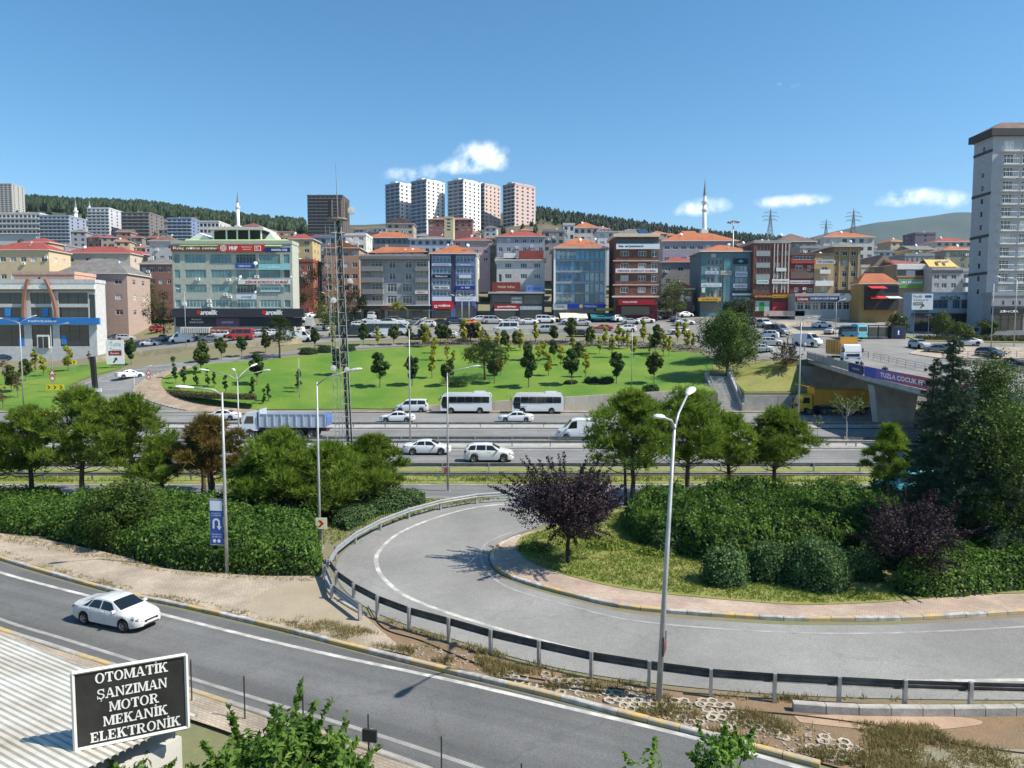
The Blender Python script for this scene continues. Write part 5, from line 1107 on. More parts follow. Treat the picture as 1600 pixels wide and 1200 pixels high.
for Y, px_a, px_b, st in ((218, 430, 1180, 36), (246, 80, 1530, 34), (275, 30, 1520, 30), (310, 200, 1510, 27), (350, 180, 1480, 25), (400, 90, 1400, 24), (455, 40, 1300, 25), (520, 250, 1250, 26)):
 px = px_a
 while px < px_b:
  w = rg.uniform(.75, 1.15) * st * .9
  base = 12; X = (px + w / 2 - 800) / F_PX * Y; z = T(X, Y); pyb = 520 - (z - CAM_Z) / Y * F_PX * 1.0
  hgt = rg.choice((2, 3, 3, 4)) * 3.0; pyt = pyb - hgt / Y * F_PX
  clash = any(abs(Y - t[2]) < 16 and px < t[1] and px + w > t[0] for t in TOWN) or (585 < px < 850 and Y > 470)
  if not clash and rg.random() < .86:
   ci = rg.randrange(len(FW)); rk = rg.choice(('hip', 'hip', 'hip', 'gable', 'flat')); rc = rg.choice('ooorrbg')
   B = house('%d-storey %s %s house %s %s' % (max(1, int(hgt / 3)), RN['flat' if rk == 'flat' else rc], CN[ci], TIER(Y), NEAR(px)), px, px + w, pyt, pyb, Y + rg.uniform(-5, 5), FW[ci], rk, rc, max(1, int(hgt / 3)), max(2, int(w * Y / F_PX / 2.6)), rg.uniform(8, 11), None, rg.uniform(-.25, .25) if Y > 235 else 0, group='houses on the town slope', side=(Y < 300), dishes=1 if Y < 400 else 0)
  px += w + rg.uniform(.5, st * .35)

# ---- minarets
def minaret(label, px, pt, pb, Y, r, nbal=2):
 p = D(px, pb, Y); H = D(px, pt, Y).z - p.z; root = thing('minaret', label, 'minaret', p)
 MB().b2(-r * 1.6, r * 1.6, -r * 1.6, r * 1.6, -20, H * .14).build('base', M_WHITE, root)
 cone = H * .30; zs_ = [H * .14, H - cone]
 b = MB(); b.lathe([(r * 1.15, zs_[0]), (r, zs_[0] + H * .04), (r * .9, zs_[1] * .78), (r * .72, zs_[1] * .781), (r * .68, zs_[1])], 14); b.build('shaft', M_WHITE, root, True)
 for k in range(nbal):
  z = lerp(zs_[0], zs_[1], .56 + .24 * k) if nbal == 2 else lerp(zs_[0], zs_[1], .78)
  b = MB(); b.lathe([(r, z - r * .9), (r * 1.4, z), (r * 1.4, z + r * .6), (r * 1.3, z + r * .6), (r * 1.3, z + r * .05), (r * .8, z + .02)], 14); b.build('balcony', M_WHITE, root)
 b = MB(); b.lathe([(r * .8, zs_[1]), (r * .78, zs_[1] + .1), (r * .38, zs_[1] + cone * .45), (.05, H * .97), (.04, H)], 12); b.build('cone', paint((.20, .21, .23), .5), root, True)
minaret('slim white minaret with two balconies and grey cone above the orange roofs', 1100, 277, 372, 300, .85)
minaret('pale minaret behind the office centre roof', 372.5, 297, 362, 420, .95, 1)
minaret('short pale minaret among the blocks below the pine wood', 119.5, 308, 362, 470, 1.1, 1)
minaret('tiny minaret tip beside the white ten-storey block', 140.5, 312, 345, 560, 1.2, 1)
# ---- power pylons
def pylon(label, px, pt, pb, Y):
 p = D(px, pb, Y); H = D(px, pt, Y).z - p.z; root = thing('power_pylon', label, 'pylon', p); b = MB(); r = H * .0045
 def hw(t): return lerp(H * .10, H * .028, min(1, t / .62)) if t < .62 else lerp(H * .028, .02, (t - .62) / .38)
 lv = [0, .16, .30, .42, .53, .62, .70, .78, .86, .93, 1.0]
 for i in range(len(lv) - 1):
  a, c = hw(lv[i]), hw(lv[i + 1]); z0, z1 = H * lv[i], H * lv[i + 1]; q0 = [(-a, -a, z0), (a, -a, z0), (a, a, z0), (-a, a, z0)]; q1 = [(-c, -c, z1), (c, -c, z1), (c, c, z1), (-c, c, z1)]
  for k in range(4): b.tube([q0[k], q1[k]], r * 1.3, 4); b.tube([q0[k], q1[(k + 1) % 4]], r, 3); b.tube([q0[(k + 1) % 4], q1[k]], r, 3); b.tube([q1[k], q1[(k + 1) % 4]], r, 3)
 b.build('lattice_mast', M_CONCD, root)
 for t, l in ((.62, .22), (.74, .26), (.86, .19)):
  b = MB()
  for s in (-1, 1):
   for y in (-1, 1): b.tube([(s * hw(t), y * hw(t), H * t), (s * H * l, 0, H * (t + .015))], r, 3); b.tube([(s * hw(t + .05), y * hw(t + .05), H * (t + .055)), (s * H * l, 0, H * (t + .015))], r, 3)
   b.tube([(s * H * l, 0, H * (t + .015)), (s * H * l, 0, H * (t - .03))], r * 1.5, 4)
  b.build('cross_arm', M_CONCD, root)
pylon('lattice power pylon standing above the striped building', 1203, 326, 374, 470)
pylon('smaller faint power pylon between its two neighbours', 1290, 342, 380, 700)
pylon('power pylon above the tall white house with orange roof', 1332.5, 326, 376, 480)
# ---- pine wood on the ridges, too far off to count
def forest(name, label, rng, n, seed, hmin, hmax):
 r_ = np.random.RandomState(seed); V = []; Fc = []
 for k in range(n):
  px = r_.uniform(*rng[0]); Y = r_.uniform(*rng[1]); X = (px - 800) / F_PX * Y; z = T(X, Y) - .5; h = r_.uniform(hmin, hmax); w = h * r_.uniform(.18, .36); o = len(V)
  m_ = 7; ph = r_.uniform(0, 6)
  for j, (t, s) in enumerate(((.05, .55), (.35, 1.0), (.65, .75), (.85, .4))):
   for q in range(m_):
    a = 6.283 * q / m_ + ph; rr = w * s * r_.uniform(.65, 1.2); V.append((X + rr * math.cos(a), Y + rr * math.sin(a), z + h * (t + r_.uniform(-.06, .06))))
  V.append((X, Y, z + h))
  for j in range(3):
   for q in range(m_): a = o + j * m_ + q; b = o + j * m_ + (q + 1) % m_; Fc.append((a, b, b + m_, a + m_))
  for q in range(m_): Fc.append((o + 3 * m_ + q, o + 3 * m_ + (q + 1) % m_, o + 4 * m_))
 mb = MB(); mb.v = V; mb.f = Fc; mb.m = [0] * len(Fc)
 o = mb.build(name, leafmat('far_wood', (.012, .024, .010), (.032, .052, .016), nscale=.02, trans=.05)); return tag(o, label, 'wood', kind='stuff')
forest('pine_wood', 'dense dark pine wood along the left ridge', ((-60, 480), (700, 1010)), 4200, 1, 6, 13)
forest('pine_wood', 'scattered dark trees on the ridge right of the towers', ((838, 1300), (640, 1010)), 1500, 2, 3, 8)
forest('tree_belt', 'green trees growing between the houses of the town slope', ((20, 1500), (215, 640)), 420, 3, 5, 9)
forest('scrub', 'low scrub bushes on the bare upper slope', ((838, 1500), (600, 1000)), 1600, 5, 1.2, 3)
# ================================================================== bridge
BL = [(118.2, 48.0, 7.75), (106, 46.75, 7.1), (93, 45.4, 6.45), (77, 43.75, 5.95), (60, 42.0, 5.75), (40, 39.9, 5.7)]     # y, x of left edge, deck level
BW = 22.0
root = thing('road_bridge', 'grey concrete road bridge crossing the highway, carrying two carriageways', 'bridge', (0, 0, 0))
b = MB()
for i in range(len(BL) - 1):
 (y0, x0, z0), (y1, x1, z1) = BL[i], BL[i + 1]
 b.quad((x1, y1, z1), (x1 + BW, y1, z1), (x0 + BW, y0, z0), (x0, y0, z0), 1)
 for (xa, xb, za, zb_) in ((0, 1.2, -.55, -.55),): pass
 # fascia, chamfered soffit
 P0 = [(x0, z0), (x0, z0 - .55), (x0 + 1.6, z0 - 1.15), (x0 + BW - 1.6, z0 - 1.15), (x0 + BW, z0 - .55), (x0 + BW, z0)]; P1 = [(x1, z1), (x1, z1 - .55), (x1 + 1.6, z1 - 1.15), (x1 + BW - 1.6, z1 - 1.15), (x1 + BW, z1 - .55), (x1 + BW, z1)]
 for k in range(5): b.quad((P0[k][0], y0, P0[k][1]), (P0[k + 1][0], y0, P0[k + 1][1]), (P1[k + 1][0], y1, P1[k + 1][1]), (P1[k][0], y1, P1[k][1]), 0)
b.build('deck', [M_CONC, M_PLAZA], root)
def bx_at(y):
 for i in range(len(BL) - 1):
  if BL[i + 1][0] <= y <= BL[i][0]:
   t = (y - BL[i][0]) / (BL[i + 1][0] - BL[i][0]); return lerp(BL[i][1], BL[i + 1][1], t), lerp(BL[i][2], BL[i + 1][2], t)
 return (BL[0][1], BL[0][2]) if y > BL[0][0] else (BL[-1][1], BL[-1][2])
for y in (93.0, 58.0):
 bx, bz = bx_at(y)
 for k in range(3):
  a = bx + 1.1 + k * 7.4; p = MB(); zt = bz - 1.14
  p.add([(a + .55, y - .7, 0), (a + 5.0, y - .7, 0), (a + 5.0, y + .7, 0), (a + .55, y + .7, 0), (a - .2, y - .8, zt), (a + 5.6, y - .8, zt), (a + 5.6, y + .8, zt), (a - .2, y + .8, zt)], [(0, 1, 5, 4), (1, 2, 6, 5), (2, 3, 7, 6), (3, 0, 4, 7)]); p.build('pier', M_CONC, root)
p = MB(); p.b2(46.2, 72, 116.6, 117.4, 0, 6.6); p.build('abutment', M_CONC, root)
M_PANEL = pm('railing_panel_blue_grey', (.30, .34, .40), .35, .1, .5, metal=.2)
prev = None; yy = 118.0
while yy > 45:
 x, z = bx_at(yy); x2, z2 = bx_at(yy - 2.0)
 p = MB(); p.b2(-.05, .05, -.05, .05, 0, 1.25); p.build('railing_post', M_STEEL, root, loc=(x + .18, yy, z))
 p = MB(); p.add([(x + .16, yy - .06, z + .12), (x2 + .16, yy - 1.94, z2 + .12), (x2 + .16, yy - 1.94, z2 + 1.1), (x + .16, yy - .06, z + 1.1), (x + .2, yy - .06, z + .12), (x2 + .2, yy - 1.94, z2 + .12), (x2 + .2, yy - 1.94, z2 + 1.1), (x + .2, yy - .06, z + 1.1)], [(3, 2, 1, 0), (4, 5, 6, 7), (0, 4, 7, 3), (1, 2, 6, 5), (3, 7, 6, 2), (0, 1, 5, 4)]); p.build('railing_panel', M_PANEL, root)
 p = MB(); p.tube([(x + .18, yy, z + 1.22), (x2 + .18, yy - 2, z2 + 1.22)], .045, 6); p.build('handrail', M_STEEL, root)
 yy -= 2.0
for off, nm in ((BW * .48, 'median_railing'), (BW - .3, 'side_railing')):
 yy = 117.0
 while yy > 50:
  x, z = bx_at(yy); x2, z2 = bx_at(yy - 3); p = MB(); o = off
  p.tube([(x + o, yy, z), (x + o, yy, z + 1.05)], .05, 5)
  for h in (.35, .7, 1.02): p.tube([(x + o, yy, z + h), (x2 + o, yy - 3, z2 + h)], .035, 4)
  p.build(nm, M_STEEL, root); yy -= 3
for off in (3.6, 7.2, 14.4, 18):
 p = MB(); yy = 117
 while yy > 46:
  x, z = bx_at(yy); x2, z2 = bx_at(yy - 3); p.quad((x + off, yy, z + .006), (x + off + .14, yy, z + .006), (x2 + off + .14, yy - 3, z2 + .006), (x2 + off, yy - 3, z2 + .006)); yy -= 7.5
 p.build('lane_line', M_LINEW, root)
# banners hung on the railing
def banner(label, ya, yb, cols, txt, tcol, h=1.25, kh=.7, kw=.85):
 x0, z0 = bx_at(ya); x1, z1 = bx_at(yb); L = math.hypot(x1 - x0, yb - ya); a = math.atan2(yb - ya, x1 - x0); sl = (z1 - z0) / L
 root = thing('banner', label, 'banner', (x0 + .10, ya, z0), a); n = len(cols)
 for i, c in enumerate(cols):
  xa, xb = L * i / n, L * (i + 1) / n; p = MB()
  p.add([(xa, -.03, xa * sl - .02), (xb, -.03, xb * sl - .02), (xb, -.03, xb * sl + h), (xa, -.03, xa * sl + h), (xa, 0, xa * sl - .02), (xb, 0, xb * sl - .02), (xb, 0, xb * sl + h), (xa, 0, xa * sl + h)], [(0, 1, 2, 3), (7, 6, 5, 4), (3, 2, 6, 7), (0, 4, 5, 1), (0, 3, 7, 4), (1, 5, 6, 2)]); p.build('cloth_panel', paint(c, .6), root)
 if txt:
  me = text_mesh(txt, h * kh, L * kw, paint(tcol, .5), .035)
  for v in me.vertices: v.co.z += (v.co.x + L * .53) * sl + h * .5
  link('lettering', me, root, (L * .53, -.045, 0))
 return root
banner('long violet and red festival banner with white capitals on the bridge railing', 93.2, 68.0, [rgb(70, 84, 170), rgb(128, 96, 170), rgb(150, 96, 150), rgb(176, 92, 120), rgb(178, 84, 104), rgb(176, 80, 96), rgb(170, 80, 110)], 'TUZLA ÇOCUK FESTİVALİ', (.85, .82, .84))
banner('small navy banner with round white emblem on the bridge railing', 99.0, 93.8, [rgb(36, 52, 104)], 'BELEDİYESİ', (.5, .56, .7), 1.2, .22, .5)

# ================================================================== guardrails
WPROF = [(0, .0), (.08, .05), (.08, .11), (.02, .155), (.08, .20), (.08, .26), (0, .31)]
def guardrail(label, path, post=4.0, h=.45, side=1, group=None, mat=None, tilt=0.0, seg=4.0, lim=None):
 P = [Vector(p) for p in path]; root = thing('guardrail', label, 'guardrail', (P[0].x, P[0].y, P[0].z), 0, group); o0 = P[0]
 pts = resample(P, seg); sub = 4 if seg >= 4 and len(path) > 6 else 1; fine = resample(P, seg / sub); b = None; mat = mat or M_RUST
 def sect(i):
  p = fine[i]; t = (fine[min(i + 1, len(fine) - 1)] - fine[max(i - 1, 0)]).normalized(); n = Vector((-t.y, t.x, 0)).normalized() * side
  return [p - o0 + n * (a + .06) + Vector((0, 0, h + z)) for a, z in WPROF]
 for i0 in range(0, len(fine) - 1, sub):
  b = MB(); last = min(i0 + sub, len(fine) - 1); S = [sect(i) for i in range(i0, last + 1)]
  for q in range(len(S) - 1):
   for k in range(6): b.quad(S[q][k], S[q + 1][k], S[q + 1][k + 1], S[q][k + 1])
  b.build('beam', mat, root)
 ps = resample(P, post)
 pm_ = MB().box((0, 0, (h + .34) / 2), (.11, .13, h + .34)).mesh('post', M_STEEL)
 for i, p in enumerate(ps):
  t = (ps[min(i + 1, len(ps) - 1)] - ps[max(i - 1, 0)]); link('post', pm_, root, p - o0, math.atan2(t.y, t.x))
 return root
def hrail(label, py, x0, x1, side=1, **k): y = G(800, py).y; return guardrail(label, [(x0, y, .03), (x1, y, .03)], side=side, **k)
hrail('steel guardrail between the bus lane and the far carriageway', 669, -92, 66, -1)
hrail('steel guardrail along the central reservation, far side', 693.5, -84, 60, 1)
hrail('steel guardrail along the central reservation, near side', 699.5, -80, 62, -1)
hrail('steel guardrail at the near edge of the near carriageway', 738, -70, 46, 1)
hrail('steel guardrail beside the grass strip of the near frontage road', 752, -62, 42, -1)
guardrail('curved steel guardrail around the head of the loop ramp', SP([(808, 783), (740, 788), (690, 797), (640, 811), (580, 836), (540, 862), (515, 888), (506, 912), (523, 945), (572, 980)], 10), post=3.0, side=1, mat=M_STEEL, seg=3.0)
guardrail('long dark steel guardrail between the loop ramp and the verge', [p + Vector((0, 0, .06)) for p in SP([(512, 905), (530, 930), (556, 948), (600, 972), (663, 995), (720, 1010), (780, 1029), (848, 1045), (920, 1062), (1000, 1076), (1085, 1089), (1185, 1098), (1290, 1104), (1390, 1110), (1497, 1114), (1640, 1118), (1900, 1120), (2300, 1116)], 10)], post=2.0, h=.62, side=1, seg=2.0, mat=pm('guardrail_shaded', (.135, .125, .115), .6, .35, 1.5, metal=.4))  # shade on the beam's back painted in as a darker steel colour

# ================================================================== street lamps
_hm = None
def lamp(label, base, H, arms, r=.085, group=None, lean=(0, 0), hs=1.0):
 global _hm
 if _hm is None:
  b = MB(); n = 10; prof = [(0, .05, .05), (.12, .09, .07), (.35, .15, .10), (.62, .16, .10), (.8, .10, .06), (.84, .02, .02)]
  rings = []
  for (x, w, h) in prof: rings.append([(x, w * math.cos(6.2832 * k / n), h * math.sin(6.2832 * k / n) * (1 if math.sin(6.2832 * k / n) > 0 else .45)) for k in range(n)])
  for i in range(len(rings) - 1):
   for k in range(n): b.quad(rings[i][k], rings[i][(k + 1) % n], rings[i + 1][(k + 1) % n], rings[i + 1][k])
  b.poly(rings[0][::-1]); b.poly(rings[-1]); _hm = b.mesh('lamp_head', pm('lamp_head_grey', (.62, .62, .60), .4, .05, 1, metal=.1), True)
 r *= .78; root = thing('street_lamp', label, 'street lamp', base, 0, group)
 top = Vector((lean[0], lean[1], H)); b = MB(); b.tube([(0, 0, -.4), (lean[0] * .5, lean[1] * .5, H * .5), tuple(top)], [r * 1.25, r, r * .62], 10); b.build('pole', M_POLE, root, True)
 MB().b2(-.2, .2, -.2, .2, -.02, .05).build('base_plate', M_POLE, root)
 for a in arms:
  v = Vector(a); b = MB(); b.tube([tuple(top - Vector((0, 0, .15))), tuple(top + v * .3 + Vector((0, 0, .06))), tuple(top + v)], [r * .6, r * .5, r * .45], 7); b.build('arm', M_POLE, root, True)
  o = link('lamp_head', _hm, root, top + v); d = v.normalized(); o.rotation_euler = (0, -math.asin(d.z) * .5, math.atan2(d.y, d.x)); o.scale = (hs,) * 3
 return root
lamp('tall twin-arm street lamp leaning on the bare verge by the ramp', G(1028, 1098), 9.1, [(.75, 1.5, .8), (-.6, -1.2, .35)], .10, lean=(.42, .1), hs=1.05)
lamp('single-arm street lamp carrying the U-turn banner', G(355, 897), 9.1, [(-1.15, -.5, .25)], .095)
lamp('single-arm street lamp with a chevron sign at the ramp bend', G(500, 857), 9.3, [(1.7, -.3, .6)], .09, hs=1.1)
lamp('four-headed street lamp rising behind the pines', G(375, 742), 8.2, [(-2.2, -.3, .65), (2.1, -.3, .6), (-.7, 1.2, .55), (.6, 1.4, .9)], .09)
lamp('twin-arm street lamp in the central reservation, before the parked van', G(641, 697), 12.4, [(1.1, 0, .9), (-1.1, 0, .8)], .10)
lamp('single-arm street lamp beside the frontage road, before the first bus', G(700, 768), 9.0, [(1.7, -.3, .45)], .085)
lamp('tall single-arm street lamp in front of the bridge', G(1247, 672), 13.6, [(.9, -.5, .25)], .11)
lamp('twin-arm street lamp on the lawn before the bank', TG(37, 636), 13.2, [(-2.6, 0, .6), (1.4, .6, .9)], .11)
lamp('thin single-arm street lamp on the lawn beside the bank', TG(83, 603), 10.4, [(2.4, 0, .5)], .08)
lamp('small single-arm lamp at the inner kerb of the slip road', TG(211, 632), 4.6, [(1.9, .3, 1.3)], .07)
lamp('twin-arm street lamp on the street before the blue-tiled office', TG(722, 531), 8.6, [(-1.6, 0, .9), (1.6, 0, .9)], .09)
lamp('twin-arm street lamp close to the street before the grey-white house', TG(733, 529), 8.4, [(-1.6, 0, .9), (1.6, 0, .9)], .09)
lamp('street lamp under the tree beside the lattice mast', TG(518, 531), 9.0, [(-1.2, 0, 1.0)], .08)
lamp('thin lamp post in the middle of the lawn among saplings', TG(987, 603), 9.0, [], .07)
lamp('thin lamp post at the left end of the lawn', TG(468, 622), 6.5, [], .06)
lamp('straight lamp post before the blue showroom', on(88, 133), 11.6, [], .10)
lamp('lamp post with long arm before the blue showroom', on(91.5, 132), 12.4, [(-3.0, 0, .5)], .10)
lamp('lamp post on the hedge strip before the ZİNCİR restaurant', on(103, 141), 9.8, [(-1.0, 0, .4)], .08)
lamp('street lamp beside the bus stop at the junction', on(66.5, 149), 7.0, [(1.2, .2, .5)], .08)
lamp('street lamp before the office centre', TG(291, 549), 12.5, [(-1.0, 0, .5)], .08)
# flood-light mast
p = TG(1143, 489); root = thing('floodlight_mast', 'very tall floodlight mast with ring of lamps before the teal building', 'light mast', p)
Hm = D(1143, 343, p.y).z - p.z
b = MB(); b.tube([(0, 0, -.5), (0, 0, Hm)], [.28, .14], 10); b.build('pole', M_POLE, root, True)
b = MB()
for k in range(8): a0, a1 = R(45 * k), R(45 * k + 45); b.tube([(1.0 * math.cos(a0), 1.0 * math.sin(a0), Hm - .6), (1.0 * math.cos(a1), 1.0 * math.sin(a1), Hm - .6)], .06, 4); b.tube([(0, 0, Hm - .2), (1.0 * math.cos(a0), 1.0 * math.sin(a0), Hm - .6)], .05, 4)
b.build('ring', M_CONCD, root)
for k in range(8):
 a0 = R(45 * k + 20); b = MB(); b.box((1.35 * math.cos(a0), 1.35 * math.sin(a0), Hm - .75), (.55, .5, .28), 0, a0); b.build('floodlight', M_CONCD, root)
# ================================================================== lattice radio mast
p = G(548, 790); root = thing('radio_mast', 'slender lattice radio mast with antennas and black cable tray', 'radio mast', p, R(12))
Hm = 19.6; tx = -.55
def mc(t, k, r): a = R(90 + 120 * k); return Vector((tx * t + r * math.cos(a), r * math.sin(a), Hm * t))
b = MB(); n = 22
for k in range(3): b.tube([mc(0, k, .40), mc(1, k, .24)], .03, 6)
for i in range(n):
 t0, t1 = i / n, (i + 1) / n; r0, r1 = lerp(.40, .24, t0), lerp(.40, .24, t1)
 for k in range(3): b.tube([mc(t0, k, r0), mc(t1, (k + 1) % 3, r1)], .016, 4); b.tube([mc(t1, k, r1), mc(t1, (k + 1) % 3, r1)], .018, 4)
b.build('lattice', M_STEEL, root)
b = MB(); b.add([mc(t, 0, lerp(.40, .24, t) + .05) + Vector((dx, -.12, 0)) for t in (0, 1) for dx in (-.1, .1)], [(0, 1, 3, 2)]); b.tube([mc(0, 2, .32), mc(.95, 2, .2)], .05, 6); b.build('cable_tray', M_BLACK, root)
for dx in (-.5, -.78):
 b = MB(); b.tube([(dx, 0, 0), (dx + tx - .05, 0, Hm * .98)], .022, 5); b.build('ladder_rail', M_STEEL, root)
b = MB()
for k in range(44): t = k / 44; b.tube([(-.78 + (tx - .05) * t, 0, Hm * .98 * t), (-.5 + (tx - .05) * t, 0, Hm * .98 * t)], .014, 4)
b.build('rung', M_STEEL, root)['kind'] = 'stuff'
b = MB(); b.lathe([(.2, Hm), (.7, Hm), (.7, Hm + .1), (.2, Hm + .12)], 12, 0, (tx, 0, 0)); b.build('platform', M_CONCD, root)
b = MB(); b.tube([(tx, 0, Hm), (tx - .08, 0, Hm + 3.8)], [.05, .015], 6); b.build('whip_antenna', M_CONCD, root)
for k in range(5):
 a = R(72 * k + 10); b = MB(); b.box((tx + .6 * math.cos(a), .6 * math.sin(a), Hm + .7), (.12, .2, 1.1), 0, a); b.build('panel_antenna', paint((.10, .085, .08), .7), root)
for (x, y, z, r) in ((-.9, -.3, 14.2, .2), (.2, -.5, 15.5, .18), (-1.0, -.3, 9.6, .2), (-.1, -.6, 9.5, .18), (.35, -.4, Hm + .6, .25), (.25, -.5, 18.2, .2)):
 b = MB(); b.lathe([(0, -.02), (r, 0), (r, .18), (.1, .22)], 12, 0, (0, 0, 0), 'y'); b.build('drum_antenna', paint((.5, .5, .5), .6), root, loc=(x, y, z))
b = MB(); b.b2(-.7, .7, -.6, .6, -.1, 1.1); b.build('concrete_base', M_CONC, root)
# ================================================================== signs
def board(label, c, w, h, zb, mat, ry=0.0, posts=2, pm_=None, name='road_sign', cat='road sign', th=.08, group=None):
 root = thing(name, label, cat, c, ry, group); MB().b2(-w / 2, w / 2, -th, 0, zb, zb + h).build('panel', mat, root)
 for k in range(posts):
  x = 0 if posts == 1 else lerp(-w * .35, w * .35, k / (posts - 1)); b = MB(); b.tube([(x, .06, 0), (x, .06, zb + h * .9)], .05, 6); b.build('post', pm_ or M_STEEL, root)
 return root
def arrow_up(root, x, z, s, m, y=-.1, rot=0.0):
 P = [(-.12, -.5), (.12, -.5), (.12, .1), (.34, .1), (0, .5), (-.34, .1), (-.12, .1)]; cs, sn = math.cos(rot), math.sin(rot); b = MB()
 b.poly([(x + (p[0] * cs - p[1] * sn) * s, y, z + (p[0] * sn + p[1] * cs) * s) for p in P]); return b.build('arrow', m, root)
# big white direction boards
p = TG(181, 575); Yp = p.y; k = Yp / F_PX; zb = D(181, 569, Yp).z - p.z; w = 27 * k; h = 38 * k
root = board('white direction board with red strip and arrow beside the slip road', p, w, h, zb, paint((.74, .76, .74), .6), R(4), 2, name='direction_board', cat='direction sign')
for i, (t, hh) in enumerate((('Tuzla', .8), ('Tersane', .7))): lettering(t, hh, w * .62, paint((.30, .34, .36), .5), root, (.1, -.1, zb + h - .8 - i * 1.15), .0)
MB().b2(-w * .36, w * .36, -.1, -.085, zb + h * .36, zb + h * .36 + .9).build('red_strip', paint(rgb(150, 34, 40), .5), root); lettering('İçmeler', .5, w * .5, M_WHITE, root, (0, -.12, zb + h * .36 + .45), .01); arrow_up(root, 0, zb + h * .17, 1.2, M_DARK, -.1, R(-35))
p = on(68.8 + 22, 150); Yp = 150; a, b_ = D(1425, 459, Yp), D(1457, 484, Yp); w = b_.x - a.x; h = a.z - b_.z; pp = on((a.x + b_.x) / 2, Yp); zb = b_.z - pp.z
root = board('large white direction board with arrow before the blue showroom', pp, w, h, zb, paint((.62, .65, .66), .6), 0, 2, M_CONCD, 'direction_board', 'direction sign')
for i, t in enumerate(('Pendik', 'S.Gökçen H.')): lettering(t, .5, w * (.4 if i == 0 else .7), paint((.12, .16, .2), .5), root, (-w * (.22 if i == 0 else .06), -.1, zb + h - .55 - i * .75), .01)
MB().b2(w * .12, w * .42, -.1, -.085, zb + h - .8, zb + h - .3).build('blue_plate', paint(rgb(44, 70, 150), .5), root); MB().b2(-w * .42, w * .02, -.1, -.085, zb + h - 2.35, zb + h - 1.75).build('dark_plate', paint((.08, .11, .12), .5), root); lettering('KURTKÖY', .36, w * .38, M_WHITE, root, (-w * .2, -.12, zb + h - 2.05), .01); arrow_up(root, 0, zb + .75, 1.1, M_DARK, -.1, R(-45))
# chevrons, warning signs
def diamond_sign(label, c, z, s, m, arrow=True, n=1, ry=0.0):
 root = thing('chevron_sign', label, 'road sign', c, ry)
 for i in range(n):
  x = (i - (n - 1) / 2) * s * 1.05; MB().b2(x - s / 2, x + s / 2, -.04, 0, z, z + s).build('panel', m, root)
  b = MB(); q = s * .3; cz = z + s / 2; b.poly([(x - q, -.05, cz + q), (x - q * .2, -.05, cz + q), (x + q * .8, -.05, cz), (x - q * .2, -.05, cz - q), (x - q, -.05, cz - q), (x, -.05, cz)][::-1]); b.build('chevron', M_RED if m is not M_YEL else M_BLACK, root)
 b = MB(); b.tube([(0, .05, 0), (0, .05, z + s)], .035, 6); b.build('post', M_STEEL, root); return root
M_RED = paint(rgb(190, 30, 34), .5); M_YEL = paint(rgb(224, 206, 40), .5)
diamond_sign('yellow framed red chevron sign at the ramp bend', G(503, 858), 1.15, .62, paint((.75, .70, .45), .5))
diamond_sign('red chevron sign seen edge-on above the grass strip guardrail', G(698, 758), .95, .5, paint((.30, .14, .13), .5))
diamond_sign('row of three yellow chevrons on the far left lawn', TG(87, 622), 1.3, .95, M_YEL, n=3)
diamond_sign('single yellow chevron on the far left lawn', TG(117, 588), 2.2, .85, M_YEL)
diamond_sign('dark chevron plate on the loop lamp pole', G(1036, 1094), 1.6, .62, paint((.05, .05, .055), .6), ry=R(70))
def tri_sign(label, c, z, s):
 root = thing('warning_sign', label, 'road sign', c); b = MB(); b.prism_y([(-s / 2, z), (s / 2, z), (0, z + s * .87)], -.03, 0); b.build('red_triangle', M_RED, root); b = MB(); b.prism_y([(-s * .3, z + s * .12), (s * .3, z + s * .12), (0, z + s * .62)], -.045, -.031); b.build('white_field', M_WHITE, root)
 b = MB(); b.lathe([(0, -.04), (s * .36, -.04)], 16, 0, (0, 0, z - s * .42), 'y'); b.build('round_plate', M_RED, root); b = MB(); b.lathe([(0, -.05), (s * .25, -.05)], 16, 0, (0, 0, z - s * .42), 'y'); b.build('round_field', M_WHITE, root); b = MB(); b.tube([(0, .03, 0), (0, .03, z + s * .6)], .035, 6); b.build('post', M_STEEL, root)
tri_sign('triangular warning sign over round speed sign on the far left lawn', TG(83, 614), 3.0, 1.3)
tri_sign('triangular warning sign at the inner kerb of the slip road', TG(233, 609), 2.6, 1.0)
p = TG(168, 641); root = thing('hazard_marker', 'yellow hazard marker at the fork of the slip road', 'road sign', p); b = MB(); b.prism_y([(-.35, .2), (.35, .2), (.35, 1.2), (0, 1.7), (-.35, 1.2)], -.05, 0); b.build('panel', M_YEL, root); arrow_up(root, 0, .8, .7, M_BLACK, -.06)
# dark leaning post with white plate (black advert pole seen edge-on)
p = TG(152, 641); root = thing('advert_pylon', 'tall dark advertising pylon seen edge-on, with a small white plate', 'sign', p); Hs = D(147, 557, p.y).z - p.z; b = MB(); b.add([(-.30, -.3, 0), (.30, -.3, 0), (.30, .3, 0), (-.30, .3, 0), (-.72, -.3, Hs), (-.12, -.3, Hs), (-.12, .3, Hs), (-.72, .3, Hs)], [(0, 1, 5, 4), (1, 2, 6, 5), (2, 3, 7, 6), (3, 0, 4, 7), (4, 5, 6, 7)]); b.build('post', M_BLACK, root); MB().b2(-.5, 1.0, -.42, -.32, Hs * .35, Hs * .35 + .5).build('plate', M_WHITE, root)
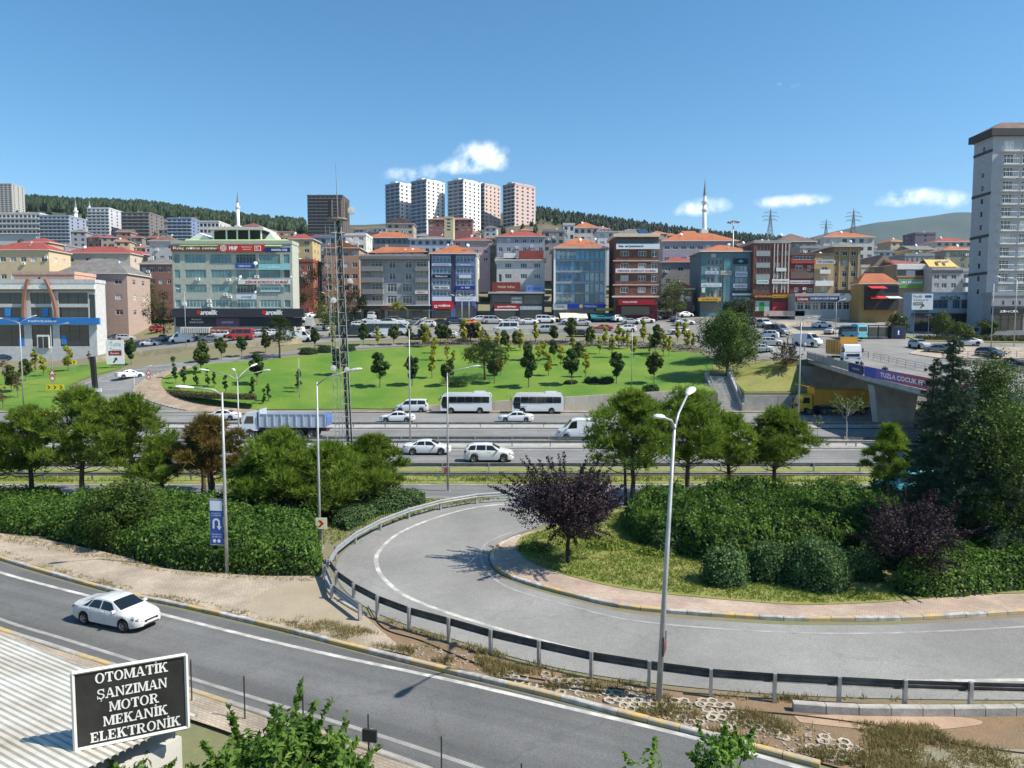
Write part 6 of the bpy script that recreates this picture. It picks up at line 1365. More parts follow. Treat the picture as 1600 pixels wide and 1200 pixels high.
# U-turn banner on the lamp
p = G(355, 897); root = thing('pole_banner', 'blue and white U-turn banner hanging on a lamp post', 'banner', p, R(-8)); z0, z1 = 1.5, 3.75
MB().b2(-.82, -.14, -.03, 0, z0, z1).build('cloth', paint(rgb(62, 92, 168), .7), root); MB().b2(-.80, -.16, -.04, -.031, 3.2, 3.7).build('white_field', paint((.78, .8, .84), .7), root)
b = MB(); M_ = M_WHITE
for k in range(10):
 a0, a1 = R(180 * k / 10), R(180 * (k + 1) / 10); c = (-.48, 2.62); b.quad(*[(c[0] + r * math.cos(a), -.042, c[1] + r * math.sin(a)) for r, a in ((.2, a1), (.2, a0), (.1, a0), (.1, a1))])
b.quad((-.68, -.042, 2.3), (-.58, -.042, 2.3), (-.58, -.042, 2.62), (-.68, -.042, 2.62)); b.quad((-.38, -.042, 2.42), (-.28, -.042, 2.42), (-.28, -.042, 2.62), (-.38, -.042, 2.62)); b.poly([(-.47, -.042, 2.42), (-.33, -.042, 2.22), (-.19, -.042, 2.42)]); b.build('u_turn_arrow', M_WHITE, root)
for i, (t, h_) in enumerate((('TUZLA BELEDİYESİ', .07), ('U DÖNÜŞÜ', .10), ('GÜVENLİ', .09), ('SÜRÜŞ', .09))): lettering(t, h_, .52, M_WHITE, root, (-.48, -.045, (3.08, 2.96, 2.02, 1.88)[i]), .01)
for x in (-.6, -.36): b = MB(); b.lathe([(0, -.042), (.09, -.042)], 12, 0, (x, 0, 1.68), 'y'); b.build('emblem', M_WHITE, root)
for z in (z0 - .02, z1 + .02): b = MB(); b.tube([(-.84, -.015, z), (-.0, -.015, z)], .025, 6); b.build('bracket', M_STEEL, root)
# ================================================================== workshop roof and its sign
root = thing('workshop', 'low workshop with white corrugated metal roof beside the near road', 'building', (-6.1, 13.6, 0), R(-30))
M_CORR = pm('white_corrugated_sheet', (.64, .62, .56), .6, .16, .5, metal=.1, col2=(.44, .39, .31), mixs=.7, lo=.42, hi=.7)
zr = 4.55; nn = 64; b = MB(); Lx0, Lx1, Ly0, Ly1 = -17, 0.0, -8.5, 0.0
for k in range(nn):
 y0, y1 = lerp(Ly0, Ly1, k / nn), lerp(Ly0, Ly1, (k + .55) / nn); y2 = lerp(Ly0, Ly1, (k + 1) / nn); zz = lambda y: zr + (y - Ly1) * -.03
 b.quad((Lx0, y0, zz(y0) + .05), (Lx1, y0, zz(y0) + .05), (Lx1, y1, zz(y1) + .05), (Lx0, y1, zz(y1) + .05)); b.quad((Lx0, y1, zz(y1) + .05), (Lx1, y1, zz(y1) + .05), (Lx1, y1 + .03, zz(y1)), (Lx0, y1 + .03, zz(y1))); b.quad((Lx0, y1 + .03, zz(y1)), (Lx1, y1 + .03, zz(y1)), (Lx1, y2 - .03, zz(y2)), (Lx0, y2 - .03, zz(y2))); b.quad((Lx0, y2 - .03, zz(y2)), (Lx1, y2 - .03, zz(y2)), (Lx1, y2, zz(y2) + .05), (Lx0, y2, zz(y2) + .05))
b.build('roof', M_CORR, root)
MB().b2(Lx0 + .2, Lx1 - .2, Ly0, Ly1 - .25, 0, zr - .35).build('wall', paint((.52, .50, .47), .85), root)
for k in range(30): MB().b2(Lx0 + .2 + k * .53, Lx0 + .48 + k * .53, Ly1 + .0, Ly1 + .06, zr - .38, zr + .02).build('edge_slat', paint((.40, .38, .33), .7), root)
# hoarding with slab-serif capitals
YS = 16.2
c0, c1 = D(116, 1052, YS), D(292, 1012, YS - 1.2 + 1.2)
M_SB = pm('hoarding_black', (.022, .021, .020), .6, .3, 2.0, .1, 10)
a_ = math.atan2(.0, 1); A = G(118, 1172, 4.66); Bp = G(294, 1136, 4.66); w = (Bp - A).xy.length; h = D(116, 1052, A.y).z - A.z; ang = math.atan2(Bp.y - A.y, Bp.x - A.x)
root = thing('hoarding', 'black hoarding with five lines of white slab capitals above the workshop roof', 'sign', (A.x, A.y, A.z), ang); tl = (Bp.z - A.z) / w
def sk(x, z): return z + x * tl
b = MB(); b.add([(0, 0, 0), (w, 0, sk(w, 0)), (w, 0, sk(w, h)), (0, 0, h), (0, .06, 0), (w, .06, sk(w, 0)), (w, .06, sk(w, h)), (0, .06, h)], [(0, 1, 2, 3), (7, 6, 5, 4), (3, 2, 6, 7), (0, 4, 5, 1), (0, 3, 7, 4), (1, 5, 6, 2)]); b.build('panel', M_SB, root)
for (p, q, r_) in (((0, 0), (w, 0), .035), ((0, h), (w, h), .035), ((0, 0), (0, h), .035), ((w, 0), (w, h), .035)):
 b = MB(); b.tube([(p[0], -.01, sk(*p)), (q[0], -.01, sk(*q))], r_, 4); b.build('frame_bar', paint((.6, .58, .54), .6), root)
for x in (.25, w - .25): b = MB(); b.tube([(x, .10, -.2), (x, .10, h * .8)], .03, 6); b.build('post', M_STEEL, root)
def slab_glyph(ch):
 """polygons of a heavy slab-serif capital in a box 1 high; returns (polys, width)"""
 S = .215; s = .125; P = []; rect = lambda x0, x1, z0, z1: P.append([(x0, z0), (x1, z0), (x1, z1), (x0, z1)])
 def stem(x, st=S, e=.07, top=True, bot=True):
  rect(x, x + st, 0, 1)
  if bot: rect(x - e, x + st + e, 0, s)
  if top: rect(x - e, x + st + e, 1 - s, 1)
 def ring(cx, cz, rx, rz, th, tv, a0=0, a1=360, n=28):
  for k in range(n):
   p, q = R(lerp(a0, a1, k / n)), R(lerp(a0, a1, (k + 1) / n)); o = lambda a: (cx + rx * math.cos(a), cz + rz * math.sin(a)); i = lambda a: (cx + (rx - th) * math.cos(a), cz + (rz - tv) * math.sin(a)); P.append([o(p), o(q), i(q), i(p)])
 w_ = .8
 if ch == 'O': ring(.42, .5, .42, .52, .19, .10); w_ = .84
 elif ch == 'T': stem(.29, top=False); rect(0, .75, 1 - s, 1); rect(0, .09, .70, 1); rect(.66, .75, .70, 1); w_ = .75
 elif ch == 'M':
  stem(.06, .12, .06); stem(.78, S, .06); P.append([(.08, 1), (.26, 1), (.58, .05), (.46, .05)]); P.append([(.46, .05), (.56, .05), (.86, 1), (.74, 1)]); w_ = 1.02
 elif ch == 'A': P.append([(.06, 0), (.14, 0), (.44, 1), (.36, 1)]); P.append([(.36, 1), (.52, 1), (.82, 0), (.63, 0)]); rect(.2, .66, .27, .27 + s); rect(-.03, .24, 0, s); rect(.54, .90, 0, s); w_ = .87
 elif ch in 'Iİ':
  stem(.08, S, .08); w_ = .33
  if ch == 'İ': rect(.085, .245, 1.08, 1.22)
 elif ch == 'K': stem(.07); P.append([(.2, .40), (.32, .40), (.72, 1), (.58, 1)]); P.append([(.32, .62), (.46, .70), (.82, 0), (.60, 0)]); rect(.5, .84, 1 - s, 1); rect(.52, .90, 0, s); w_ = .88
 elif ch in 'SŞ':
  ring(.36, .74, .32, .27, .16, .11, 20, 270, 20); ring(.38, .27, .34, .28, .16, .11, -160, 90, 20); rect(.60, .68, .66, 1); rect(.02, .10, 0, .34); w_ = .74
  if ch == 'Ş': rect(.34, .42, -.12, 0); ring(.36, -.16, .10, .09, .05, .05, -150, 90, 8)
 elif ch == 'N': stem(.07, .12, .06); stem(.68, .12, .06, bot=False); P.append([(.07, 1), (.28, 1), (.80, 0), (.66, 0)]); w_ = .88
 elif ch == 'Z': rect(.03, .68, 1 - s, 1); rect(0, .70, 0, s); P.append([(0, s), (.22, s), (.68, 1 - s), (.46, 1 - s)]); rect(.03, .11, .70, 1); rect(.62, .70, 0, .32); w_ = .72
 elif ch == 'R': stem(.07); ring(.40, .735, .33, .265, .17, .10, -90, 90, 14); rect(.2, .42, .9, 1); rect(.2, .42, .47, .57); P.append([(.36, .50), (.54, .50), (.78, 0), (.58, 0)]); rect(.56, .88, 0, s); w_ = .87
 elif ch == 'E': stem(.07); rect(.1, .66, 1 - s, 1); rect(.1, .68, 0, s); rect(.2, .50, .46, .56); rect(.58, .66, .70, 1); rect(.60, .68, 0, .32); rect(.44, .50, .38, .64); w_ = .72
 elif ch == 'L': stem(.07); rect(.1, .66, 0, s); rect(.58, .66, 0, .36); w_ = .70
 return P, w_
M_SL = paint((.70, .69, .65), .6)
def slab_text(txt, z, hh, wid, cx):
 gl = [slab_glyph(c) for c in txt]; tot = sum(g[1] for g in gl) + .06 * (len(gl) - 1); sx = wid / tot; x = cx - wid / 2
 for (P, gw) in gl:
  b = MB()
  for k, p in enumerate(P):
   a2 = sum(p[i][0] * p[(i + 1) % len(p)][1] - p[(i + 1) % len(p)][0] * p[i][1] for i in range(len(p)))
   if a2 < 0: p = p[::-1]
   b.poly([(x + q[0] * sx, -.012 - .0006 * (k % 7), sk(x + q[0] * sx, z + q[1] * hh)) for q in p])
  b.build('letter', M_SL, root); x += (gw + .06) * sx
for (t, zf, wf, cf) in (('OTOMATİK', .815, .64, .51), ('ŞANZIMAN', .605, .62, .51), ('MOTOR', .42, .44, .52), ('MEKANİK', .24, .57, .53), ('ELEKTRONİK', .055, .80, .53)): slab_text(t, h * zf, h * .13, w * wf, w * cf)
# ================================================================== chain-link fence at the kerb below
root = thing('wire_fence', 'grey chain-link fence with thin posts along the near kerb', 'fence', (0, 0, 0))
FP = SP([(300, 1100), (430, 1145), (560, 1190), (700, 1238), (860, 1300)]); f0 = resample(FP, .09); M_WIRE = paint((.30, .31, .31), .5)
b = MB(); hF = 1.35
for i in range(0, len(f0) - 16, 1):
 for d in (0, 1):
  a, c = (f0[i], f0[i + 15]) if d == 0 else (f0[i + 15], f0[i]); wv = Vector((0, 0, .004)); b.quad(a, a + wv * 2, c + Vector((0, 0, hF)) + wv * 2, c + Vector((0, 0, hF)))
o = b.build('wire_mesh', M_WIRE, root); o['kind'] = 'stuff'
for p in resample(FP, 2.4): bb = MB(); bb.tube([(p.x, p.y, 0), (p.x, p.y, hF + .12)], .022, 6); bb.build('post', M_DARK, root)
p = G(580, 1196); board('small dark notice board on the wire fence', (p.x, p.y - .06, 0), .42, .34, .75, M_DARK, R(-14), 1, name='notice_board', cat='sign')
# bus stop and kiosks at the junction
root = thing('bus_shelter', 'glass bus shelter with dark roof at the junction', 'bus shelter', on(69.5, 144.5));
for x in (0, 2, 4, 6): MB().b2(x - .06, x + .06, .9, 1.02, 0, 2.6).build('post', M_DARK, root)
MB().b2(-.4, 6.6, -.9, 1.4, 2.6, 2.78).build('roof', M_DARK, root); MB().b2(0, 6, 1.03, 1.06, .3, 2.4).build('glass_panel', glassmat('shelter_glass', (.12, .15, .17), .1), root); MB().b2(.5, 5.5, .3, .75, .42, .5).build('bench', M_STEEL, root); MB().b2(6.1, 8.9, -.2, 1.2, 0, 2.7).build('kiosk', paint((.05, .05, .055), .5), root); MB().b2(6.6, 8.2, -.26, -.21, .4, 2.3).build('advert_screen', paint(rgb(40, 54, 100), .4), root); lettering('İ', .9, .4, M_WHITE, root, (7.4, -.28, 1.35), .03)
# railings and signs around the junction
def railing(label, path, h=1.0, step=2.0, rails=3, mat=None):
 P = [on(p[0], p[1]) if len(p) == 2 else Vector(p) for p in path]; pts = resample(P, step); root = thing('railing', label, 'railing', pts[0]); o = pts[0]
 for i in range(len(pts) - 1):
  a, c = pts[i] - o, pts[i + 1] - o; a.z = T(pts[i].x, pts[i].y) - o.z; c.z = T(pts[i + 1].x, pts[i + 1].y) - o.z; b = MB(); b.tube([a, a + Vector((0, 0, h))], .05, 5)
  for k in range(rails): z = h * (k + 1) / rails - .04; b.tube([a + Vector((0, 0, z)), c + Vector((0, 0, z))], .035, 4)
  b.build('railing_section', mat or M_CONCD, root)
railing('dark metal railing along the median before the bridge', [(58.4, 118.5), (57.5, 132), (56, 142), (57, 152), (61, 160), (68, 168), (80, 175)], 1.1)
railing('dark railing on the right verge by the bridge head', [(71, 119), (84, 119), (100, 119), (130, 119)], 1.2)
railing('grey railing across the slope beside the stairs', [(36, 119), (39, 121.5), (43, 121)], 1.0)
railing('low railing at the top of the lawn beside the stairs', [(26, 118.5), (31, 119)], 1.0)
# ================================================================== vehicles
M_TYRE = paint((.018, .018, .018), .8); M_RIM = pm('alloy_rim', (.45, .45, .45), .35, .1, 2, metal=.7); M_CGLASS = pm('car_glass', (.012, .015, .018), .05, .15, .4, spec=.7); M_HL = pm('headlight', (.10, .11, .12), .12, .05, 2, spec=.7); M_TL = paint((.30, .012, .012), .25)
M_TRIM = paint((.03, .03, .03), .6); M_PLATE = paint((.7, .7, .68), .5)
_cp = {}
def carpaint(c, rough=.3):
 k = tuple(c)
 if k not in _cp: _cp[k] = pm('car_paint_%d' % len(_cp), c, rough, .02, .8, spec=.5, coat=.5)
 return _cp[k]
WHITE = (.66, .67, .68); SILVER = (.42, .43, .44); GREY = (.16, .17, .18); BLACK = (.02, .021, .023); RED = (.40, .03, .03); BLUE = (.03, .14, .42); NAVY = (.03, .05, .11); ORANGE = (.72, .24, .015); TAXI = (.80, .42, .02); AQUA = (.10, .42, .55); CREAM = (.62, .58, .46); GREEN = (.05, .10, .07)
PROF = {
 'sedan': dict(L=4.75, W=1.84, top=[(-2.37, .60), (-2.33, .95), (-2.2, 1.04), (-1.75, 1.09), (-1.5, 1.14), (-.95, 1.36), (-.5, 1.44), (.1, 1.455), (.42, 1.41), (1.15, 1.03), (1.3, .985), (1.9, .91), (2.2, .82), (2.33, .74), (2.375, .64)], belt=[(-2.4, .80), (-2.2, .93), (-1.5, .97), (1.0, .91), (1.6, .86), (2.1, .76), (2.4, .60)], gw=[(-2.37, .5), (-1.7, .70), (-1.45, .68), (-1.0, .60), (0, .63), (.42, .63), (1.15, .74), (1.3, .76), (2.0, .68), (2.37, .45)], wx=(-1.36, 1.40), wr=.325,
   ws=(.46, 1.12), rw=(-1.46, -.98), side=[((-.12, .95), (-.12, .50)), ((-1.02, -.20), (-.82, -.20))], q=((-1.45, -1.08), (-1.02, -.88))),
 'hatch': dict(L=4.15, W=1.78, top=[(-2.07, .55), (-2.03, .95), (-1.9, 1.15), (-1.55, 1.42), (-1.1, 1.48), (-.2, 1.50), (.25, 1.45), (1.0, 1.05), (1.15, 1.0), (1.7, .90), (1.95, .75), (2.05, .55), (2.075, .45)], belt=[(-2.1, .85), (-1.9, .97), (.9, .93), (1.5, .84), (1.9, .70), (2.1, .5)], gw=[(-2.07, .5), (-1.9, .66), (-1.5, .60), (0, .62), (.25, .62), (1.0, .72), (1.7, .66), (2.07, .42)], wx=(-1.22, 1.25), wr=.315,
   ws=(.30, .97), rw=(-1.92, -1.56), side=[((-.2, .85), (-.2, .36)), ((-1.1, -.28), (-1.0, -.28))], q=((-1.7, -1.18), (-1.45, -1.08))),
 'suv': dict(L=4.68, W=1.9, top=[(-2.33, .6), (-2.28, 1.1), (-2.1, 1.35), (-1.85, 1.58), (-1.4, 1.68), (-.3, 1.71), (.3, 1.65), (1.05, 1.22), (1.25, 1.15), (1.9, 1.05), (2.2, .9), (2.32, .65), (2.34, .5)], belt=[(-2.35, .95), (-2.1, 1.1), (1.0, 1.06), (1.6, .98), (2.1, .84), (2.35, .55)], gw=[(-2.33, .55), (-2.1, .70), (-1.6, .62), (0, .65), (.3, .65), (1.05, .77), (1.9, .72), (2.34, .5)], wx=(-1.36, 1.38), wr=.37,
   ws=(.34, 1.02), rw=(-2.12, -1.86), side=[((-.2, .92), (-.2, .42)), ((-1.15, -.28), (-1.1, -.28))], q=((-1.95, -1.24), (-1.7, -1.18))),
 'minivan': dict(L=5.0, W=1.92, top=[(-2.5, .6), (-2.48, 1.2), (-2.35, 1.8), (-2.2, 1.93), (-1.5, 1.98), (.3, 1.97), (.75, 1.88), (1.55, 1.25), (1.75, 1.15), (2.25, 1.0), (2.42, .75), (2.5, .5)], belt=[(-2.5, 1.1), (-2.2, 1.15), (1.3, 1.12), (1.9, .98), (2.3, .82), (2.5, .55)], gw=[(-2.5, .75), (-2.2, .76), (0, .76), (.75, .76), (1.55, .80), (2.2, .72), (2.5, .5)], wx=(-1.55, 1.6), wr=.34,
   ws=(.82, 1.50), rw=(-2.44, -2.3), side=[((.18, 1.36), (.18, .92)), ((-.92, .08), (-.92, .08))], q=((-2.22, -1.02), (-2.15, -1.02))),
 'van': dict(L=5.7, W=2.02, top=[(-2.85, .6), (-2.83, 1.5), (-2.8, 2.25), (-2.65, 2.38), (.6, 2.42), (1.1, 2.28), (1.9, 1.42), (2.1, 1.28), (2.6, 1.1), (2.78, .8), (2.85, .5)], belt=[(-2.85, 1.25), (1.6, 1.22), (2.2, 1.05), (2.6, .9), (2.85, .55)], gw=[(-2.85, .86), (0, .86), (1.1, .84), (1.9, .86), (2.5, .78), (2.85, .5)], wx=(-1.75, 1.75), wr=.35,
   ws=(1.16, 1.86), rw=(-2.84, -2.815), side=[((.55, 1.72), (.55, 1.22))], q=None),
 'minibus': dict(L=5.9, W=2.02, top=[(-2.95, .6), (-2.93, 1.5), (-2.9, 2.3), (-2.75, 2.45), (.7, 2.5), (1.2, 2.36), (2.0, 1.45), (2.2, 1.3), (2.7, 1.1), (2.88, .8), (2.95, .5)], belt=[(-2.95, 1.25), (1.7, 1.22), (2.3, 1.05), (2.7, .9), (2.95, .55)], gw=[(-2.95, .86), (0, .86), (1.2, .84), (2.0, .86), (2.6, .78), (2.95, .5)], wx=(-1.85, 1.85), wr=.35,
   ws=(1.26, 1.96), rw=(-2.94, -2.915), side=[((.65, 1.82), (.65, 1.32)), ((-.9, .55), (-.9, .55)), ((-2.6, -1.0), (-2.6, -1.0))], q=None),
}
def vehicle_meshes(kind):
 p = PROF[kind]; L, W = p['L'], p['W']; wx, wr = p['wx'], p['wr']
 hwt = [(-L / 2, W * .36), (-L / 2 + .12, W * .44), (-L / 2 + .6, W * .492), (0, W / 2), (L / 2 - .8, W * .492), (L / 2 - .25, W * .43), (L / 2 - .05, W * .34), (L / 2, W * .28)]
 if kind in ('van', 'minibus', 'minivan'): hwt[0] = (-L / 2, W * .46); hwt[1] = (-L / 2 + .12, W * .485)
 def zb(x):
  base = .23 if abs(x) < L / 2 - .5 else lerp(.23, .34, (abs(x) - L / 2 + .5) / .5)
  for c in wx:
   if abs(x - c) < wr + .06: return max(base, wr + math.sqrt(max(0, (wr + .06) ** 2 - (x - c) ** 2)))
  return base
 def sect(x, s):
  w = interp(hwt, x); b = min(interp(p['belt'], x), interp(p['top'], x) - .02); t = interp(p['top'], x); g = min(interp(p['gw'], x), w * .96); z0 = min(zb(x), b - .03)
  P = [(0, z0), (w * .95, z0), (w, lerp(z0, b, .35)), (w * .99, lerp(z0, b, .78)), (w * .945, b), (g, b + (t - b) * .90), (g * .78, b + (t - b) * .985), (0, t + .0)]
  i = min(int(s), 6); f = s - i; return Vector((x, lerp(P[i][0], P[i + 1][0], f), lerp(P[i][1], P[i + 1][1], f)))
 xs_ = sorted(set([round(-L / 2 + L * i / 34, 3) for i in range(35)] + [round(c + (wr + .06) * math.cos(R(a)), 3) for c in wx for a in range(0, 181, 20)] + [round(t[0], 3) for t in p['top'] if abs(t[0]) <= L / 2]))
 b = MB(); S = [0, 1, 2, 3, 4, 5, 6, 7]
 for sd in (1, -1):
  rows = [[Vector((q.x, q.y * sd, q.z)) for q in (sect(x, s) for s in S)] for x in xs_]
  for i in range(len(xs_) - 1):
   for k in range(7):
    q = (rows[i][k], rows[i + 1][k], rows[i + 1][k + 1], rows[i][k + 1]); b.quad(*(q if sd == -1 else q[::-1]), 1 if k == 0 else 0)
  for e, fl in ((0, -1), (-1, 1)):
   r = rows[e]; q = r if sd * fl > 0 else r[::-1]; b.poly(q, 0)
 out = {'body': b}
 def panel(fn, nu, nv, flip=False, off=.006):
  m = MB(); g = [[fn(u / nu, v / nv) for u in range(nu + 1)] for v in range(nv + 1)]
  def nrm(i, j):
   a = g[min(j + 1, nv)][i] - g[max(j - 1, 0)][i]; c = g[j][min(i + 1, nu)] - g[j][max(i - 1, 0)]; n = c.cross(a)
   n = n.normalized() if n.length > 1e-9 else Vector((0, 0, 1)); return n if n.dot(g[j][i] - Vector((0, 0, .75))) > 0 else -n
  Q = [[g[j][i] + nrm(i, j) * off for i in range(nu + 1)] for j in range(nv + 1)]
  for j in range(nv):
   for i in range(nu):
    q = (Q[j][i], Q[j][i + 1], Q[j + 1][i + 1], Q[j + 1][i]); fn_ = (q[1] - q[0]).cross(q[3] - q[0]); m.quad(*(q if fn_.dot((q[0] + q[2]) / 2 - Vector((0, 0, .75))) > 0 else q[::-1]))
  return m
 def cross(x, y):    # y in -1..1 over the top curve between the two roof edges
  s = 7 - abs(y) * 1.85; q = sect(x, s); return Vector((q.x, q.y * (1 if y >= 0 else -1), q.z))
 wins = []
 a, c = p['ws']; wins.append(('windscreen', panel(lambda u, v: cross(lerp(c, a, v), lerp(-.96, .96, u)), 8, 4)))
 a, c = p['rw']; wins.append(('rear_window', panel(lambda u, v: cross(lerp(a, c, v), lerp(.92, -.92, u)), 8, 3)))
 sides = list(p['side']) + ([p['q']] if p['q'] else [])
 for (bt, tp) in sides:
  for sd in (1, -1):
   def f(u, v, bt=bt, tp=tp, sd=sd):
    x = lerp(lerp(bt[0], bt[1], u), lerp(tp[0], tp[1], u), v); q = sect(x, 4.10 + .78 * v); return Vector((q.x, q.y * sd, q.z))
   wins.append(('side_window', panel(f, 4, 3, flip=(sd == 1))))
 out['wins'] = wins; out['sect'] = sect; out['panel'] = panel; out['cross'] = cross
 return out
_vm = {}
def wheel_mesh(r, w=.22):
 k = ('wheel', r, w)
 if k in _vm: return _vm[k]
 b = MB(); b.lathe([(r * .62, -w / 2), (r * .93, -w / 2), (r, -w * .32), (r, w * .32), (r * .93, w / 2), (r * .62, w / 2)], 20, 0, axis='y')
 t = b.mesh('wheel', M_TYRE); b = MB(); b.lathe([(r * .64, -w * .46), (r * .58, -w * .30), (r * .56, -w * .25)], 18, 0, axis='y'); b.lathe([(r * .57, -w * .2), (0, -w * .2)], 18, 1, axis='y')
 for i in range(5): a = R(72 * i); b.box((r * .31 * math.cos(a), -w * .28, r * .31 * math.sin(a)), (.01, .01, .01)); b.add([(math.cos(a + d) * rr, -w * .36, math.sin(a + d) * rr) for (d, rr) in ((-.28, r * .12), (.28, r * .12), (.13, r * .58), (-.13, r * .58))], [(0, 1, 2, 3)])
 b.lathe([(r * .14, -w * .40), (0, -w * .42)], 10, 0, axis='y')
 _vm[k] = (t, b.mesh('rim', [M_RIM, M_TRIM])); return _vm[k]
def vehicle(kind, label, loc, rz, col, group=None, detail=2, cat='car', name=None, plate=True, wcol=None):
 """detail 2: near, 1: mid distance, 0: far along the street"""
 key = (kind, tuple(col))
 if kind not in _vm:
  _vm[kind] = vehicle_meshes(kind); _vm[kind]['wm'] = [(n, m.mesh(n, M_CGLASS, True)) for n, m in _vm[kind]['wins']]
 V = _vm[kind]; p = PROF[kind]; L = p['L']
 if key not in _vm:
  me = V['body'].mesh('body', [carpaint(col), M_TRIM]); bm = bmesh.new(); bm.from_mesh(me); bmesh.ops.remove_doubles(bm, verts=bm.verts, dist=.0015); bm.to_mesh(me); bm.free(); me.polygons.foreach_set('use_smooth', [True] * len(me.polygons)); me.set_sharp_from_angle(angle=R(38)); _vm[key] = me
 root = thing(name or {'sedan': 'sedan_car', 'hatch': 'hatchback_car', 'suv': 'suv_car', 'minivan': 'passenger_van', 'van': 'panel_van', 'minibus': 'minibus'}[kind], label, cat, loc, rz, group)
 link('body', _vm[key], root)
 for n, m in V['wm']:
  if kind == 'van' and n == 'rear_window' and detail == 0: continue
  link(n, m, root)
 t, rim = wheel_mesh(p['wr'])
 for x in p['wx']:
  for sd in (1, -1):
   w = link('wheel', t, root, (x, sd * (p['W'] / 2 - .12), p['wr']), 0 if sd == -1 else math.pi)
   if detail: link('rim', rim, w)
 S = V['sect']
 hk = (kind, 'lights')
 if hk not in _vm:
  o = {}
  for nm, x0, x1, s0, s1, mt in (('headlight', L / 2 - .46, L / 2 - .015, 3.05, 4.35, M_HL), ('taillight', -L / 2 + .30, -L / 2 + .06, 3.1, 4.1, M_TL)):
   for sd in (1, -1):
    f = lambda u, v: (lambda q: Vector((q.x, q.y * sd, q.z)))(S(lerp(x0, x1, u), lerp(s0, s1, v)))
    fl = (sd == 1) == (x1 < x0); m = V['panel'](f, 3, 2, flip=not fl, off=.008); o[(nm, sd)] = m.mesh(nm, mt, True)
  q = S(L / 2 - .02, 3.0); b = MB(); b.b2(L / 2 - .06, L / 2 + .012, -.40, .40, q.z - .06, q.z + .05); o['grille'] = b.mesh('grille', M_TRIM)
  b = MB(); b.b2(L / 2 + .0, L / 2 + .022, -.26, .26, .42, .52); o['plate'] = b.mesh('number_plate', M_PLATE); b = MB(); b.b2(-L / 2 - .014, -L / 2 + .02, -.26, .26, .72, .83); o['rplate'] = b.mesh('number_plate', M_PLATE)
  b = MB(); b.b2(L / 2 - .07, L / 2 + .008, -.45, .45, .33, .39); o['intake'] = b.mesh('bumper_intake', M_TRIM)
  _vm[hk] = o
 o = _vm[hk]
 for k in (('headlight', 1), ('headlight', -1), ('taillight', 1), ('taillight', -1)): link(k[0], o[k], root)
 for k in ('grille', 'plate', 'rplate'): link({'grille': 'grille'}.get(k, 'number_plate'), o[k], root)
 if detail:
  link('bumper_intake', o['intake'], root)
  mk = (kind, 'mirror', tuple(col))
  if mk not in _vm: b = MB(); b.box((0, 0, 0), (.12, .2, .13)); b.box((.03, -.08, -.03), (.06, .1, .05)); _vm[mk] = b.mesh('mirror', carpaint(col))
  xm = p['side'][0][0][1] - .08; q = S(xm, 4.2)
  for sd in (1, -1): link('mirror', _vm[mk], root, (xm, sd * (q.y + .12), q.z + .05), 0 if sd == 1 else math.pi)
 if detail >= 2:
  for x in ([.0, -1.0] if kind in ('sedan', 'hatch', 'suv') else [.1]):
   for sd in (1, -1):
    q = S(x, 3.55); b = MB(); b.box((x, sd * (q.y + .012), q.z), (.2, .03, .035)); b.build('door_handle', carpaint(col), root)
    f = lambda u, v: (lambda w: Vector((w.x, w.y * sd, w.z)))(S(x + .18 + .012 * u, lerp(1.6, 4.0, v))); V['panel'](f, 1, 6, flip=(sd == 1), off=.003).build('door_seam', M_TRIM, root)
 return root
def at(px, py, off=.03):
 p = TG(px, py); p.z += off; return p
PI = math.pi
# ---- near road and highway
vehicle('sedan', 'white saloon car driving on the near road past the hoarding', G(184, 972, .03), R(-22), (.60, .61, .61)).scale = (.8,) * 3
vehicle('sedan', 'white saloon car behind the tipper lorry on the bus lane', G(348, 656, .03), PI, WHITE, detail=1)
vehicle('sedan', 'white saloon car passing the parked passenger van', G(621, 659, .03), PI, WHITE, detail=1)
vehicle('sedan', 'white saloon car ahead of the white SUV on the near carriageway', G(668, 709, .03), 0, WHITE, detail=2)
vehicle('suv', 'white SUV with dark roof glass on the near carriageway', G(764, 720, .03), 0, (.66, .66, .63), detail=2)
vehicle('sedan', 'white coupe-like saloon passing the second parked bus', G(806, 659, .03), PI, WHITE, detail=1)
vehicle('minivan', 'white passenger van parked before the first bus', G(643, 643.5, .03), PI, WHITE, detail=1, cat='van')
vehicle('van', 'white panel van emerging from behind the twin-trunk pine', G(908, 686, .03), PI, WHITE, detail=2, cat='van')
vehicle('sedan', 'orange taxi waiting by the far left lawn behind the pines', G(52, 652, .03), 0, TAXI, detail=1, cat='taxi')
vehicle('hatch', 'dark green car beside the yellow hazard marker', G(178, 655, .03), PI, GREEN, detail=1)
vehicle('sedan', 'white saloon car driving up the slip road', at(203, 591, .08), R(47), WHITE, detail=1)
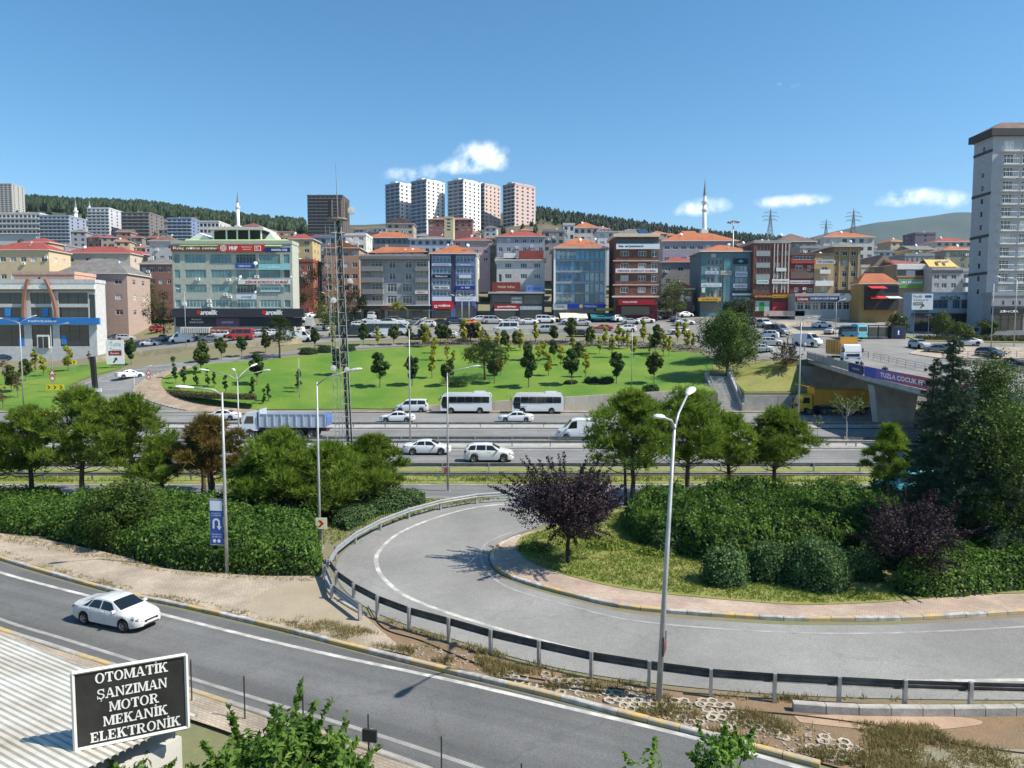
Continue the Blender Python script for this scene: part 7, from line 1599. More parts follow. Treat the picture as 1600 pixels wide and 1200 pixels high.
# ---- buses
def bus(label, loc, rz, col=WHITE, L=7.6, W=2.35, H=3.05, tint=False, cat='bus', group=None, dark_front=True):
 root = thing('midibus', label, cat, loc, rz, group); b = MB(); n = 14
 prof = [(-L / 2, .45), (-L / 2, 2.5), (-L / 2 + .12, 2.85), (-L / 2 + .4, H), (L / 2 - 1.1, H), (L / 2 - .55, H - .12), (L / 2 - .25, H - .5), (L / 2 - .05, 1.5), (L / 2, .9), (L / 2 - .05, .42)]
 arch = lambda c, r: [(c + r * math.cos(R(t)), .42 + r * math.sin(R(t)) * 1.05) for t in range(0, 181, 20)]
 low = [(x, z) for c in (L / 2 - 1.55, -L / 2 + 1.75) for x, z in arch(c, .52)]
 outline = prof + low
 # side skins, inset top edge for a rounded shoulder
 P = outline; m = len(P); inset = lambda x, z: W / 2 - (.0 if z < 1.4 else (z - 1.4) * .045) - (.08 if z > H - .15 else 0)
 for sd in (1, -1): q = [(x, sd * inset(x, z), z) for x, z in P]; b.poly(q if sd == 1 else q[::-1], 0)
 for i in range(m):
  (x0, z0), (x1, z1) = P[i], P[(i + 1) % m]; b.quad((x0, inset(x0, z0), z0), (x0, -inset(x0, z0), z0), (x1, -inset(x1, z1), z1), (x1, inset(x1, z1), z1), 1 if i >= 9 else 0)
 me = b.mesh('body', [carpaint(col), M_TRIM]); bm = bmesh.new(); bm.from_mesh(me); bmesh.ops.remove_doubles(bm, verts=bm.verts, dist=.001); bmesh.ops.recalc_face_normals(bm, faces=bm.faces); bm.to_mesh(me); bm.free(); link('body', me, root)
 yy = lambda z: W / 2 - (z - 1.4) * .045 + .008
 x = -L / 2 + .35; nwin = 5; xe = L / 2 - 1.25; ww = (xe - x) / nwin
 for sd in (1, -1):
  for k in range(nwin):
   a, c = x + k * ww + .02, x + (k + 1) * ww - .02; z0, z1 = 1.62, 2.52; m_ = MB(); q = [(a, sd * yy(z0), z0), (c, sd * yy(z0), z0), (c, sd * yy(z1), z1), (a, sd * yy(z1), z1)]; m_.poly(q if sd == -1 else q[::-1]); m_.build('side_window', M_CGLASS, root)
  m_ = MB(); q = [(xe + .03, .72), (L / 2 - .35, .85), (L / 2 - .12, 1.5), (L / 2 - .35, 2.52), (xe + .03, 2.52)]; q = [(a, sd * (yy(max(c, 1.4)) + .001), c) for a, c in q]; m_.poly(q if sd == -1 else q[::-1]); m_.build('door_glass', M_CGLASS, root)
  for nm, a, c in (('mirror', L / 2 - .1, 2.3),): MB().box((L / 2 + .18, sd * (W / 2 + .08), 2.15), (.12, .16, .45)).build('mirror', M_TRIM, root); MB().box((L / 2 + .08, sd * (W / 2 - .02), 2.42), (.25, .06, .06)).build('mirror_arm', carpaint(col), root)
 m_ = MB(); m_.quad((L / 2 - .038, -W / 2 + .18, 1.52), (L / 2 - .038, W / 2 - .18, 1.52), (L / 2 - .24, W / 2 - .22, 2.55), (L / 2 - .24, -W / 2 + .22, 2.55)); m_.build('windscreen', M_CGLASS, root)
 m_ = MB(); m_.quad((-L / 2 - .008, W / 2 - .2, 1.6), (-L / 2 - .008, -W / 2 + .2, 1.6), (-L / 2 - .008, -W / 2 + .25, 2.45), (-L / 2 - .008, W / 2 - .25, 2.45)); m_.build('rear_window', M_CGLASS, root)
 b = MB(); b.b2(-L / 2 + .9, -L / 2 + 2.7, -.7, .7, H + .002, H + .2); b.b2(-L / 2 + 1.1, -L / 2 + 2.5, -.55, .55, H + .2, H + .26); b.build('roof_unit', carpaint(col), root)
 t, rim = wheel_mesh(.42, .26)
 for c in (L / 2 - 1.55, -L / 2 + 1.75):
  for sd in (1, -1): w_ = link('wheel', t, root, (c, sd * (W / 2 - .14), .42), 0 if sd == -1 else PI); link('rim', rim, w_)
 for sd in (1, -1): MB().box((L / 2 - .01, sd * .8, .85), (.06, .38, .16)).build('headlight', M_HL, root); MB().box((-L / 2 - .005, sd * .95, 1.1), (.03, .18, .4)).build('taillight', M_TL, root)
 return root
bus('white midibus with nearly black side windows parked below the lawn', G(729, 645, .03), PI)
o = bus('white midibus with blue lettering parked below the lawn', G(840, 645.5, .03), PI); lettering('turizm', .28, .95, paint(rgb(70, 120, 180), .4), o, (2.2, 1.186, 1.12), .01, .2, PI)
vehicle('minivan', 'light blue van half hidden behind the spruces', G(1420, 776, .03), PI, AQUA, detail=1, cat='van')
# ---- tipper lorries
def lorry(label, loc, rz, cabc, bedc, L=8.6, bedh=1.25, z_bed=1.25, ribs=7, cat='lorry', canopy=False, tail=None, axles=(3.1, -1.9, -3.2), big=1.0, group=None):
 root = thing('tipper_lorry', label, cat, loc, rz, group); W = 2.5; cp = carpaint(cabc); xf = L / 2
 prof = [(xf, .55), (xf + .02, 1.25), (xf - .12, 2.0), (xf - .38, 2.75), (xf - .6, 2.95), (xf - 1.75, 3.0), (xf - 1.8, .9), (xf - 1.35, .9), (xf - 1.0, 1.15), (xf - .55, 1.0), (xf - .45, .55)]
 b = MB(); q = prof; m = len(q); ins = lambda z: W / 2 - (.0 if z < 1.6 else (z - 1.6) * .07)
 for sd in (1, -1): r = [(x, sd * ins(z), z) for x, z in q]; b.poly(r if sd == 1 else r[::-1])
 for i in range(m): (x0, z0), (x1, z1) = q[i], q[(i + 1) % m]; b.quad((x0, ins(z0), z0), (x0, -ins(z0), z0), (x1, -ins(z1), z1), (x1, ins(z1), z1))
 me = b.mesh('cab', cp); bm = bmesh.new(); bm.from_mesh(me); bmesh.ops.remove_doubles(bm, verts=bm.verts, dist=.001); bmesh.ops.recalc_face_normals(bm, faces=bm.faces); bm.to_mesh(me); bm.free(); link('cab', me, root)
 m_ = MB(); m_.quad((xf - .06, -W / 2 + .2, 1.72), (xf - .06, W / 2 - .2, 1.72), (xf - .36, W / 2 - .26, 2.62), (xf - .36, -W / 2 + .26, 2.62)); m_.build('windscreen', M_CGLASS, root)
 for sd in (1, -1):
  m_ = MB(); r = [(xf - .3, sd * (ins(1.75) + .006), 1.75), (xf - .58, sd * (ins(2.55) + .006), 2.55), (xf - 1.35, sd * (ins(2.55) + .006), 2.55), (xf - 1.4, sd * (ins(1.75) + .006), 1.75)]; m_.poly(r if sd == 1 else r[::-1]); m_.build('side_window', M_CGLASS, root)
  MB().box((xf + .1, sd * (W / 2 + .06), 2.1), (.12, .18, .55)).build('mirror', M_TRIM, root); MB().box((xf + .02, sd * .85, .85), (.08, .4, .22)).build('headlight', M_HL, root)
 MB().b2(xf - .02, xf + .05, -.9, .9, 1.15, 1.55).build('grille', M_TRIM, root); MB().b2(xf - .1, xf + .08, -W / 2, W / 2, .45, .75).build('bumper', cp, root)
 MB().b2(-L / 2, xf - 1.0, -.45, .45, .75, 1.05).build('chassis', M_TRIM, root)
 x0, x1 = -L / 2, xf - 2.0; bp_ = carpaint(bedc, .5); z0, z1 = z_bed, z_bed + bedh
 MB().b2(x0, x1, -W / 2, W / 2, z0 - .15, z0).build('bed_floor', bp_, root)
 for sd in (1, -1):
  y = sd * (W / 2 - .04); MB().b2(x0, x1, y - .04, y + .04, z0 + .001, z1).build('side_board', bp_, root)
  for k in range(ribs + 1): xx = lerp(x0 + .06, x1 - .06, k / ribs); MB().b2(xx - .06, xx + .06, y + sd * .041, y + sd * .12, z0, z1).build('rib', bp_, root)
  MB().b2(x0, x1, min(y + sd * .041, y + sd * .10), max(y + sd * .041, y + sd * .10), z1 + .001, z1 + .1).build('top_rail', bp_, root)
 MB().b2(x1 - .08, x1 + .02, -W / 2 + .02, W / 2 - .02, z0 + .002, z1 + .55).build('headboard', bp_, root); MB().b2(x0 - .09, x0 - .002, -W / 2, W / 2, z0, z1).build('tailgate', carpaint(tail, .5) if tail else bp_, root)
 if canopy: b = MB(); b.add([(x1 + .02, -W / 2, z1 + .3), (x1 + .02, W / 2, z1 + .3), (xf - .1, W / 2, z1 + .75), (xf - .1, -W / 2, z1 + .75), (x1 + .02, -W / 2, z1 + .42), (x1 + .02, W / 2, z1 + .42), (xf - .1, W / 2, z1 + .85), (xf - .1, -W / 2, z1 + .85)], [(3, 2, 1, 0), (4, 5, 6, 7), (0, 1, 5, 4), (1, 2, 6, 5), (2, 3, 7, 6), (3, 0, 4, 7)]); b.build('canopy', bp_, root)
 t, rim = wheel_mesh(.5 * big, .3)
 for x in axles:
  for sd in (1, -1): w_ = link('wheel', t, root, (x, sd * (W / 2 - .17), .5 * big), 0 if sd == -1 else PI); link('rim', rim, w_)
 for sd in (1, -1): MB().box((-L / 2 - .02, sd * .95, .95), (.06, .4, .14)).build('taillight', M_TL, root)
 return root
o = lorry('white-cab tipper lorry with grey-blue ribbed load bed on the far carriageway', G(449, 683, .03), PI, (.62, .68, .74), (.42, .47, .55), 9.6, 1.3, 1.45, 9, tail=(.08, .16, .42), axles=(3.55, -1.7, -3.1))
bz = bx_at(108)[1]; lorry('orange tipper lorry with white cab driving over the bridge', (50.6, 110.5, bx_at(110.5)[1] + .02), R(-97), WHITE, (.66, .30, .02), 8.6, 2.0, 1.5, 5, axles=(2.9, -1.7, -3.0))
lorry('yellow heavy dump lorry parked in the shade under the bridge', (47.2, 106.0, .03), PI, (.72, .44, .03), (.66, .33, .03), 10.5, 1.9, 1.7, 7, canopy=True, axles=(4.0, 1.8, -2.4, -3.9), big=1.15)
# ---- cars along the far street: parked and queueing
rg = random.Random(21)
CN2 = {WHITE: 'white', SILVER: 'silver', GREY: 'grey', BLACK: 'black', RED: 'red', BLUE: 'blue', NAVY: 'dark blue', ORANGE: 'orange', CREAM: 'cream', AQUA: 'light blue'}
KN = {'sedan': ('saloon car', 'car'), 'hatch': ('hatchback', 'car'), 'suv': ('SUV', 'car'), 'minivan': ('passenger van', 'van'), 'van': ('panel van', 'van'), 'minibus': ('minibus', 'minibus')}
WH = [WHITE] * 9 + [SILVER] * 3 + [GREY] * 2 + [BLACK] * 2 + [NAVY, RED]
def street_car(px, py, rz, where, kind=None, col=None):
 kind = kind or rg.choice(('sedan', 'sedan', 'hatch', 'hatch', 'suv', 'minivan')); col = col or rg.choice(WH)
 return vehicle(kind, '%s %s %s' % (CN2[col], KN[kind][0], where), at(px, py, .08), R(rz) + rg.uniform(-.05, .05), col, group='vehicles %s' % where, detail=0, cat=KN[kind][1])
w1 = 'on the street before the bank'
for px, py, rz, k, c in ((8, 563, 0, 'suv', NAVY), (36, 562, 0, 'minibus', WHITE), (92, 549, 0, 'sedan', BLACK), (66, 553, 180, 'sedan', WHITE), (90, 557, 180, 'hatch', WHITE), (110, 556, 180, 'hatch', WHITE), (136, 549, 10, 'hatch', SILVER), (160, 546, 0, 'sedan', WHITE), (152, 552, 0, 'sedan', GREY)): street_car(px, py, rz, w1, k, c)
w2 = 'on the street before the office centre'
for px, py, rz, k, c in ((183, 531, 30, 'sedan', NAVY), (197, 533, 20, 'suv', SILVER), (204, 522, 90, 'hatch', BLACK), (235, 541, 180, 'sedan', WHITE), (246, 519, 80, 'suv', RED), (285, 536, 180, 'van', WHITE), (318, 531, 180, 'hatch', SILVER), (330, 535, 180, 'sedan', GREY), (345, 529, 180, 'suv', WHITE), (375, 531, 180, 'minibus', RED), (405, 527, 180, 'suv', WHITE), (425, 525, 180, 'sedan', WHITE), (256, 533, 100, 'hatch', GREY)): street_car(px, py, rz, w2, k, c)
w3 = 'on the side street by the lattice mast'
for px, py, rz, k, c in ((462, 519, 170, 'hatch', WHITE), (485, 512, 100, 'van', SILVER), (500, 517, 170, 'suv', SILVER), (476, 503, 90, 'sedan', WHITE), (486, 497, 60, 'sedan', WHITE), (488, 491, 60, 'hatch', RED), (480, 487, 90, 'suv', WHITE), (470, 534, 0, 'van', WHITE)): street_car(px, py, rz, w3, k, c)
w4 = 'parked before the row of shops'
for px, py in ((528, 508), (548, 510), (562, 512), (580, 506), (602, 509), (620, 505), (648, 508), (668, 511), (690, 508), (712, 506), (748, 504), (770, 506), (800, 505), (826, 507)): street_car(px, py, rg.choice((0, 180)), w4)
street_car(736, 509, 0, w4, 'sedan', ORANGE); street_car(582, 500, 90, w4, 'minivan', WHITE); street_car(852, 505, 0, w4, 'minivan', WHITE)
w5 = 'driving on the street above the lawn'
for px, py, rz, k, c in ((588, 528, 180, 'sedan', SILVER), (790, 520, 180, 'minibus', WHITE), (852, 521, 180, 'minivan', SILVER), (700, 528, 180, 'hatch', WHITE), (745, 527, 180, 'suv', BLACK), (942, 517, 180, 'sedan', RED), (978, 519, 180, 'suv', WHITE), (905, 526, 180, 'sedan', BLACK), (1060, 522, 180, 'sedan', WHITE), (660, 530, 180, 'hatch', BLACK)): street_car(px, py, rz, w5, k, c)
w6 = 'parked before the glass office and brown brick block'
for px, py, rz, k, c in ((862, 503, 0, 'hatch', CREAM), (890, 507, 180, 'suv', WHITE), (908, 509, 180, 'sedan', SILVER), (935, 503, 160, 'hatch', NAVY), (968, 503, 30, 'suv', WHITE), (985, 507, 0, 'sedan', SILVER), (1008, 505, 0, 'sedan', WHITE), (1020, 500, 0, 'hatch', WHITE), (1040, 498, 60, 'suv', BLACK), (1056, 502, 60, 'hatch', GREY), (1070, 496, 20, 'sedan', WHITE), (1094, 491, 0, 'van', WHITE), (1070, 508, 0, 'sedan', WHITE)): street_car(px, py, rz, w6, k, c)
w7 = 'at the junction behind the bridge'
for px, py, rz, k, c in ((1176, 507, 60, 'sedan', BLACK), (1194, 512, -90, 'minivan', WHITE), (1214, 525, -70, 'minibus', GREY), (1206, 540, -25, 'hatch', WHITE), (1198, 530, 150, 'suv', WHITE), (1262, 541, -60, 'van', WHITE), (1232, 497, 15, 'sedan', WHITE), (1256, 495, 10, 'suv', BLACK), (1285, 491, 170, 'minibus', WHITE), (1298, 494, 10, 'hatch', BLUE), (1284, 513, 20, 'sedan', WHITE), (1300, 523, 40, 'sedan', SILVER), (1187, 551, 160, 'sedan', WHITE), (1142, 520, 180, 'sedan', WHITE), (1118, 516, 170, 'hatch', SILVER)): street_car(px, py, rz, w7, k, c)
w8 = 'parked on the avenue before the corner restaurant'
for px, py, rz, k, c in ((1334, 485, 30, 'hatch', BLUE), (1352, 483, 60, 'suv', GREY), (1366, 484, 60, 'hatch', BLACK), (1382, 484, 50, 'sedan', WHITE), (1396, 482, 50, 'hatch', ORANGE), (1404, 485, 50, 'hatch', WHITE), (1378, 498, 90, 'hatch', BLACK), (1420, 502, 10, 'sedan', WHITE), (1414, 511, 10, 'sedan', WHITE), (1438, 509, 20, 'hatch', SILVER)): street_car(px, py, rz, w8, k, c)
w9 = 'on the road below the blue showroom'
for px, py, rz, k, c in ((1436, 545, -85, 'suv', SILVER), (1468, 552, -40, 'sedan', GREY), (1512, 540, 170, 'sedan', WHITE), (1546, 559, -80, 'suv', NAVY), (1580, 574, -60, 'sedan', BLACK), (1560, 518, 0, 'minibus', AQUA), (1592, 520, 0, 'minibus', AQUA), (1530, 514, 0, 'sedan', WHITE)): street_car(px, py, rz, w9, k, c)
bus('light blue bus seen from behind at the bus stop', at(1332, 531, .08), R(100), AQUA, 6.2, 2.2, 2.8)
bus('white coach parked on the street beside the lattice mast', at(606, 524, .08), PI, WHITE, 9.5, 2.45, 3.1)
bus('black coach parked behind the lattice mast', at(556, 527, .08), PI, (.03, .03, .03), 8.5, 2.4, 2.6)
# ================================================================== trees and plants
def np_mesh(name, V, F, mat, smooth=False):
 """V (n,3), F (m,k) with constant k"""
 me = bpy.data.meshes.new(name); n, (m, k) = len(V), F.shape
 me.vertices.add(n); me.vertices.foreach_set('co', V.astype(np.float32).ravel()); me.loops.add(m * k); me.loops.foreach_set('vertex_index', F.astype(np.int32).ravel())
 me.polygons.add(m); me.polygons.foreach_set('loop_start', np.arange(0, m * k, k, dtype=np.int32)); me.polygons.foreach_set('loop_total', np.full(m, k, dtype=np.int32))
 for a in (mat if isinstance(mat, (list, tuple)) else [mat]): me.materials.append(a)
 me.update(calc_edges=True); me.validate(); return me
def unit(a): return a / np.maximum(np.linalg.norm(a, axis=1, keepdims=True), 1e-9)
def leaf_quads(rs, P, N, size, asp=.55, jit=.7, fold=.12):
 n = len(P); N = unit(N + rs.normal(0, jit, (n, 3))); U = unit(np.cross(N, rs.normal(0, 1, (n, 3)))); Vv = np.cross(N, U); s = size[:, None]
 A = P - U * s * .5; B = P + Vv * s * asp * .5 + N * s * fold; C = P + U * s * .5; Dd = P - Vv * s * asp * .5 + N * s * fold
 V = np.stack([A, B, C, Dd], 1).reshape(-1, 3); F = np.arange(4 * n).reshape(-1, 4); return V, F
def sphere_pts(rs, n): return unit(rs.normal(0, 1, (n, 3)))
M_BARK = pm('bark_brown', (.085, .058, .040), .95, .3, 4.0, .9, 14); M_BARKG = pm('bark_grey', (.13, .115, .095), .95, .25, 4.0, .8, 14)
L_PINE = leafmat('pine_needles', (.032, .075, .010), (.28, .39, .05), trans=.4, nscale=1.2)
L_PINEB = leafmat('pine_needles_browned', (.06, .085, .015), (.26, .15, .05), trans=.25, nscale=.6)
L_SPRUCE = leafmat('spruce_needles', (.022, .048, .026), (.125, .185, .115), trans=.2, nscale=.9)
L_CEDAR = leafmat('cedar_foliage', (.034, .070, .014), (.15, .22, .042), trans=.28, nscale=.8)
L_HEDGE = leafmat('hedge_leaves', (.022, .060, .012), (.14, .25, .042), (.30, .36, .09), trans=.34, nscale=.7)
L_SHRUB = leafmat('shrub_leaves', (.034, .080, .026), (.13, .21, .075), trans=.28, nscale=.9)
L_PLUM = leafmat('plum_leaves', (.020, .013, .017), (.064, .044, .054), (.15, .115, .12), trans=.2, nscale=.9)
L_BROAD = leafmat('broad_leaves', (.055, .125, .020), (.175, .300, .050), (.28, .36, .09), trans=.4, nscale=1.2)
L_SAP = leafmat('sapling_leaves', (.022, .055, .014), (.075, .140, .032), trans=.28, nscale=.8)
L_YEL = leafmat('yellowing_leaves', (.24, .26, .025), (.50, .48, .06), trans=.45, nscale=.6)
L_STREET = leafmat('street_tree_leaves', (.035, .065, .015), (.12, .15, .035), trans=.3, nscale=.5)
L_DARK = leafmat('dark_tree_leaves', (.010, .022, .008), (.036, .055, .016), trans=.18, nscale=.5)
L_GRASS = leafmat('grass_blades', (.10, .165, .026), (.26, .30, .06), (.34, .32, .12), trans=.3, nscale=1.0)
L_DRYG = leafmat('dry_weeds', (.17, .16, .05), (.38, .30, .14), (.12, .17, .04), trans=.4, nscale=1.5)

def trunk_mesh(rs, H, r, limbs, mat, lean=(0, 0), wob=.12, name='trunk', twin=False):
 b = MB(); n = 8; pts = [(lean[0] * (k / n) ** 1.3 * H + rs.uniform(-wob, wob) * (k > 0) * .5, lean[1] * (k / n) * H + rs.uniform(-wob, wob) * (k > 0) * .5, H * k / n - .15 * (k == 0)) for k in range(n + 1)]
 b.tube(pts, [r * (1.25 if k == 0 else 1) * (1 - .75 * k / n) for k in range(n + 1)], 8)
 for (z, tip, rr) in limbs:
  k = min(n - 1, int(z / H * n)); t = z / H * n - k; p0 = Vector(pts[k]).lerp(Vector(pts[k + 1]), t); tip = Vector(tip); mid = p0.lerp(tip, .5) + Vector((0, 0, -.1 * (tip - p0).length + rs.uniform(-.1, .1))); b.tube([p0, mid, tip], [rr, rr * .7, rr * .25], 5, cap=False)
 return b.mesh(name, mat, True), pts
def needle_tufts(rs, P, Dr, nn=9, ln=.30, wd=.040):
 """each tuft: nn thin needles fanning around direction Dr"""
 n = len(P); P = np.repeat(P, nn, 0); Dd = unit(np.repeat(Dr, nn, 0) + rs.normal(0, .55, (n * nn, 3))); S = unit(np.cross(Dd, rs.normal(0, 1, (n * nn, 3)))); l = ln * rs.uniform(.7, 1.25, (n * nn, 1)); w = wd * .5
 A = P + S * w; B = P - S * w; C = P + Dd * l; V = np.stack([A, B, C], 1).reshape(-1, 3); return V, np.arange(3 * n * nn).reshape(-1, 3)
def make_pine(name, label, seed, H, spread, base=.28, pads=36, tufts=82, mat=None, lean=(0, 0), loc=(0, 0, 0), group=None, twin=False, topk=.5):
 rs = np.random.RandomState(seed); root = thing(name, label, 'pine tree', loc, rs.uniform(0, 6.28), group); tips = []
 for k in range(pads):
  t = base + (1 - base) * ((k + rs.uniform(0, 1)) / pads); u = (t - base) / (1 - base); rr = spread * (max(0, math.sin(math.pi * min(.97, .16 + .84 * u) ** .9)) ** .8 * (1.05 - .3 * u) + .05); a = k * 2.4 + rs.uniform(-.5, .5); q = rr * rs.uniform(.55, 1.22) if k % 4 else rr * rs.uniform(.1, .5)
  tips.append((q * math.cos(a) + lean[0] * t * H, q * math.sin(a) + lean[1] * t * H, H * t * .97 - .0 * q))
 limbs = [(max(H * base * .7, z - .5 - .25 * math.hypot(x, y)), (x, y, z - .15), .045) for (x, y, z) in tips]
 me, _ = trunk_mesh(rs, H * .93, .15 + H * .006, limbs, M_BARK, lean); link('trunk', me, root)
 if twin: me2, _ = trunk_mesh(rs, H * .8, .13, [], M_BARK, (lean[0] + .05, lean[1])); link('trunk', me2, root, (.45, .1, 0))
 VV = []; FF = []; o = 0
 for (x, y, z) in tips:
  R_ = rs.uniform(.42, .95) * spread / 2.6; n = int(tufts * rs.uniform(.8, 1.2) * R_ / spread * 2.6); d = sphere_pts(rs, n); d[:, 2] = np.where(d[:, 2] < -.35, -d[:, 2], d[:, 2]); rad = R_ * rs.uniform(.35, 1.15, (n, 1)); P = np.array([[x, y, z]]) + d * rad * np.array([[1.1, 1.1, .58]])
  Dr = d * .8 + np.array([[0, 0, .55]]); V, F = needle_tufts(rs, P, Dr, 9, .44, .055); VV.append(V); FF.append(F + o); o += len(V)
 link('crown', np_mesh('crown', np.concatenate(VV), np.concatenate(FF), mat or L_PINE), root); return root
def make_leafy(name, label, seed, H, rx, rz, zc, nleaf, lsize, mat, loc=(0, 0, 0), group=None, cat='tree', clumps=26, bark=None, r=.07, asp=.6, spiky=0.0, limbs_n=14, trunk_h=None, cone=0.0, hollow=.35, flat=1.0, rz0=None):
 """clumps of leaves spread through an uneven crown"""
 rs = np.random.RandomState(seed); root = thing(name, label, cat, loc, rs.uniform(0, 6.28) if rz0 is None else rz0, group); C = []
 for k in range(clumps):
  d = sphere_pts(rs, 1)[0]; q = rs.uniform(hollow, 1.0) ** .6; zz = d[2] * q; f = 1 - cone * (zz + 1) / 2
  C.append((d[0] * q * rx * f, d[1] * q * rx * f * flat, zc + zz * rz))
 C = np.array(C); limbs = [(max(.25 * H, min(zc - rz * .5, c[2] - .35 * abs(c[2]) * .4 - .3)), tuple(c), r * .45) for c in C[:limbs_n]]
 me, _ = trunk_mesh(rs, trunk_h or zc + rz * .5, r, limbs, bark or M_BARKG, wob=.05 * rx); link('trunk', me, root)
 idx = rs.randint(0, clumps, nleaf); cr = rs.uniform(.25, .48, clumps) * (rx * rz * rx) ** (1 / 3); d = sphere_pts(rs, nleaf); q = rs.uniform(.3, 1.0, (nleaf, 1)) ** .5
 P = C[idx] + d * q * cr[idx][:, None]
 if spiky:
  m = rs.rand(nleaf) < spiky; out = unit(C[idx] - np.array([[0, 0, zc - rz * .6]])); P[m] = (C[idx] + out * (cr[idx][:, None] * rs.uniform(.5, 1.9, (nleaf, 1))) + rs.normal(0, .06, (nleaf, 3)) * rx * .3)[m]
 P[:, 2] = np.maximum(P[:, 2], .12)
 V, F = leaf_quads(rs, P, d * .8 + np.array([[0, 0, .5]]), lsize * rs.uniform(.65, 1.3, nleaf), asp); link('crown', np_mesh('crown', V, F, mat), root); return root
def make_spruce(name, label, seed, H, rad, mat, loc, whorls=26, per=11, cat='spruce tree', droop=.25, power=1.0, group=None, zbase=.08, ln=.16, dens=11):
 rs = np.random.RandomState(seed); root = thing(name, label, cat, loc, 0, group); me, _ = trunk_mesh(rs, H * .97, .17, [], M_BARK, wob=.03); link('trunk', me, root); VV = []; FF = []; o = 0
 for w in range(whorls):
  t = zbase + (1 - zbase) * w / whorls; L = rad * (1 - t) ** power * rs.uniform(.85, 1.12) + .18
  for k in range(max(4, int(per * (1 - t * .5)))):
   a = rs.uniform(0, 6.28); l = L * rs.uniform(.65, 1.12); n = int(dens * l / .35) + 5; s = rs.uniform(.12, 1, n); z = H * t + rs.uniform(-.15, .15) - droop * l * s ** 1.6 + .12 * l * s ** 4
   wd = .20 * l * (1 - s * .75) + .05; off = rs.uniform(-1, 1, n) * wd; P = np.stack([math.cos(a) * l * s - math.sin(a) * off, math.sin(a) * l * s + math.cos(a) * off, z - np.abs(off) * .5 + rs.normal(0, .05, n)], 1)
   Dr = np.stack([math.cos(a) * np.ones(n) - math.sin(a) * off / wd * .8, math.sin(a) * np.ones(n) + math.cos(a) * off / wd * .8, rs.uniform(-.5, .35, n)], 1); V, F = needle_tufts(rs, P, Dr, 5, ln, .052); VV.append(V); FF.append(F + o); o += len(V)
 link('crown', np_mesh('crown', np.concatenate(VV), np.concatenate(FF), mat), root); return root
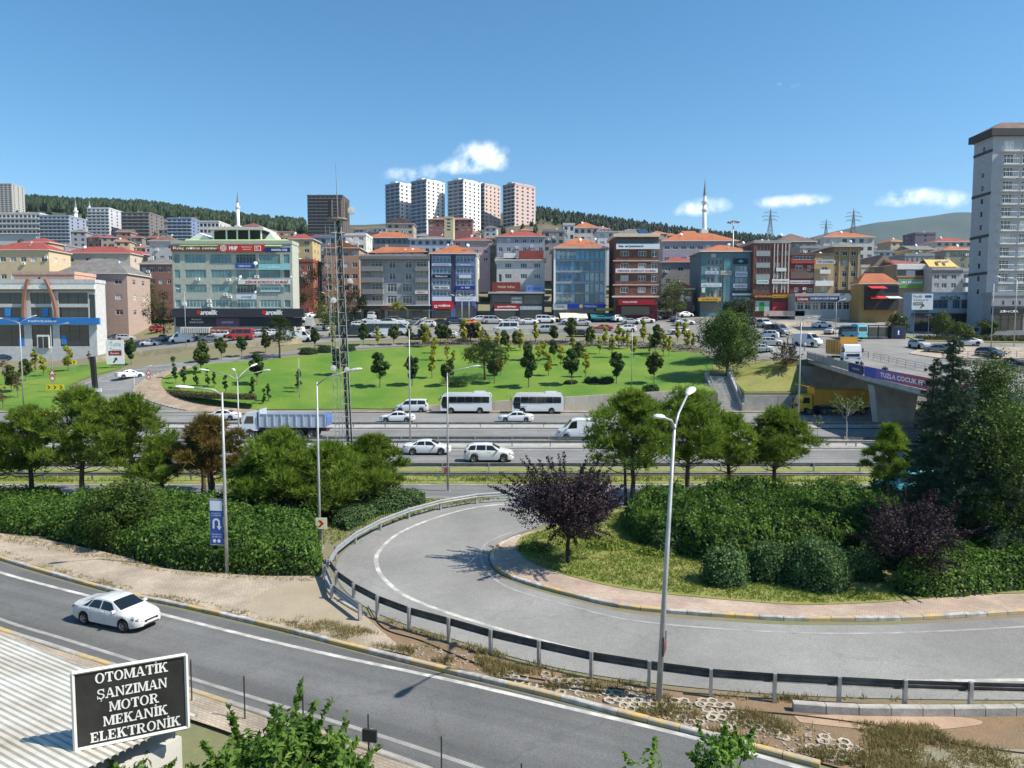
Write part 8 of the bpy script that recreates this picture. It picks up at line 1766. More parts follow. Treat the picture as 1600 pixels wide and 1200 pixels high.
def make_hedge(name, label, poly, h, nleaf, lsize, mat, seed, bump=.35, bs=.5, edge=.9, group=None, cat='hedge', core=None, z0=0.0, hf=None):
 """clipped mass of leaves over a ground outline, with a dark twiggy body inside"""
 rs = np.random.RandomState(seed); P = [Vector(p) for p in poly]; c = sum(P, Vector((0, 0, 0))) / len(P); root = thing(name, label, cat, (c.x, c.y, z0), 0, group)
 A = np.array([[p.x, p.y] for p in P]); B = np.roll(A, -1, 0)
 x0, y0 = A.min(0); x1, y1 = A.max(0)
 def inside(Q):
  r = np.zeros(len(Q), bool)
  for a, b in zip(A, B):
   cnd = (a[1] > Q[:, 1]) != (b[1] > Q[:, 1]); xi = (b[0] - a[0]) * (Q[:, 1] - a[1]) / (b[1] - a[1] + 1e-12) + a[0]; r ^= cnd & (Q[:, 0] < xi)
  return r
 def dist(Q):
  d = np.full(len(Q), 1e9)
  for a, b in zip(A, B):
   ab = b - a; t = np.clip(((Q - a) @ ab) / (ab @ ab + 1e-12), 0, 1); d = np.minimum(d, np.linalg.norm(Q - (a + t[:, None] * ab), axis=1))
  return d
 def height(Q):
  e = np.clip(dist(Q) / edge, 0, 1); nz = np.array([pnoise(Vector((q[0] * bs, q[1] * bs, seed))) * .6 + pnoise(Vector((q[0] * bs * 2.6, q[1] * bs * 2.6, seed + 9))) * .7 for q in Q]); hh = h if hf is None else np.array([hf(q) for q in Q])
  return hh * (1 + bump * nz) * (1 - (1 - e) ** 3) ** .5
 step = max(.22, math.sqrt((x1 - x0) * (y1 - y0)) / 60); gx = np.arange(x0, x1 + step, step); gy = np.arange(y0, y1 + step, step); Gx, Gy = np.meshgrid(gx, gy); Q = np.stack([Gx.ravel(), Gy.ravel()], 1); m = inside(Q); hz = np.where(m, height(Q) * .86 - .06, -.05)
 V = np.column_stack([Q - np.array([[c.x, c.y]]), hz]); nx_ = len(gx); F = []
 for j in range(len(gy) - 1):
  for i in range(nx_ - 1):
   a = j * nx_ + i
   if m[a] or m[a + 1] or m[a + nx_] or m[a + nx_ + 1]: F.append((a, a + 1, a + nx_ + 1, a + nx_))
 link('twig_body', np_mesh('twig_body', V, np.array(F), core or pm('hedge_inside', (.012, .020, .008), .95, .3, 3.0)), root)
 Q = np.column_stack([rs.uniform(x0, x1, nleaf * 3), rs.uniform(y0, y1, nleaf * 3)]); Q = Q[inside(Q)][:int(nleaf * .72)]; H0 = height(Q); e = .12; gxn = (height(Q + [e, 0]) - H0) / e; gyn = (height(Q + [0, e]) - H0) / e
 N = unit(np.column_stack([-gxn, -gyn, np.ones(len(Q))])); Pz = np.column_stack([Q - [[c.x, c.y]], H0]) - N * np.where(rs.rand(len(Q), 1) < .22, rs.uniform(-.34, -.05, (len(Q), 1)), rs.uniform(-.10, .2, (len(Q), 1))) * min(1, h)
 # flanks
 per = np.linalg.norm(B - A, axis=1); k = rs.choice(len(A), int(nleaf * .28), p=per / per.sum()); t = rs.rand(len(k))[:, None]; E = A[k] * (1 - t) + B[k] * t; nrm = np.column_stack([(B[k] - A[k])[:, 1], -(B[k] - A[k])[:, 0]]); nrm = nrm / np.maximum(np.linalg.norm(nrm, axis=1, keepdims=True), 1e-9)
 sgn = np.where(inside(E + nrm * .05), -1, 1)[:, None]; nrm = nrm * sgn; hz = rs.rand(len(k)) ** .9 * (h if hf is None else np.array([hf(q) for q in E])) * .8; inn = .02 + edge * .55 * (hz / max(h, .1)) ** 2; Ein = E - nrm * inn[:, None] + nrm * np.where(rs.rand(len(k), 1) < .2, rs.uniform(.05, .28, (len(k), 1)), rs.uniform(-.12, .1, (len(k), 1)))
 PP = np.vstack([Pz, np.column_stack([Ein - [[c.x, c.y]], hz])]); NN = np.vstack([N, np.column_stack([nrm, np.full(len(k), .3)])])
 V, F = leaf_quads(rs, PP, NN, lsize * rs.uniform(.45, 1.9, len(PP)), .55, .7); link('foliage', np_mesh('foliage', V, F, mat), root); return root
def blob_poly(p, r, n=14, sx=1.0, seed=0):
 rs = random.Random(seed); return [Vector((p.x + r * sx * math.cos(6.283 * k / n) * rs.uniform(.88, 1.1), p.y + r * math.sin(6.283 * k / n) * rs.uniform(.88, 1.1), 0)) for k in range(n)]

# ---- pines along the near frontage road
gp = 'pines along the near frontage road'
def pine_at(px, py, top, spread_px, seed, label, **k):
 k['base'] = k.get('base', .28) + .06; spread_px *= .88; p = G(px, py); s = F_PX * CAM_Z / (p.y * 1.0) / CAM_Z; H = D(px, top, p.y).z; return make_pine('pine_tree', label, seed, H, spread_px / (F_PX / p.y), loc=p, **k)
pine_at(-8, 782, 660, 62, 31, 'pine tree with crooked leaning trunk at the end of the pine row by the hedge', lean=(-.12, 0), base=.33)
pine_at(50, 781, 638, 62, 32, 'pine tree next to the crooked-trunk pine, broad flat lower boughs', base=.30)
pine_at(130, 784, 610, 72, 33, 'pine tree with tall pointed top behind the round shrub', base=.30, pads=50)
pine_at(207, 782, 622, 64, 34, 'pine tree between the pointed pine and the brown-tinged pine', base=.30, pads=48)
pine_at(254, 786, 690, 44, 35, 'short dark pine tree squeezed beside the brown-tinged pine', base=.34, pads=30)
pine_at(332, 786, 655, 52, 36, 'pine tree with browning needles and forked trunk', mat=L_PINEB, base=.33, pads=40, twin=True)
pine_at(318, 770, 662, 40, 46, 'green pine tree behind the browning pine', base=.4, pads=26)
pine_at(438, 806, 676, 66, 37, 'bushy bright pine tree beside the lattice mast base, low boughs', base=.20, pads=56)
pine_at(515, 808, 700, 78, 38, 'widest bright pine tree in front of the lattice mast', base=.16, pads=62)
pine_at(578, 790, 684, 54, 39, 'bright pine tree between the lattice mast and the frontage road lamp', base=.22, pads=46, lean=(-.02, 0))
pine_at(400, 800, 720, 40, 47, 'low young pine tree in front of the browning pine', base=.12, pads=26)
pine_at(988, 790, 615, 76, 40, 'twin-trunk pine tree behind the purple plum', base=.34, pads=54, twin=True)
pine_at(1074, 784, 612, 70, 41, 'pine tree with straight trunk between the twin-trunk and leaning pines', base=.34, pads=52)
pine_at(1138, 776, 650, 52, 48, 'dense pine tree with hidden trunk beside the leaning pine', base=.36, pads=36)
pine_at(1208, 772, 642, 58, 42, 'leaning pine tree at the end of the right pine group', base=.34, pads=44, lean=(-.07, 0))
pine_at(1388, 776, 668, 32, 43, 'small bright pine tree before the dark spruces', base=.2, pads=26)
# ---- dark conifers at the right
make_spruce('spruce_tree', 'tall blue-grey spruce with broken feathery top', 51, D(1474, 520, 39.5).z, 3.0, L_SPRUCE, G(1476, 862), 34, 13, power=.80)
make_spruce('spruce_tree', 'slim dark spruce leaning against the tall blue-grey spruce', 52, D(1452, 556, 41).z, 1.8, L_SPRUCE, G(1448, 850), 30, 11, power=.85)
make_spruce('spruce_tree', 'dark bulky spruce under the tall blue-grey spruce', 55, D(1510, 640, 37).z, 3.4, L_SPRUCE, G(1518, 885), 26, 13, power=.7)
make_leafy('cedar_tree', 'big olive-green cedar with rounded crown beside the spruces', 53, D(1575, 560, 36).z, 2.7, 4.0, 5.2, 26000, .17, L_CEDAR, G(1580, 890), cat='cedar tree', clumps=70, r=.2, asp=.4, limbs_n=30, hollow=.25, cone=.35)
make_leafy('cedar_tree', 'bright-topped cedar rising behind the spruces', 54, D(1545, 545, 45).z, 2.3, 3.6, 7.0, 18000, .18, leafmat('cedar_bright', (.03, .06, .01), (.10, .155, .028), trans=.25), G(1540, 820), cat='cedar tree', clumps=56, r=.18, asp=.4, limbs_n=24, hollow=.25, cone=.3)
# ---- purple plums
make_leafy('plum_tree', 'purple-leaved plum tree on the island grass', 61, 5.0, 2.5, 1.5, 3.4, 34000, .13, L_PLUM, G(887, 884), cat='plum tree', clumps=84, bark=pm('bark_dark', (.03, .022, .02), .95, .3, 4, .8, 14), r=.12, asp=.55, spiky=.22, limbs_n=60, hollow=.1, rz0=.6)
make_leafy('plum_tree', 'smaller purple-leaved plum tree between shrub and right hedge', 62, 4.6, 2.0, 1.5, 2.6, 15000, .12, L_PLUM, G(1420, 918), cat='plum tree', clumps=44, bark=MATS['bark_dark'], r=.10, asp=.5, spiky=.35, limbs_n=36, hollow=.2)
# ---- hedges
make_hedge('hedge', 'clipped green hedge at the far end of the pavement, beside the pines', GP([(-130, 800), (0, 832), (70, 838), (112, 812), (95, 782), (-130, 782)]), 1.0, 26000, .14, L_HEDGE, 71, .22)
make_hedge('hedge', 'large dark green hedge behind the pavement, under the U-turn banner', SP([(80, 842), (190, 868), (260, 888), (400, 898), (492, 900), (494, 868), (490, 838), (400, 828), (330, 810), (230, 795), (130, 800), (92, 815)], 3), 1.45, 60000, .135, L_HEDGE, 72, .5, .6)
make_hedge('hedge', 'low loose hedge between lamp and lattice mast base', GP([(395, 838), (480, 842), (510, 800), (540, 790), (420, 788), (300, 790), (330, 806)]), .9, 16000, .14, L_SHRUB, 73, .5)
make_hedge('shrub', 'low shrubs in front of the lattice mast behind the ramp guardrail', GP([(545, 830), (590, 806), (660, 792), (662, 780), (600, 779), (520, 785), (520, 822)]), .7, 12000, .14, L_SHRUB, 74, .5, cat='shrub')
make_leafy('shrub', 'tall round shrub with yellowish leaf tips growing out of the big hedge', 75, 3.4, 2.0, 1.5, 1.8, 15000, .15, leafmat('shrub_yellowish', (.03, .06, .012), (.10, .155, .03), (.20, .22, .04), trans=.3), G(192, 850), cat='shrub', clumps=44, r=.08, limbs_n=20)
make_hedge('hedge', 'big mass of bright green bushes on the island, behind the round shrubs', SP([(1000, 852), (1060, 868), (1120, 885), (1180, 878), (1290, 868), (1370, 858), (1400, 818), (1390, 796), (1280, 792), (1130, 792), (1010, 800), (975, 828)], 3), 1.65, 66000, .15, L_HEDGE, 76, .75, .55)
for i, (px, py, r, h, lab) in enumerate(((1132, 914, .95, 1.5, 'small round clipped shrub on the island grass, beside the shadow edge'), (1200, 908, 1.0, 1.55, 'middle round shrub between the small and the large round shrubs'), (1276, 916, 1.45, 1.9, 'large round shrub next to the smaller purple plum'), (1345, 905, .9, 1.2, 'dark low shrub under the smaller purple plum'), (1050, 862, 1.0, 1.0, 'spreading shrub at the tip of the bright bushes'))):
 make_hedge('shrub', lab, blob_poly(G(px, py), r, 16, 1.0, i), h, 9000 if r < 1.2 else 15000, .10, L_SHRUB, 80 + i, .22, .9, r * .8, cat='shrub')
make_hedge('hedge', 'green hedge along the paved rim at the right, under the cedars', SP([(1400, 932), (1470, 938), (1640, 922), (1950, 896), (1950, 850), (1520, 868), (1420, 893)], 3), 1.5, 50000, .125, L_HEDGE, 86, .5, .6)
make_hedge('shrub', 'dark undergrowth beneath the spruces', GP([(1340, 885), (1420, 900), (1640, 880), (1640, 800), (1400, 800)]), 1.3, 22000, .16, L_CEDAR, 87, .6, .5, cat='shrub')
for i, (px, py) in enumerate(((950, 858), (1030, 868), (838, 862), (900, 842))):
 make_hedge('shrub', ('low pale weed patch beside the plum trunk', 'low yellow-green weed patch before the spreading shrub', 'tiny weed patch at the island tip', 'low weed patch behind the plum trunk')[i], blob_poly(G(px, py), .9 - .1 * i, 12, 1.5, 20 + i), .35, 1800, .12, L_GRASS, 90 + i, .6, 1.2, .6, cat='weeds')
# ---- foreground trees just below the camera
make_leafy('walnut_tree', 'leafy green tree with long leaflets beside the hoarding and fence', 95, 5.0, 1.2, 1.2, 3.55, 12500, .165, L_BROAD, (-4.4, 12.6, 0), cat='tree', clumps=44, r=.1, asp=.42, spiky=.22, limbs_n=36, hollow=.3)
make_leafy('walnut_tree', 'second leafy green tree partly behind the leafy tree by the fence', 96, 4.6, .8, .9, 3.6, 4200, .16, L_BROAD, (-3.5, 13.0, 0), cat='tree', clumps=26, r=.08, asp=.42, spiky=.2, limbs_n=24, hollow=.3)
make_leafy('orange_tree', 'small glossy green tree top at the near kerb below the verge', 97, 3.8, .66, .75, 3.05, 3600, .13, L_BROAD, (4.4, 14.2, 0), cat='tree', clumps=22, r=.06, asp=.5, spiky=.25, limbs_n=18, hollow=.3)
make_leafy('sapling', 'thin sapling with sparse leaves left of the glossy tree', 98, 3.6, .55, .55, 3.15, 420, .15, L_BROAD, (2.6, 13.6, 0), cat='sapling', clumps=14, r=.035, asp=.5, spiky=.6, limbs_n=14)
make_leafy('sapling', 'tiny sapling sprig by itself near the kerb', 99, 3.6, .22, .4, 3.3, 90, .15, L_BROAD, (1.3, 13.2, 0), cat='sapling', clumps=7, r=.03, asp=.5, spiky=.6, limbs_n=7)
make_leafy('shrub', 'ragged shrub on the workshop wall under the hoarding', 94, 4.6, .6, .45, 4.05, 900, .14, L_BROAD, (-6.6, 12.1, 0), cat='shrub', clumps=14, r=.05, asp=.45, spiky=.4, limbs_n=12)
# ---- park saplings on the far lawn
SAPS = []
def sapling_at(px, py, top, wpx, kind, label, group, seed):
 """copies of a few prototype trees, scaled to what the photograph shows"""
 p = TG(px, py); s = F_PX / p.y; H = (D(px, top, p.y).z - p.z); key = (kind, seed % 3)
 if key not in SP_:
  nm, mat, rxk, rzk, zck, n, ls, ck, cn = {'round': ('sapling', L_SAP, .21, .34, .64, 1500, .085, .30, 16), 'slim': ('sapling', L_YEL, .13, .40, .58, 900, .075, .45, 14), 'green': ('sapling', L_STREET, .24, .36, .62, 1400, .09, .2, 16), 'thin': ('sapling', L_SAP, .07, .46, .50, 500, .055, .3, 12), 'bare': ('sapling', leafmat('sparse_leaves', (.10, .07, .03), (.20, .13, .05), trans=.3), .14, .30, .66, 220, .06, .2, 12)}[kind]
  r0 = make_leafy(nm, 'x', 200 + seed, 1.0, rxk, rzk, zck, n, ls, mat, (0, -500, 0), None, 'sapling', cn, r=.014, limbs_n=cn, cone=ck); SP_[key] = r0; PROTO.append(r0)
 c = copy_tree(SP_[key], p, random.Random(seed * 7 + px).uniform(0, 6.28), label, group, (H * wpx * 1.0, H * wpx, H)); return c
SP_ = {}; PROTO = []
gl = 'young trees on the far lawn'
i = 0
for px, py, top, k in ((594, 606, 548, 'round'), (644, 603, 552, 'round'), (826, 606, 546, 'round'), (893, 602, 543, 'round'), (963, 600, 545, 'round'), (1022, 600, 548, 'green'), (402, 602, 550, 'round'), (316, 566, 533, 'green'), (346, 562, 526, 'green'), (378, 558, 523, 'round'), (314, 584, 536, 'green'), (415, 552, 522, 'green'), (492, 546, 512, 'round'), (530, 588, 545, 'green'), (700, 604, 560, 'green'), (857, 588, 548, 'slim'), (915, 590, 545, 'slim'), (675, 592, 545, 'slim'), (782, 588, 552, 'slim'), (205, 570, 528, 'round'), (773, 600, 552, 'green')):
 i += 1; sapling_at(px, py, top, 1.0 if k != 'slim' else 1.0, k, {'round': 'dark green egg-shaped young tree on the lawn', 'green': 'olive-green airy young tree at the lawn', 'slim': 'slim yellowing young tree on the lawn'}[k] + ', below ' + NEAR(px), gl, i)
for px, py in ((307, 604), (288, 608), (335, 606), (325, 604), (353, 618), (394, 624), (412, 632), (465, 614), (468, 608), (272, 592), (275, 600), (420, 628)):
 i += 1; sapling_at(px, py, py - 30 - (i % 4) * 4, 1.3, 'thin', 'thin columnar conifer sapling at the left end of the far lawn', 'columnar saplings at the left end of the lawn', i)
for px, py, top, k in ((8, 602, 560, 'bare'), (18, 614, 572, 'green'), (28, 622, 578, 'bare'), (40, 596, 562, 'green'), (55, 582, 545, 'slim'), (68, 588, 552, 'slim'), (107, 580, 538, 'slim'), (140, 572, 548, 'bare'), (5, 640, 600, 'bare')):
 i += 1; sapling_at(px, py, top, 1.1, k, {'bare': 'sparse staked sapling on the lawn before the bank', 'green': 'olive-green sapling on the lawn before the bank', 'slim': 'slim yellow-green sapling on the lawn before the bank'}[k], 'saplings on the lawn before the bank', i)
rg = random.Random(5)
for k in range(46):
 px = 660 + 430 * (k + rg.random()) / 46; py = rg.uniform(536, 572) if k % 3 else rg.uniform(534, 546); i += 1
 if 720 < px < 790 and py > 555: continue
 sapling_at(px, py, py - rg.uniform(26, 42), rg.uniform(.85, 1.2), rg.choice(('slim', 'slim', 'slim', 'green')), 'yellowing slender tree in the lawn-top row, below ' + NEAR(px), 'slender trees along the top of the lawn', i)
for k, px in enumerate((520, 568, 590, 615, 640, 660, 700)):
 i += 1; sapling_at(px, 541 - (px - 520) * .02, 541 - rg.uniform(30, 38), 1.0, rg.choice(('slim', 'green', 'round')), 'street sapling on the verge behind the lawn, below ' + NEAR(px), 'street saplings behind the lawn edge', i)
for o in PROTO:
 for ch in list(o.children): bpy.data.objects.remove(ch)
 bpy.data.objects.remove(o)
for i, (px, py, r, h) in enumerate(((483, 552, 1.3, .9), (510, 549, 1.4, 1.0), (716, 604, 1.1, .9), (925, 598, .9, .8), (948, 599, .9, .9), (892, 600, .8, .5), (1016, 612, .9, .9), (543, 548, 1.2, 1.0))):
 p = TG(px, py); make_hedge('shrub', ('low rounded bush at the lawn edge, beside the mast', 'second low bush at the lawn edge, beside the mast', 'bush on the lawn before the parked bus', 'small bush on the lawn under a sapling', 'neat round bush on the lawn among saplings', 'tiny bush at a sapling foot', 'grey-blue bush above the retaining wall', 'third low bush at the lawn edge')[i], blob_poly(p, r, 14, 1.4, i), h, 1500, .16, L_SAP, 300 + i, .3, .8, r * .8, cat='bush', z0=p.z)
# low hedge bank round the left end of the lawn
bank = STP([(246, 596), (252, 607), (266, 617), (298, 628.5), (340, 636), (400, 641)]); bank_i = STP([(400, 633), (345, 627), (306, 619), (276, 609), (262, 600), (256, 594)])
make_hedge('hedge', 'low brown-green hedge edging the left end of the far lawn', bank + bank_i, .55, 9000, .2, leafmat('dry_hedge', (.05, .06, .02), (.15, .13, .05), trans=.2), 120, .3, .8, .5, z0=(bank[0].z + bank[-1].z) / 2)
# bigger trees in the town
make_pine('pine_tree', 'umbrella-shaped pine standing in the middle of the far lawn', 130, 6.6, 3.6, .45, 44, 50, leafmat('lawn_pine', (.022, .045, .010), (.075, .115, .026), trans=.2), loc=TG(757, 594))
make_pine('pine_tree', 'tall pine at the top edge of the far lawn, left of the mast', 131, 8.2, 2.8, .4, 40, 44, MATS['lawn_pine'], loc=TG(437, 560))
make_leafy('oak_tree', 'large dark evergreen tree at the right end of the lawn, beside the stairs', 132, 11, 4.6, 4.2, 6.0, 16000, .32, L_CEDAR, TG(1136, 590), clumps=60, r=.25, limbs_n=30, cone=.15)
make_leafy('oak_tree', 'dull olive tree behind the large dark evergreen', 133, 10, 3.4, 3.6, 6.5, 8000, .3, leafmat('olive_tree', (.03, .045, .018), (.075, .095, .04), trans=.25), TG(1150, 560), clumps=36, r=.2, limbs_n=20)
make_leafy('shrub', 'tangled brown-green shrub on the slope beside the bridge end', 134, 4.0, 2.0, 1.6, 2.4, 4000, .2, leafmat('tangled', (.05, .05, .02), (.13, .11, .05), trans=.2), TG(1228, 578), cat='shrub', clumps=26, r=.06, spiky=.4, limbs_n=24)
make_leafy('ailanthus_tree', 'thin young tree with feathery leaves at the kerb before the bridge', 135, 5.4, 1.5, .9, 4.4, 700, .34, leafmat('feather', (.06, .09, .03), (.15, .20, .06), trans=.35), G(1322, 697), cat='sapling', clumps=16, r=.07, asp=.3, spiky=.5, limbs_n=16, bark=paint((.45, .42, .36), .9))
make_leafy('sapling', 'bare little sapling near the tall lamp before the bridge', 136, 3.0, .8, .5, 2.3, 160, .2, MATS['feather'], G(1277, 690), cat='sapling', clumps=10, r=.03, spiky=.5, limbs_n=10)
town_trees = [(256, 532, 455, 9, 'L_STREET', 'yellowing street tree beside the office centre'), (185, 520, 425, 7, 'L_DARK', 'dark ivy-clad tree beside the bank'), (230, 500, 425, 8, 'L_DARK', 'dark leafy tree in the gap behind the bank'), (240, 505, 440, 7, 'L_STREET', 'olive tree in the gap beside the office centre'), (465, 500, 430, 6, 'L_DARK', 'dark tree at the right flank of the office centre'), (500, 495, 415, 9, 'L_DARK', 'dark tree on the side street behind the mast'), (517, 528, 460, 7, 'L_STREET', 'dusty olive street tree beside the mast'), (552, 505, 450, 6, 'L_DARK', 'dark tree before the terracotta gabled house'), (1050, 500, 435, 8, 'L_STREET', 'green garden tree beside the brown brick block'), (1040, 490, 455, 6, 'L_DARK', 'dark bush-like tree beside the brown brick block'), (735, 533, 505, 4, 'L_PLUM', 'reddish street tree below the blue-tiled office'), (767, 412, 392, 4, 'L_STREET', 'little tree on the roof terrace between houses'), (1400, 525, 492, 5, 'L_STREET', 'bushy tree beside the bus stop'), (1472, 530, 490, 5, 'L_STREET', 'olive tree before the blue showroom'), (1540, 528, 500, 5, 'L_STREET', 'pale olive tree on the hedge strip before the showroom'), (1588, 520, 492, 4, 'L_STREET', 'young tree before the black restaurant sign'), (1252, 492, 470, 4, 'L_STREET', 'small yellow-green tree beside the market'), (1325, 484, 468, 4, 'L_HEDGE', 'bright green bush tree before the kebab house'), (1500, 540, 505, 5, 'L_STREET', 'grey-green tree beside the straight lamp post')]
for i, (px, py, top, wm_, mt, lab) in enumerate(town_trees):
 p = TG(px, py); H = max(2.5, D(px, top, p.y).z - p.z); rz_ = H * .40; make_leafy('street_tree', lab, 400 + i, H, min(wm_ * .5, H * .5), rz_, H - rz_, 2600, .34, globals()[mt], p, cat='tree', clumps=24, r=.14, limbs_n=14)
p = TG(258, 470); make_spruce('cypress_tree', 'dark columnar cypress beside the office centre', 431, max(8, D(258, 398, p.y).z - p.z), 1.0, L_DARK, p, 16, 8, 'cypress tree', -.3, .5, ln=.4, dens=4)
# palm before the grey apartment block
p = TG(621, 512); root = thing('palm_tree', 'single palm tree before the dark shops of the grey apartment block', 'palm tree', p); H = 5.2; me, _ = trunk_mesh(np.random.RandomState(3), H, .16, [], M_BARKG); link('trunk', me, root)
rs = np.random.RandomState(9); VV = []; FF = []; o = 0
for k in range(16):
 a = rs.uniform(0, 6.28); e = rs.uniform(-.2, 1.1); n = 22; s = np.linspace(.1, 1, n); L = 2.3; x = L * s * math.cos(e); z = L * s * math.sin(e) - .9 * s ** 2
 for sd in (-1, 1):
  P = np.stack([math.cos(a) * x, math.sin(a) * x, H + z], 1); Dr = np.stack([math.cos(a) * .4 - math.sin(a) * sd * np.ones(n), math.sin(a) * .4 + math.cos(a) * sd * np.ones(n), -.5 * np.ones(n)], 1); V, F = needle_tufts(rs, P, Dr, 2, .5, .09); VV.append(V); FF.append(F + o); o += len(V)
link('fronds', np_mesh('fronds', np.concatenate(VV), np.concatenate(FF), L_YEL), root)
# hedge strip in front of the showroom, dry bushes along the top of the lawn
make_hedge('hedge', 'flat hedge strip with red-brown patches before the blue showroom', [Vector(q) for q in ((80, 142, 0), (104, 138.5, 0), (104, 145, 0), (81, 146, 0))], .8, 7000, .22, leafmat('strip_hedge', (.05, .075, .02), (.13, .10, .035), trans=.2, nscale=.15), 140, .3, .5, .6, z0=T(92, 142))
make_hedge('hedge', 'green hedge strip before the ZİNCİR restaurant', [Vector(q) for q in ((105, 137.5, 0), (138, 136.5, 0), (138, 142, 0), (105, 144.5, 0))], .9, 7000, .22, L_HEDGE, 141, .3, .5, .6, z0=T(120, 140))
bt = STP([(640, 541), (760, 539.5), (860, 539.5), (960, 541), (1060, 546), (1100, 551)]); root = thing('shrub_row', 'ragged row of dry bushes along the top edge of the far lawn', 'bushes', (0, 0, 0)); P = []; rs = np.random.RandomState(12)
for q in resample(bt, .35):
 for k in range(22): d = sphere_pts(rs, 1)[0]; hh = .5 + .5 * pnoise(Vector((q.x * .4, q.y * .4, 2))); P.append((q.x + d[0] * .9 + rs.uniform(-.5, .5), q.y + d[1] * .8 + rs.uniform(0, 1.6), T(q.x, q.y) + .25 + abs(d[2]) * (.4 + hh)))
P = np.array(P); V, F = leaf_quads(rs, P, np.tile([[0, 0, 1.]], (len(P), 1)), .3 * rs.uniform(.6, 1.3, len(P)), .6); link('foliage', np_mesh('foliage', V, F, leafmat('dry_row', (.05, .055, .022), (.17, .13, .06), trans=.2, nscale=.4)), root)
# ---- ground cover: blades and weeds nobody could count
def blades(name, label, pts, hmin, hmax, mat, seed, w=.02, nb=3):
 rs = np.random.RandomState(seed); P = np.repeat(np.array(pts), nb, 0); n = len(P); P = P + np.column_stack([rs.normal(0, .05, (n, 2)), np.zeros(n)]); a = rs.uniform(0, 6.28, n); h = rs.uniform(hmin, hmax, n); S = np.stack([np.cos(a), np.sin(a), np.zeros(n)], 1) * w; lean = np.column_stack([rs.normal(0, .35, (n, 2)) * h[:, None], h])
 V = np.stack([P - S, P + S, P + lean], 1).reshape(-1, 3); return tag(link(name, np_mesh(name, V, np.arange(3 * n).reshape(-1, 3), mat)), label, 'grass', kind='stuff')
def scatter(poly, n, seed, z=.0, dens=None):
 rs = random.Random(seed); x0, x1 = min(p.x for p in poly), max(p.x for p in poly); y0, y1 = min(p.y for p in poly), max(p.y for p in poly); out = []
 tries = 0
 while len(out) < n and tries < n * 12:
  tries += 1; q = Vector((rs.uniform(x0, x1), rs.uniform(y0, y1), 0))
  if inpoly(q, poly) and (dens is None or rs.random() < dens(q)): out.append((q.x, q.y, z))
 return out
isl = GP([(832, 884), (812, 862), (816, 845), (850, 832), (930, 810), (1000, 800), (1060, 860), (1120, 900), (1290, 925), (1400, 930), (1400, 942), (1300, 947), (1200, 945), (1000, 926), (900, 905)])
blades('grass', 'uneven yellow-green grass on the island inside the loop', scatter(isl, 9000, 1, .15, lambda q: .35 + .9 * max(0, .5 + pnoise(Vector((q.x * .8, q.y * .8, 0))))), .05, .16, L_GRASS, 1, .022)
vz = SP([(440, 986), (480, 965), (560, 985), (640, 1008), (720, 1022), (850, 1056), (1000, 1082), (1130, 1110), (1230, 1125), (1330, 1165), (1400, 1215), (1250, 1182), (1100, 1143), (1000, 1118), (850, 1078), (700, 1042), (560, 1008)], 2)
blades('dry_weeds', 'dry brown and green weeds along the verge kerb', scatter(vz, 6500, 2, .06, lambda q: max(0, .25 + 1.7 * pnoise(Vector((q.x * .7, q.y * .9, 4))))), .06, .26, L_DRYG, 2, .016, 4)
blades('dry_weeds', 'dry weeds at the foot of the ramp guardrail', scatter(SP([(600, 968), (720, 1004), (850, 1042), (1000, 1068), (1200, 1088), (1640, 1100), (1640, 1112), (1200, 1100), (1000, 1080), (850, 1053), (720, 1016), (610, 978)], 2), 2600, 3, .06, lambda q: max(0, .3 + 1.5 * pnoise(Vector((q.x * .6, q.y, 8))))), .05, .2, L_DRYG, 3, .016, 4)
blades('grass', 'rough grass under the pines beside the frontage road', scatter(GP([(-100, 779), (800, 779), (700, 792), (580, 828), (520, 850), (480, 850), (300, 800), (-100, 800)]), 6000, 4, .0), .06, .2, L_GRASS, 4, .03)
blades('dry_weeds', 'weeds under the guardrails of the grass strip', scatter(GP([(-60, 755), (1640, 755), (1640, 741), (-60, 741)]), 8000, 6, .05, lambda q: max(.05, .4 + 1.5 * pnoise(Vector((q.x * .25, q.y * .5, 3))))), .06, .28, L_GRASS, 6, .03)
blades('dry_weeds', 'weeds growing in the pavement joints beside the hedge', scatter(SP([(-100, 812), (0, 838), (80, 850), (190, 873), (260, 892), (400, 903), (500, 906), (500, 912), (400, 910), (260, 900), (180, 882), (0, 848), (-100, 822)], 2), 900, 31, .12), .03, .14, L_DRYG, 31, .016, 4)
blades('dry_weeds', 'weeds along the kerb of the left pavement', scatter(SP([(0, 862), (100, 893), (200, 920), (300, 941), (440, 972), (470, 980), (440, 983), (300, 950), (200, 929), (100, 902), (0, 871)], 2), 1300, 32, .12, lambda q: max(.05, .3 + 1.6 * pnoise(Vector((q.x * .8, q.y, 3))))), .03, .15, L_DRYG, 32, .016, 4)
blades('dry_weeds', 'patchy weeds on the bare ground at the right of the verge', scatter(GP([(1250, 1130), (1640, 1140), (1640, 1260), (1400, 1230), (1250, 1180)]), 2200, 33, .06, lambda q: max(0, .1 + 1.8 * pnoise(Vector((q.x * .5, q.y * .7, 6))))), .04, .2, L_DRYG, 33, .016, 4)
# stones and clods on the bare verge
mb = MB(); rg = random.Random(8)
for q in scatter(vz, 900, 9, .06):
 s = rg.uniform(.012, .05); mb.box((q[0], q[1], .06 + s * .3), (s * 2, s * rg.uniform(1, 2), s), 0, rg.uniform(0, 3))
tag(mb.build('gravel', pm('gravel_stone', (.34, .29, .23), .95, .3, 8.0)), 'loose stones and clods scattered on the bare verge', 'gravel', kind='stuff')
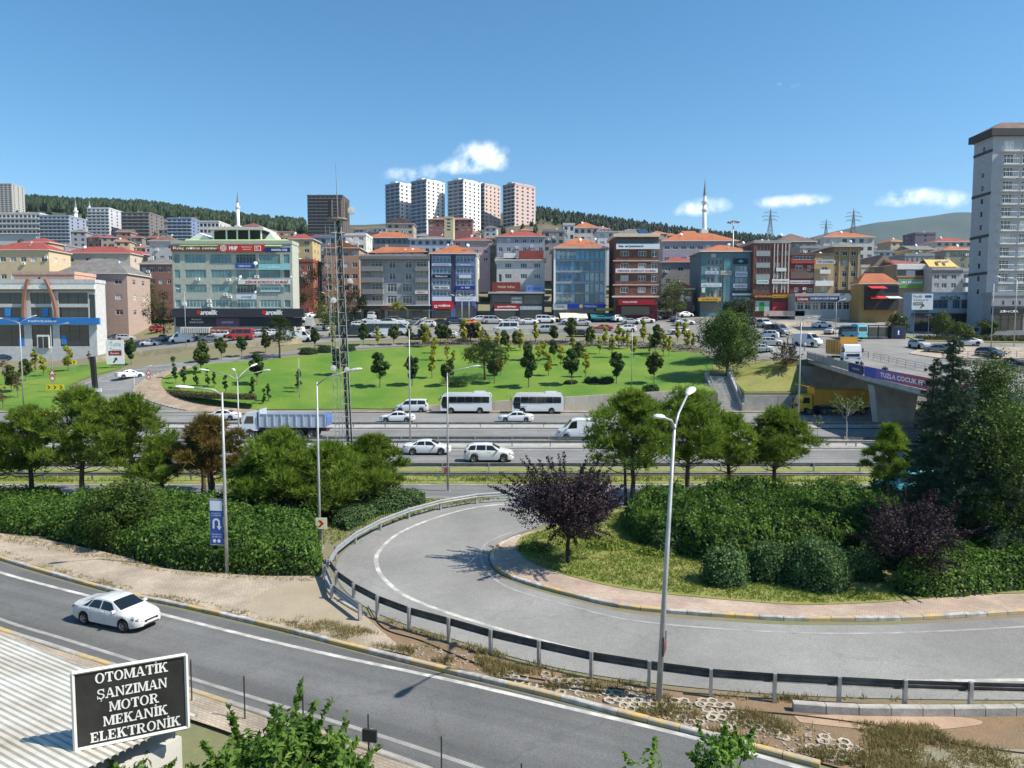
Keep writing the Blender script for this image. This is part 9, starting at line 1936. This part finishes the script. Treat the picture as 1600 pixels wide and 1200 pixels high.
# cable lying along the verge
b = MB(); b.tube([p + Vector((0, 0, .09)) for p in SP([(575, 950), (600, 985), (660, 1005), (760, 1046), (860, 1068), (1000, 1085), (1100, 1108), (1250, 1122), (1400, 1143), (1500, 1168), (1640, 1186)], 5)], .022, 5); o = b.build('cable', M_BLACK); tag(o, 'black cable lying loose along the bare verge', 'cable')
# ================================================================== people
def person(label, loc, rz, top, legs, pose='stand', hair=(.02, .015, .012), skin=(.42, .26, .18), H=1.72, group=None):
 k = H / 1.72; st = .22 if pose == 'walk' else .04
 J = {'pel': (0, 0, .95), 'wst': (0, 0, 1.12), 'chs': (0, .01, 1.34), 'nck': (0, 0, 1.48), 'hd0': (0, .015, 1.56), 'hd1': (0, .02, 1.66),
         'hl': (.09, 0, .90), 'kl': (.10, st * .8, .50), 'al': (.10, st - .05, .09), 'tl': (.11, st + .12, .04), 'hr': (-.09, 0, .90), 'kr': (-.10, -st * .3, .50), 'ar': (-.10, -st - .05, .09), 'tr': (-.11, -st + .12, .04),
         'sl': (.18, 0, 1.40), 'el': (.24, -.04 - st * .4, 1.13), 'wl': (.24, .10 - st * .3, .90), 'fl': (.235, .14 - st * .3, .80), 'sr': (-.18, 0, 1.40), 'er': (-.24, -.02 + st * .2, 1.13), 'wr': (-.24, .10 + st * .7, .92), 'fr': (-.235, .15 + st * .7, .83)}
 RD = {'pel': (.15, .11), 'wst': (.14, .10), 'chs': (.165, .115), 'nck': (.06, .06), 'hd0': (.085, .095), 'hd1': (.085, .10), 'hl': (.085, .09), 'kl': (.06, .06), 'al': (.045, .045), 'tl': (.045, .03), 'sl': (.06, .06), 'el': (.045, .045), 'wl': (.034, .034), 'fl': (.035, .022)}
 E = [('pel', 'wst'), ('wst', 'chs'), ('chs', 'nck'), ('nck', 'hd0'), ('hd0', 'hd1'), ('pel', 'hl'), ('hl', 'kl'), ('kl', 'al'), ('al', 'tl'), ('pel', 'hr'), ('hr', 'kr'), ('kr', 'ar'), ('ar', 'tr'), ('chs', 'sl'), ('sl', 'el'), ('el', 'wl'), ('wl', 'fl'), ('chs', 'sr'), ('sr', 'er'), ('er', 'wr'), ('wr', 'fr')]
 nm = list(J); me = bpy.data.meshes.new('person'); me.from_pydata([tuple(c * k for c in J[n]) for n in nm], [(nm.index(a), nm.index(b)) for a, b in E], [])
 o = bpy.data.objects.new('person', me); COL.objects.link(o); md = o.modifiers.new('skin', 'SKIN'); o.modifiers.new('sub', 'SUBSURF').levels = 1
 if not me.skin_vertices: me.skin_vertices.new()
 for i, n in enumerate(nm):
  r = RD.get(n) or RD[n[:-1] + 'l']; me.skin_vertices[0].data[i].radius = (r[0] * k, r[1] * k)
  me.skin_vertices[0].data[i].use_root = (n == 'pel')
 PEND.append((o, k, top, legs, skin, hair)); o.location = loc; o.rotation_euler = (0, 0, rz); tag(o, label, 'person', group); return o
PEND = []
def brp(y, off): x, z = bx_at(y); return (x + off, y, z + .01)
person('person in dark clothes walking on the bridge beside the small navy banner', brp(96.5, .9), R(170), (.03, .03, .035), (.03, .03, .04), 'walk')
person('person in dark jacket standing behind the festival banner', brp(88.6, .9), R(175), (.025, .028, .035), (.04, .04, .05), 'walk')
person('shorter person in brown coat behind the festival banner', brp(90.2, 1.3), R(175), (.09, .05, .03), (.03, .03, .03), 'walk', H=1.55)
person('person in black standing at the bridge head beside two others', at(1222, 553, .06), R(160), (.02, .02, .025), (.03, .03, .035), 'walk')
person('person in long dark coat in the middle of the group at the bridge head', at(1234, 555, .06), R(150), (.03, .025, .03), (.02, .02, .02), 'stand')
person('person in grey top in the group at the bridge head', at(1242, 553, .06), R(190), (.12, .12, .14), (.03, .03, .04), 'walk')
person('person in white shirt at the start of the bridge railing', at(1257, 549, .06), R(180), (.6, .6, .62), (.16, .17, .2), 'stand')
person('person in pale blue shirt standing on the pavement under the bridge', (G(1224, 640).x, 109.0, .14), R(200), (.30, .42, .55), (.03, .035, .05), 'stand')
person('person in red top walking before the market wall', at(1208, 499, .06), R(90), (.25, .04, .04), (.03, .03, .04), 'walk')
person('person in dark top walking behind the one in red before the market wall', at(1200, 500, .06), R(90), (.04, .04, .05), (.05, .05, .06), 'walk')
bpy.context.view_layer.update(); dg = bpy.context.evaluated_depsgraph_get()
for (o, k, top, legs, skin, hair) in PEND:
 me = bpy.data.meshes.new_from_object(o.evaluated_get(dg)); o.modifiers.clear(); me.materials.clear()
 for c in (top, legs, skin, hair, (.03, .025, .02)): me.materials.append(paint(c, .8))
 for p in me.polygons:
  c = p.center / k; ax = abs(c.x)
  p.material_index = 3 if (c.z > 1.62 or (c.z > 1.53 and c.y < -.01)) else 2 if c.z > 1.45 and ax < .12 else 2 if (ax > .19 and c.z < .93) else 4 if c.z < .10 else 1 if c.z < .98 else 0
  p.use_smooth = True
 o.data = me
# ================================================================== air
mb = MB(); mb.b2(-9500, 9500, -420, 9500, -1.2, 860); hz = mb.build('haze', [])
m = bpy.data.materials.new('haze_air'); m.use_nodes = True; m.node_tree.nodes.clear(); mo = m.node_tree.nodes.new('ShaderNodeOutputMaterial'); pv = m.node_tree.nodes.new('ShaderNodeVolumePrincipled')
pv.inputs['Color'].default_value = (.50, .72, 1.0, 1); pv.inputs['Density'].default_value = 0.000055; pv.inputs['Anisotropy'].default_value = .1
m.node_tree.links.new(pv.outputs[0], mo.inputs['Volume']); hz.data.materials.append(m); hz['kind'] = 'stuff'; hz['label'] = 'thin bluish haze in the air over the town'
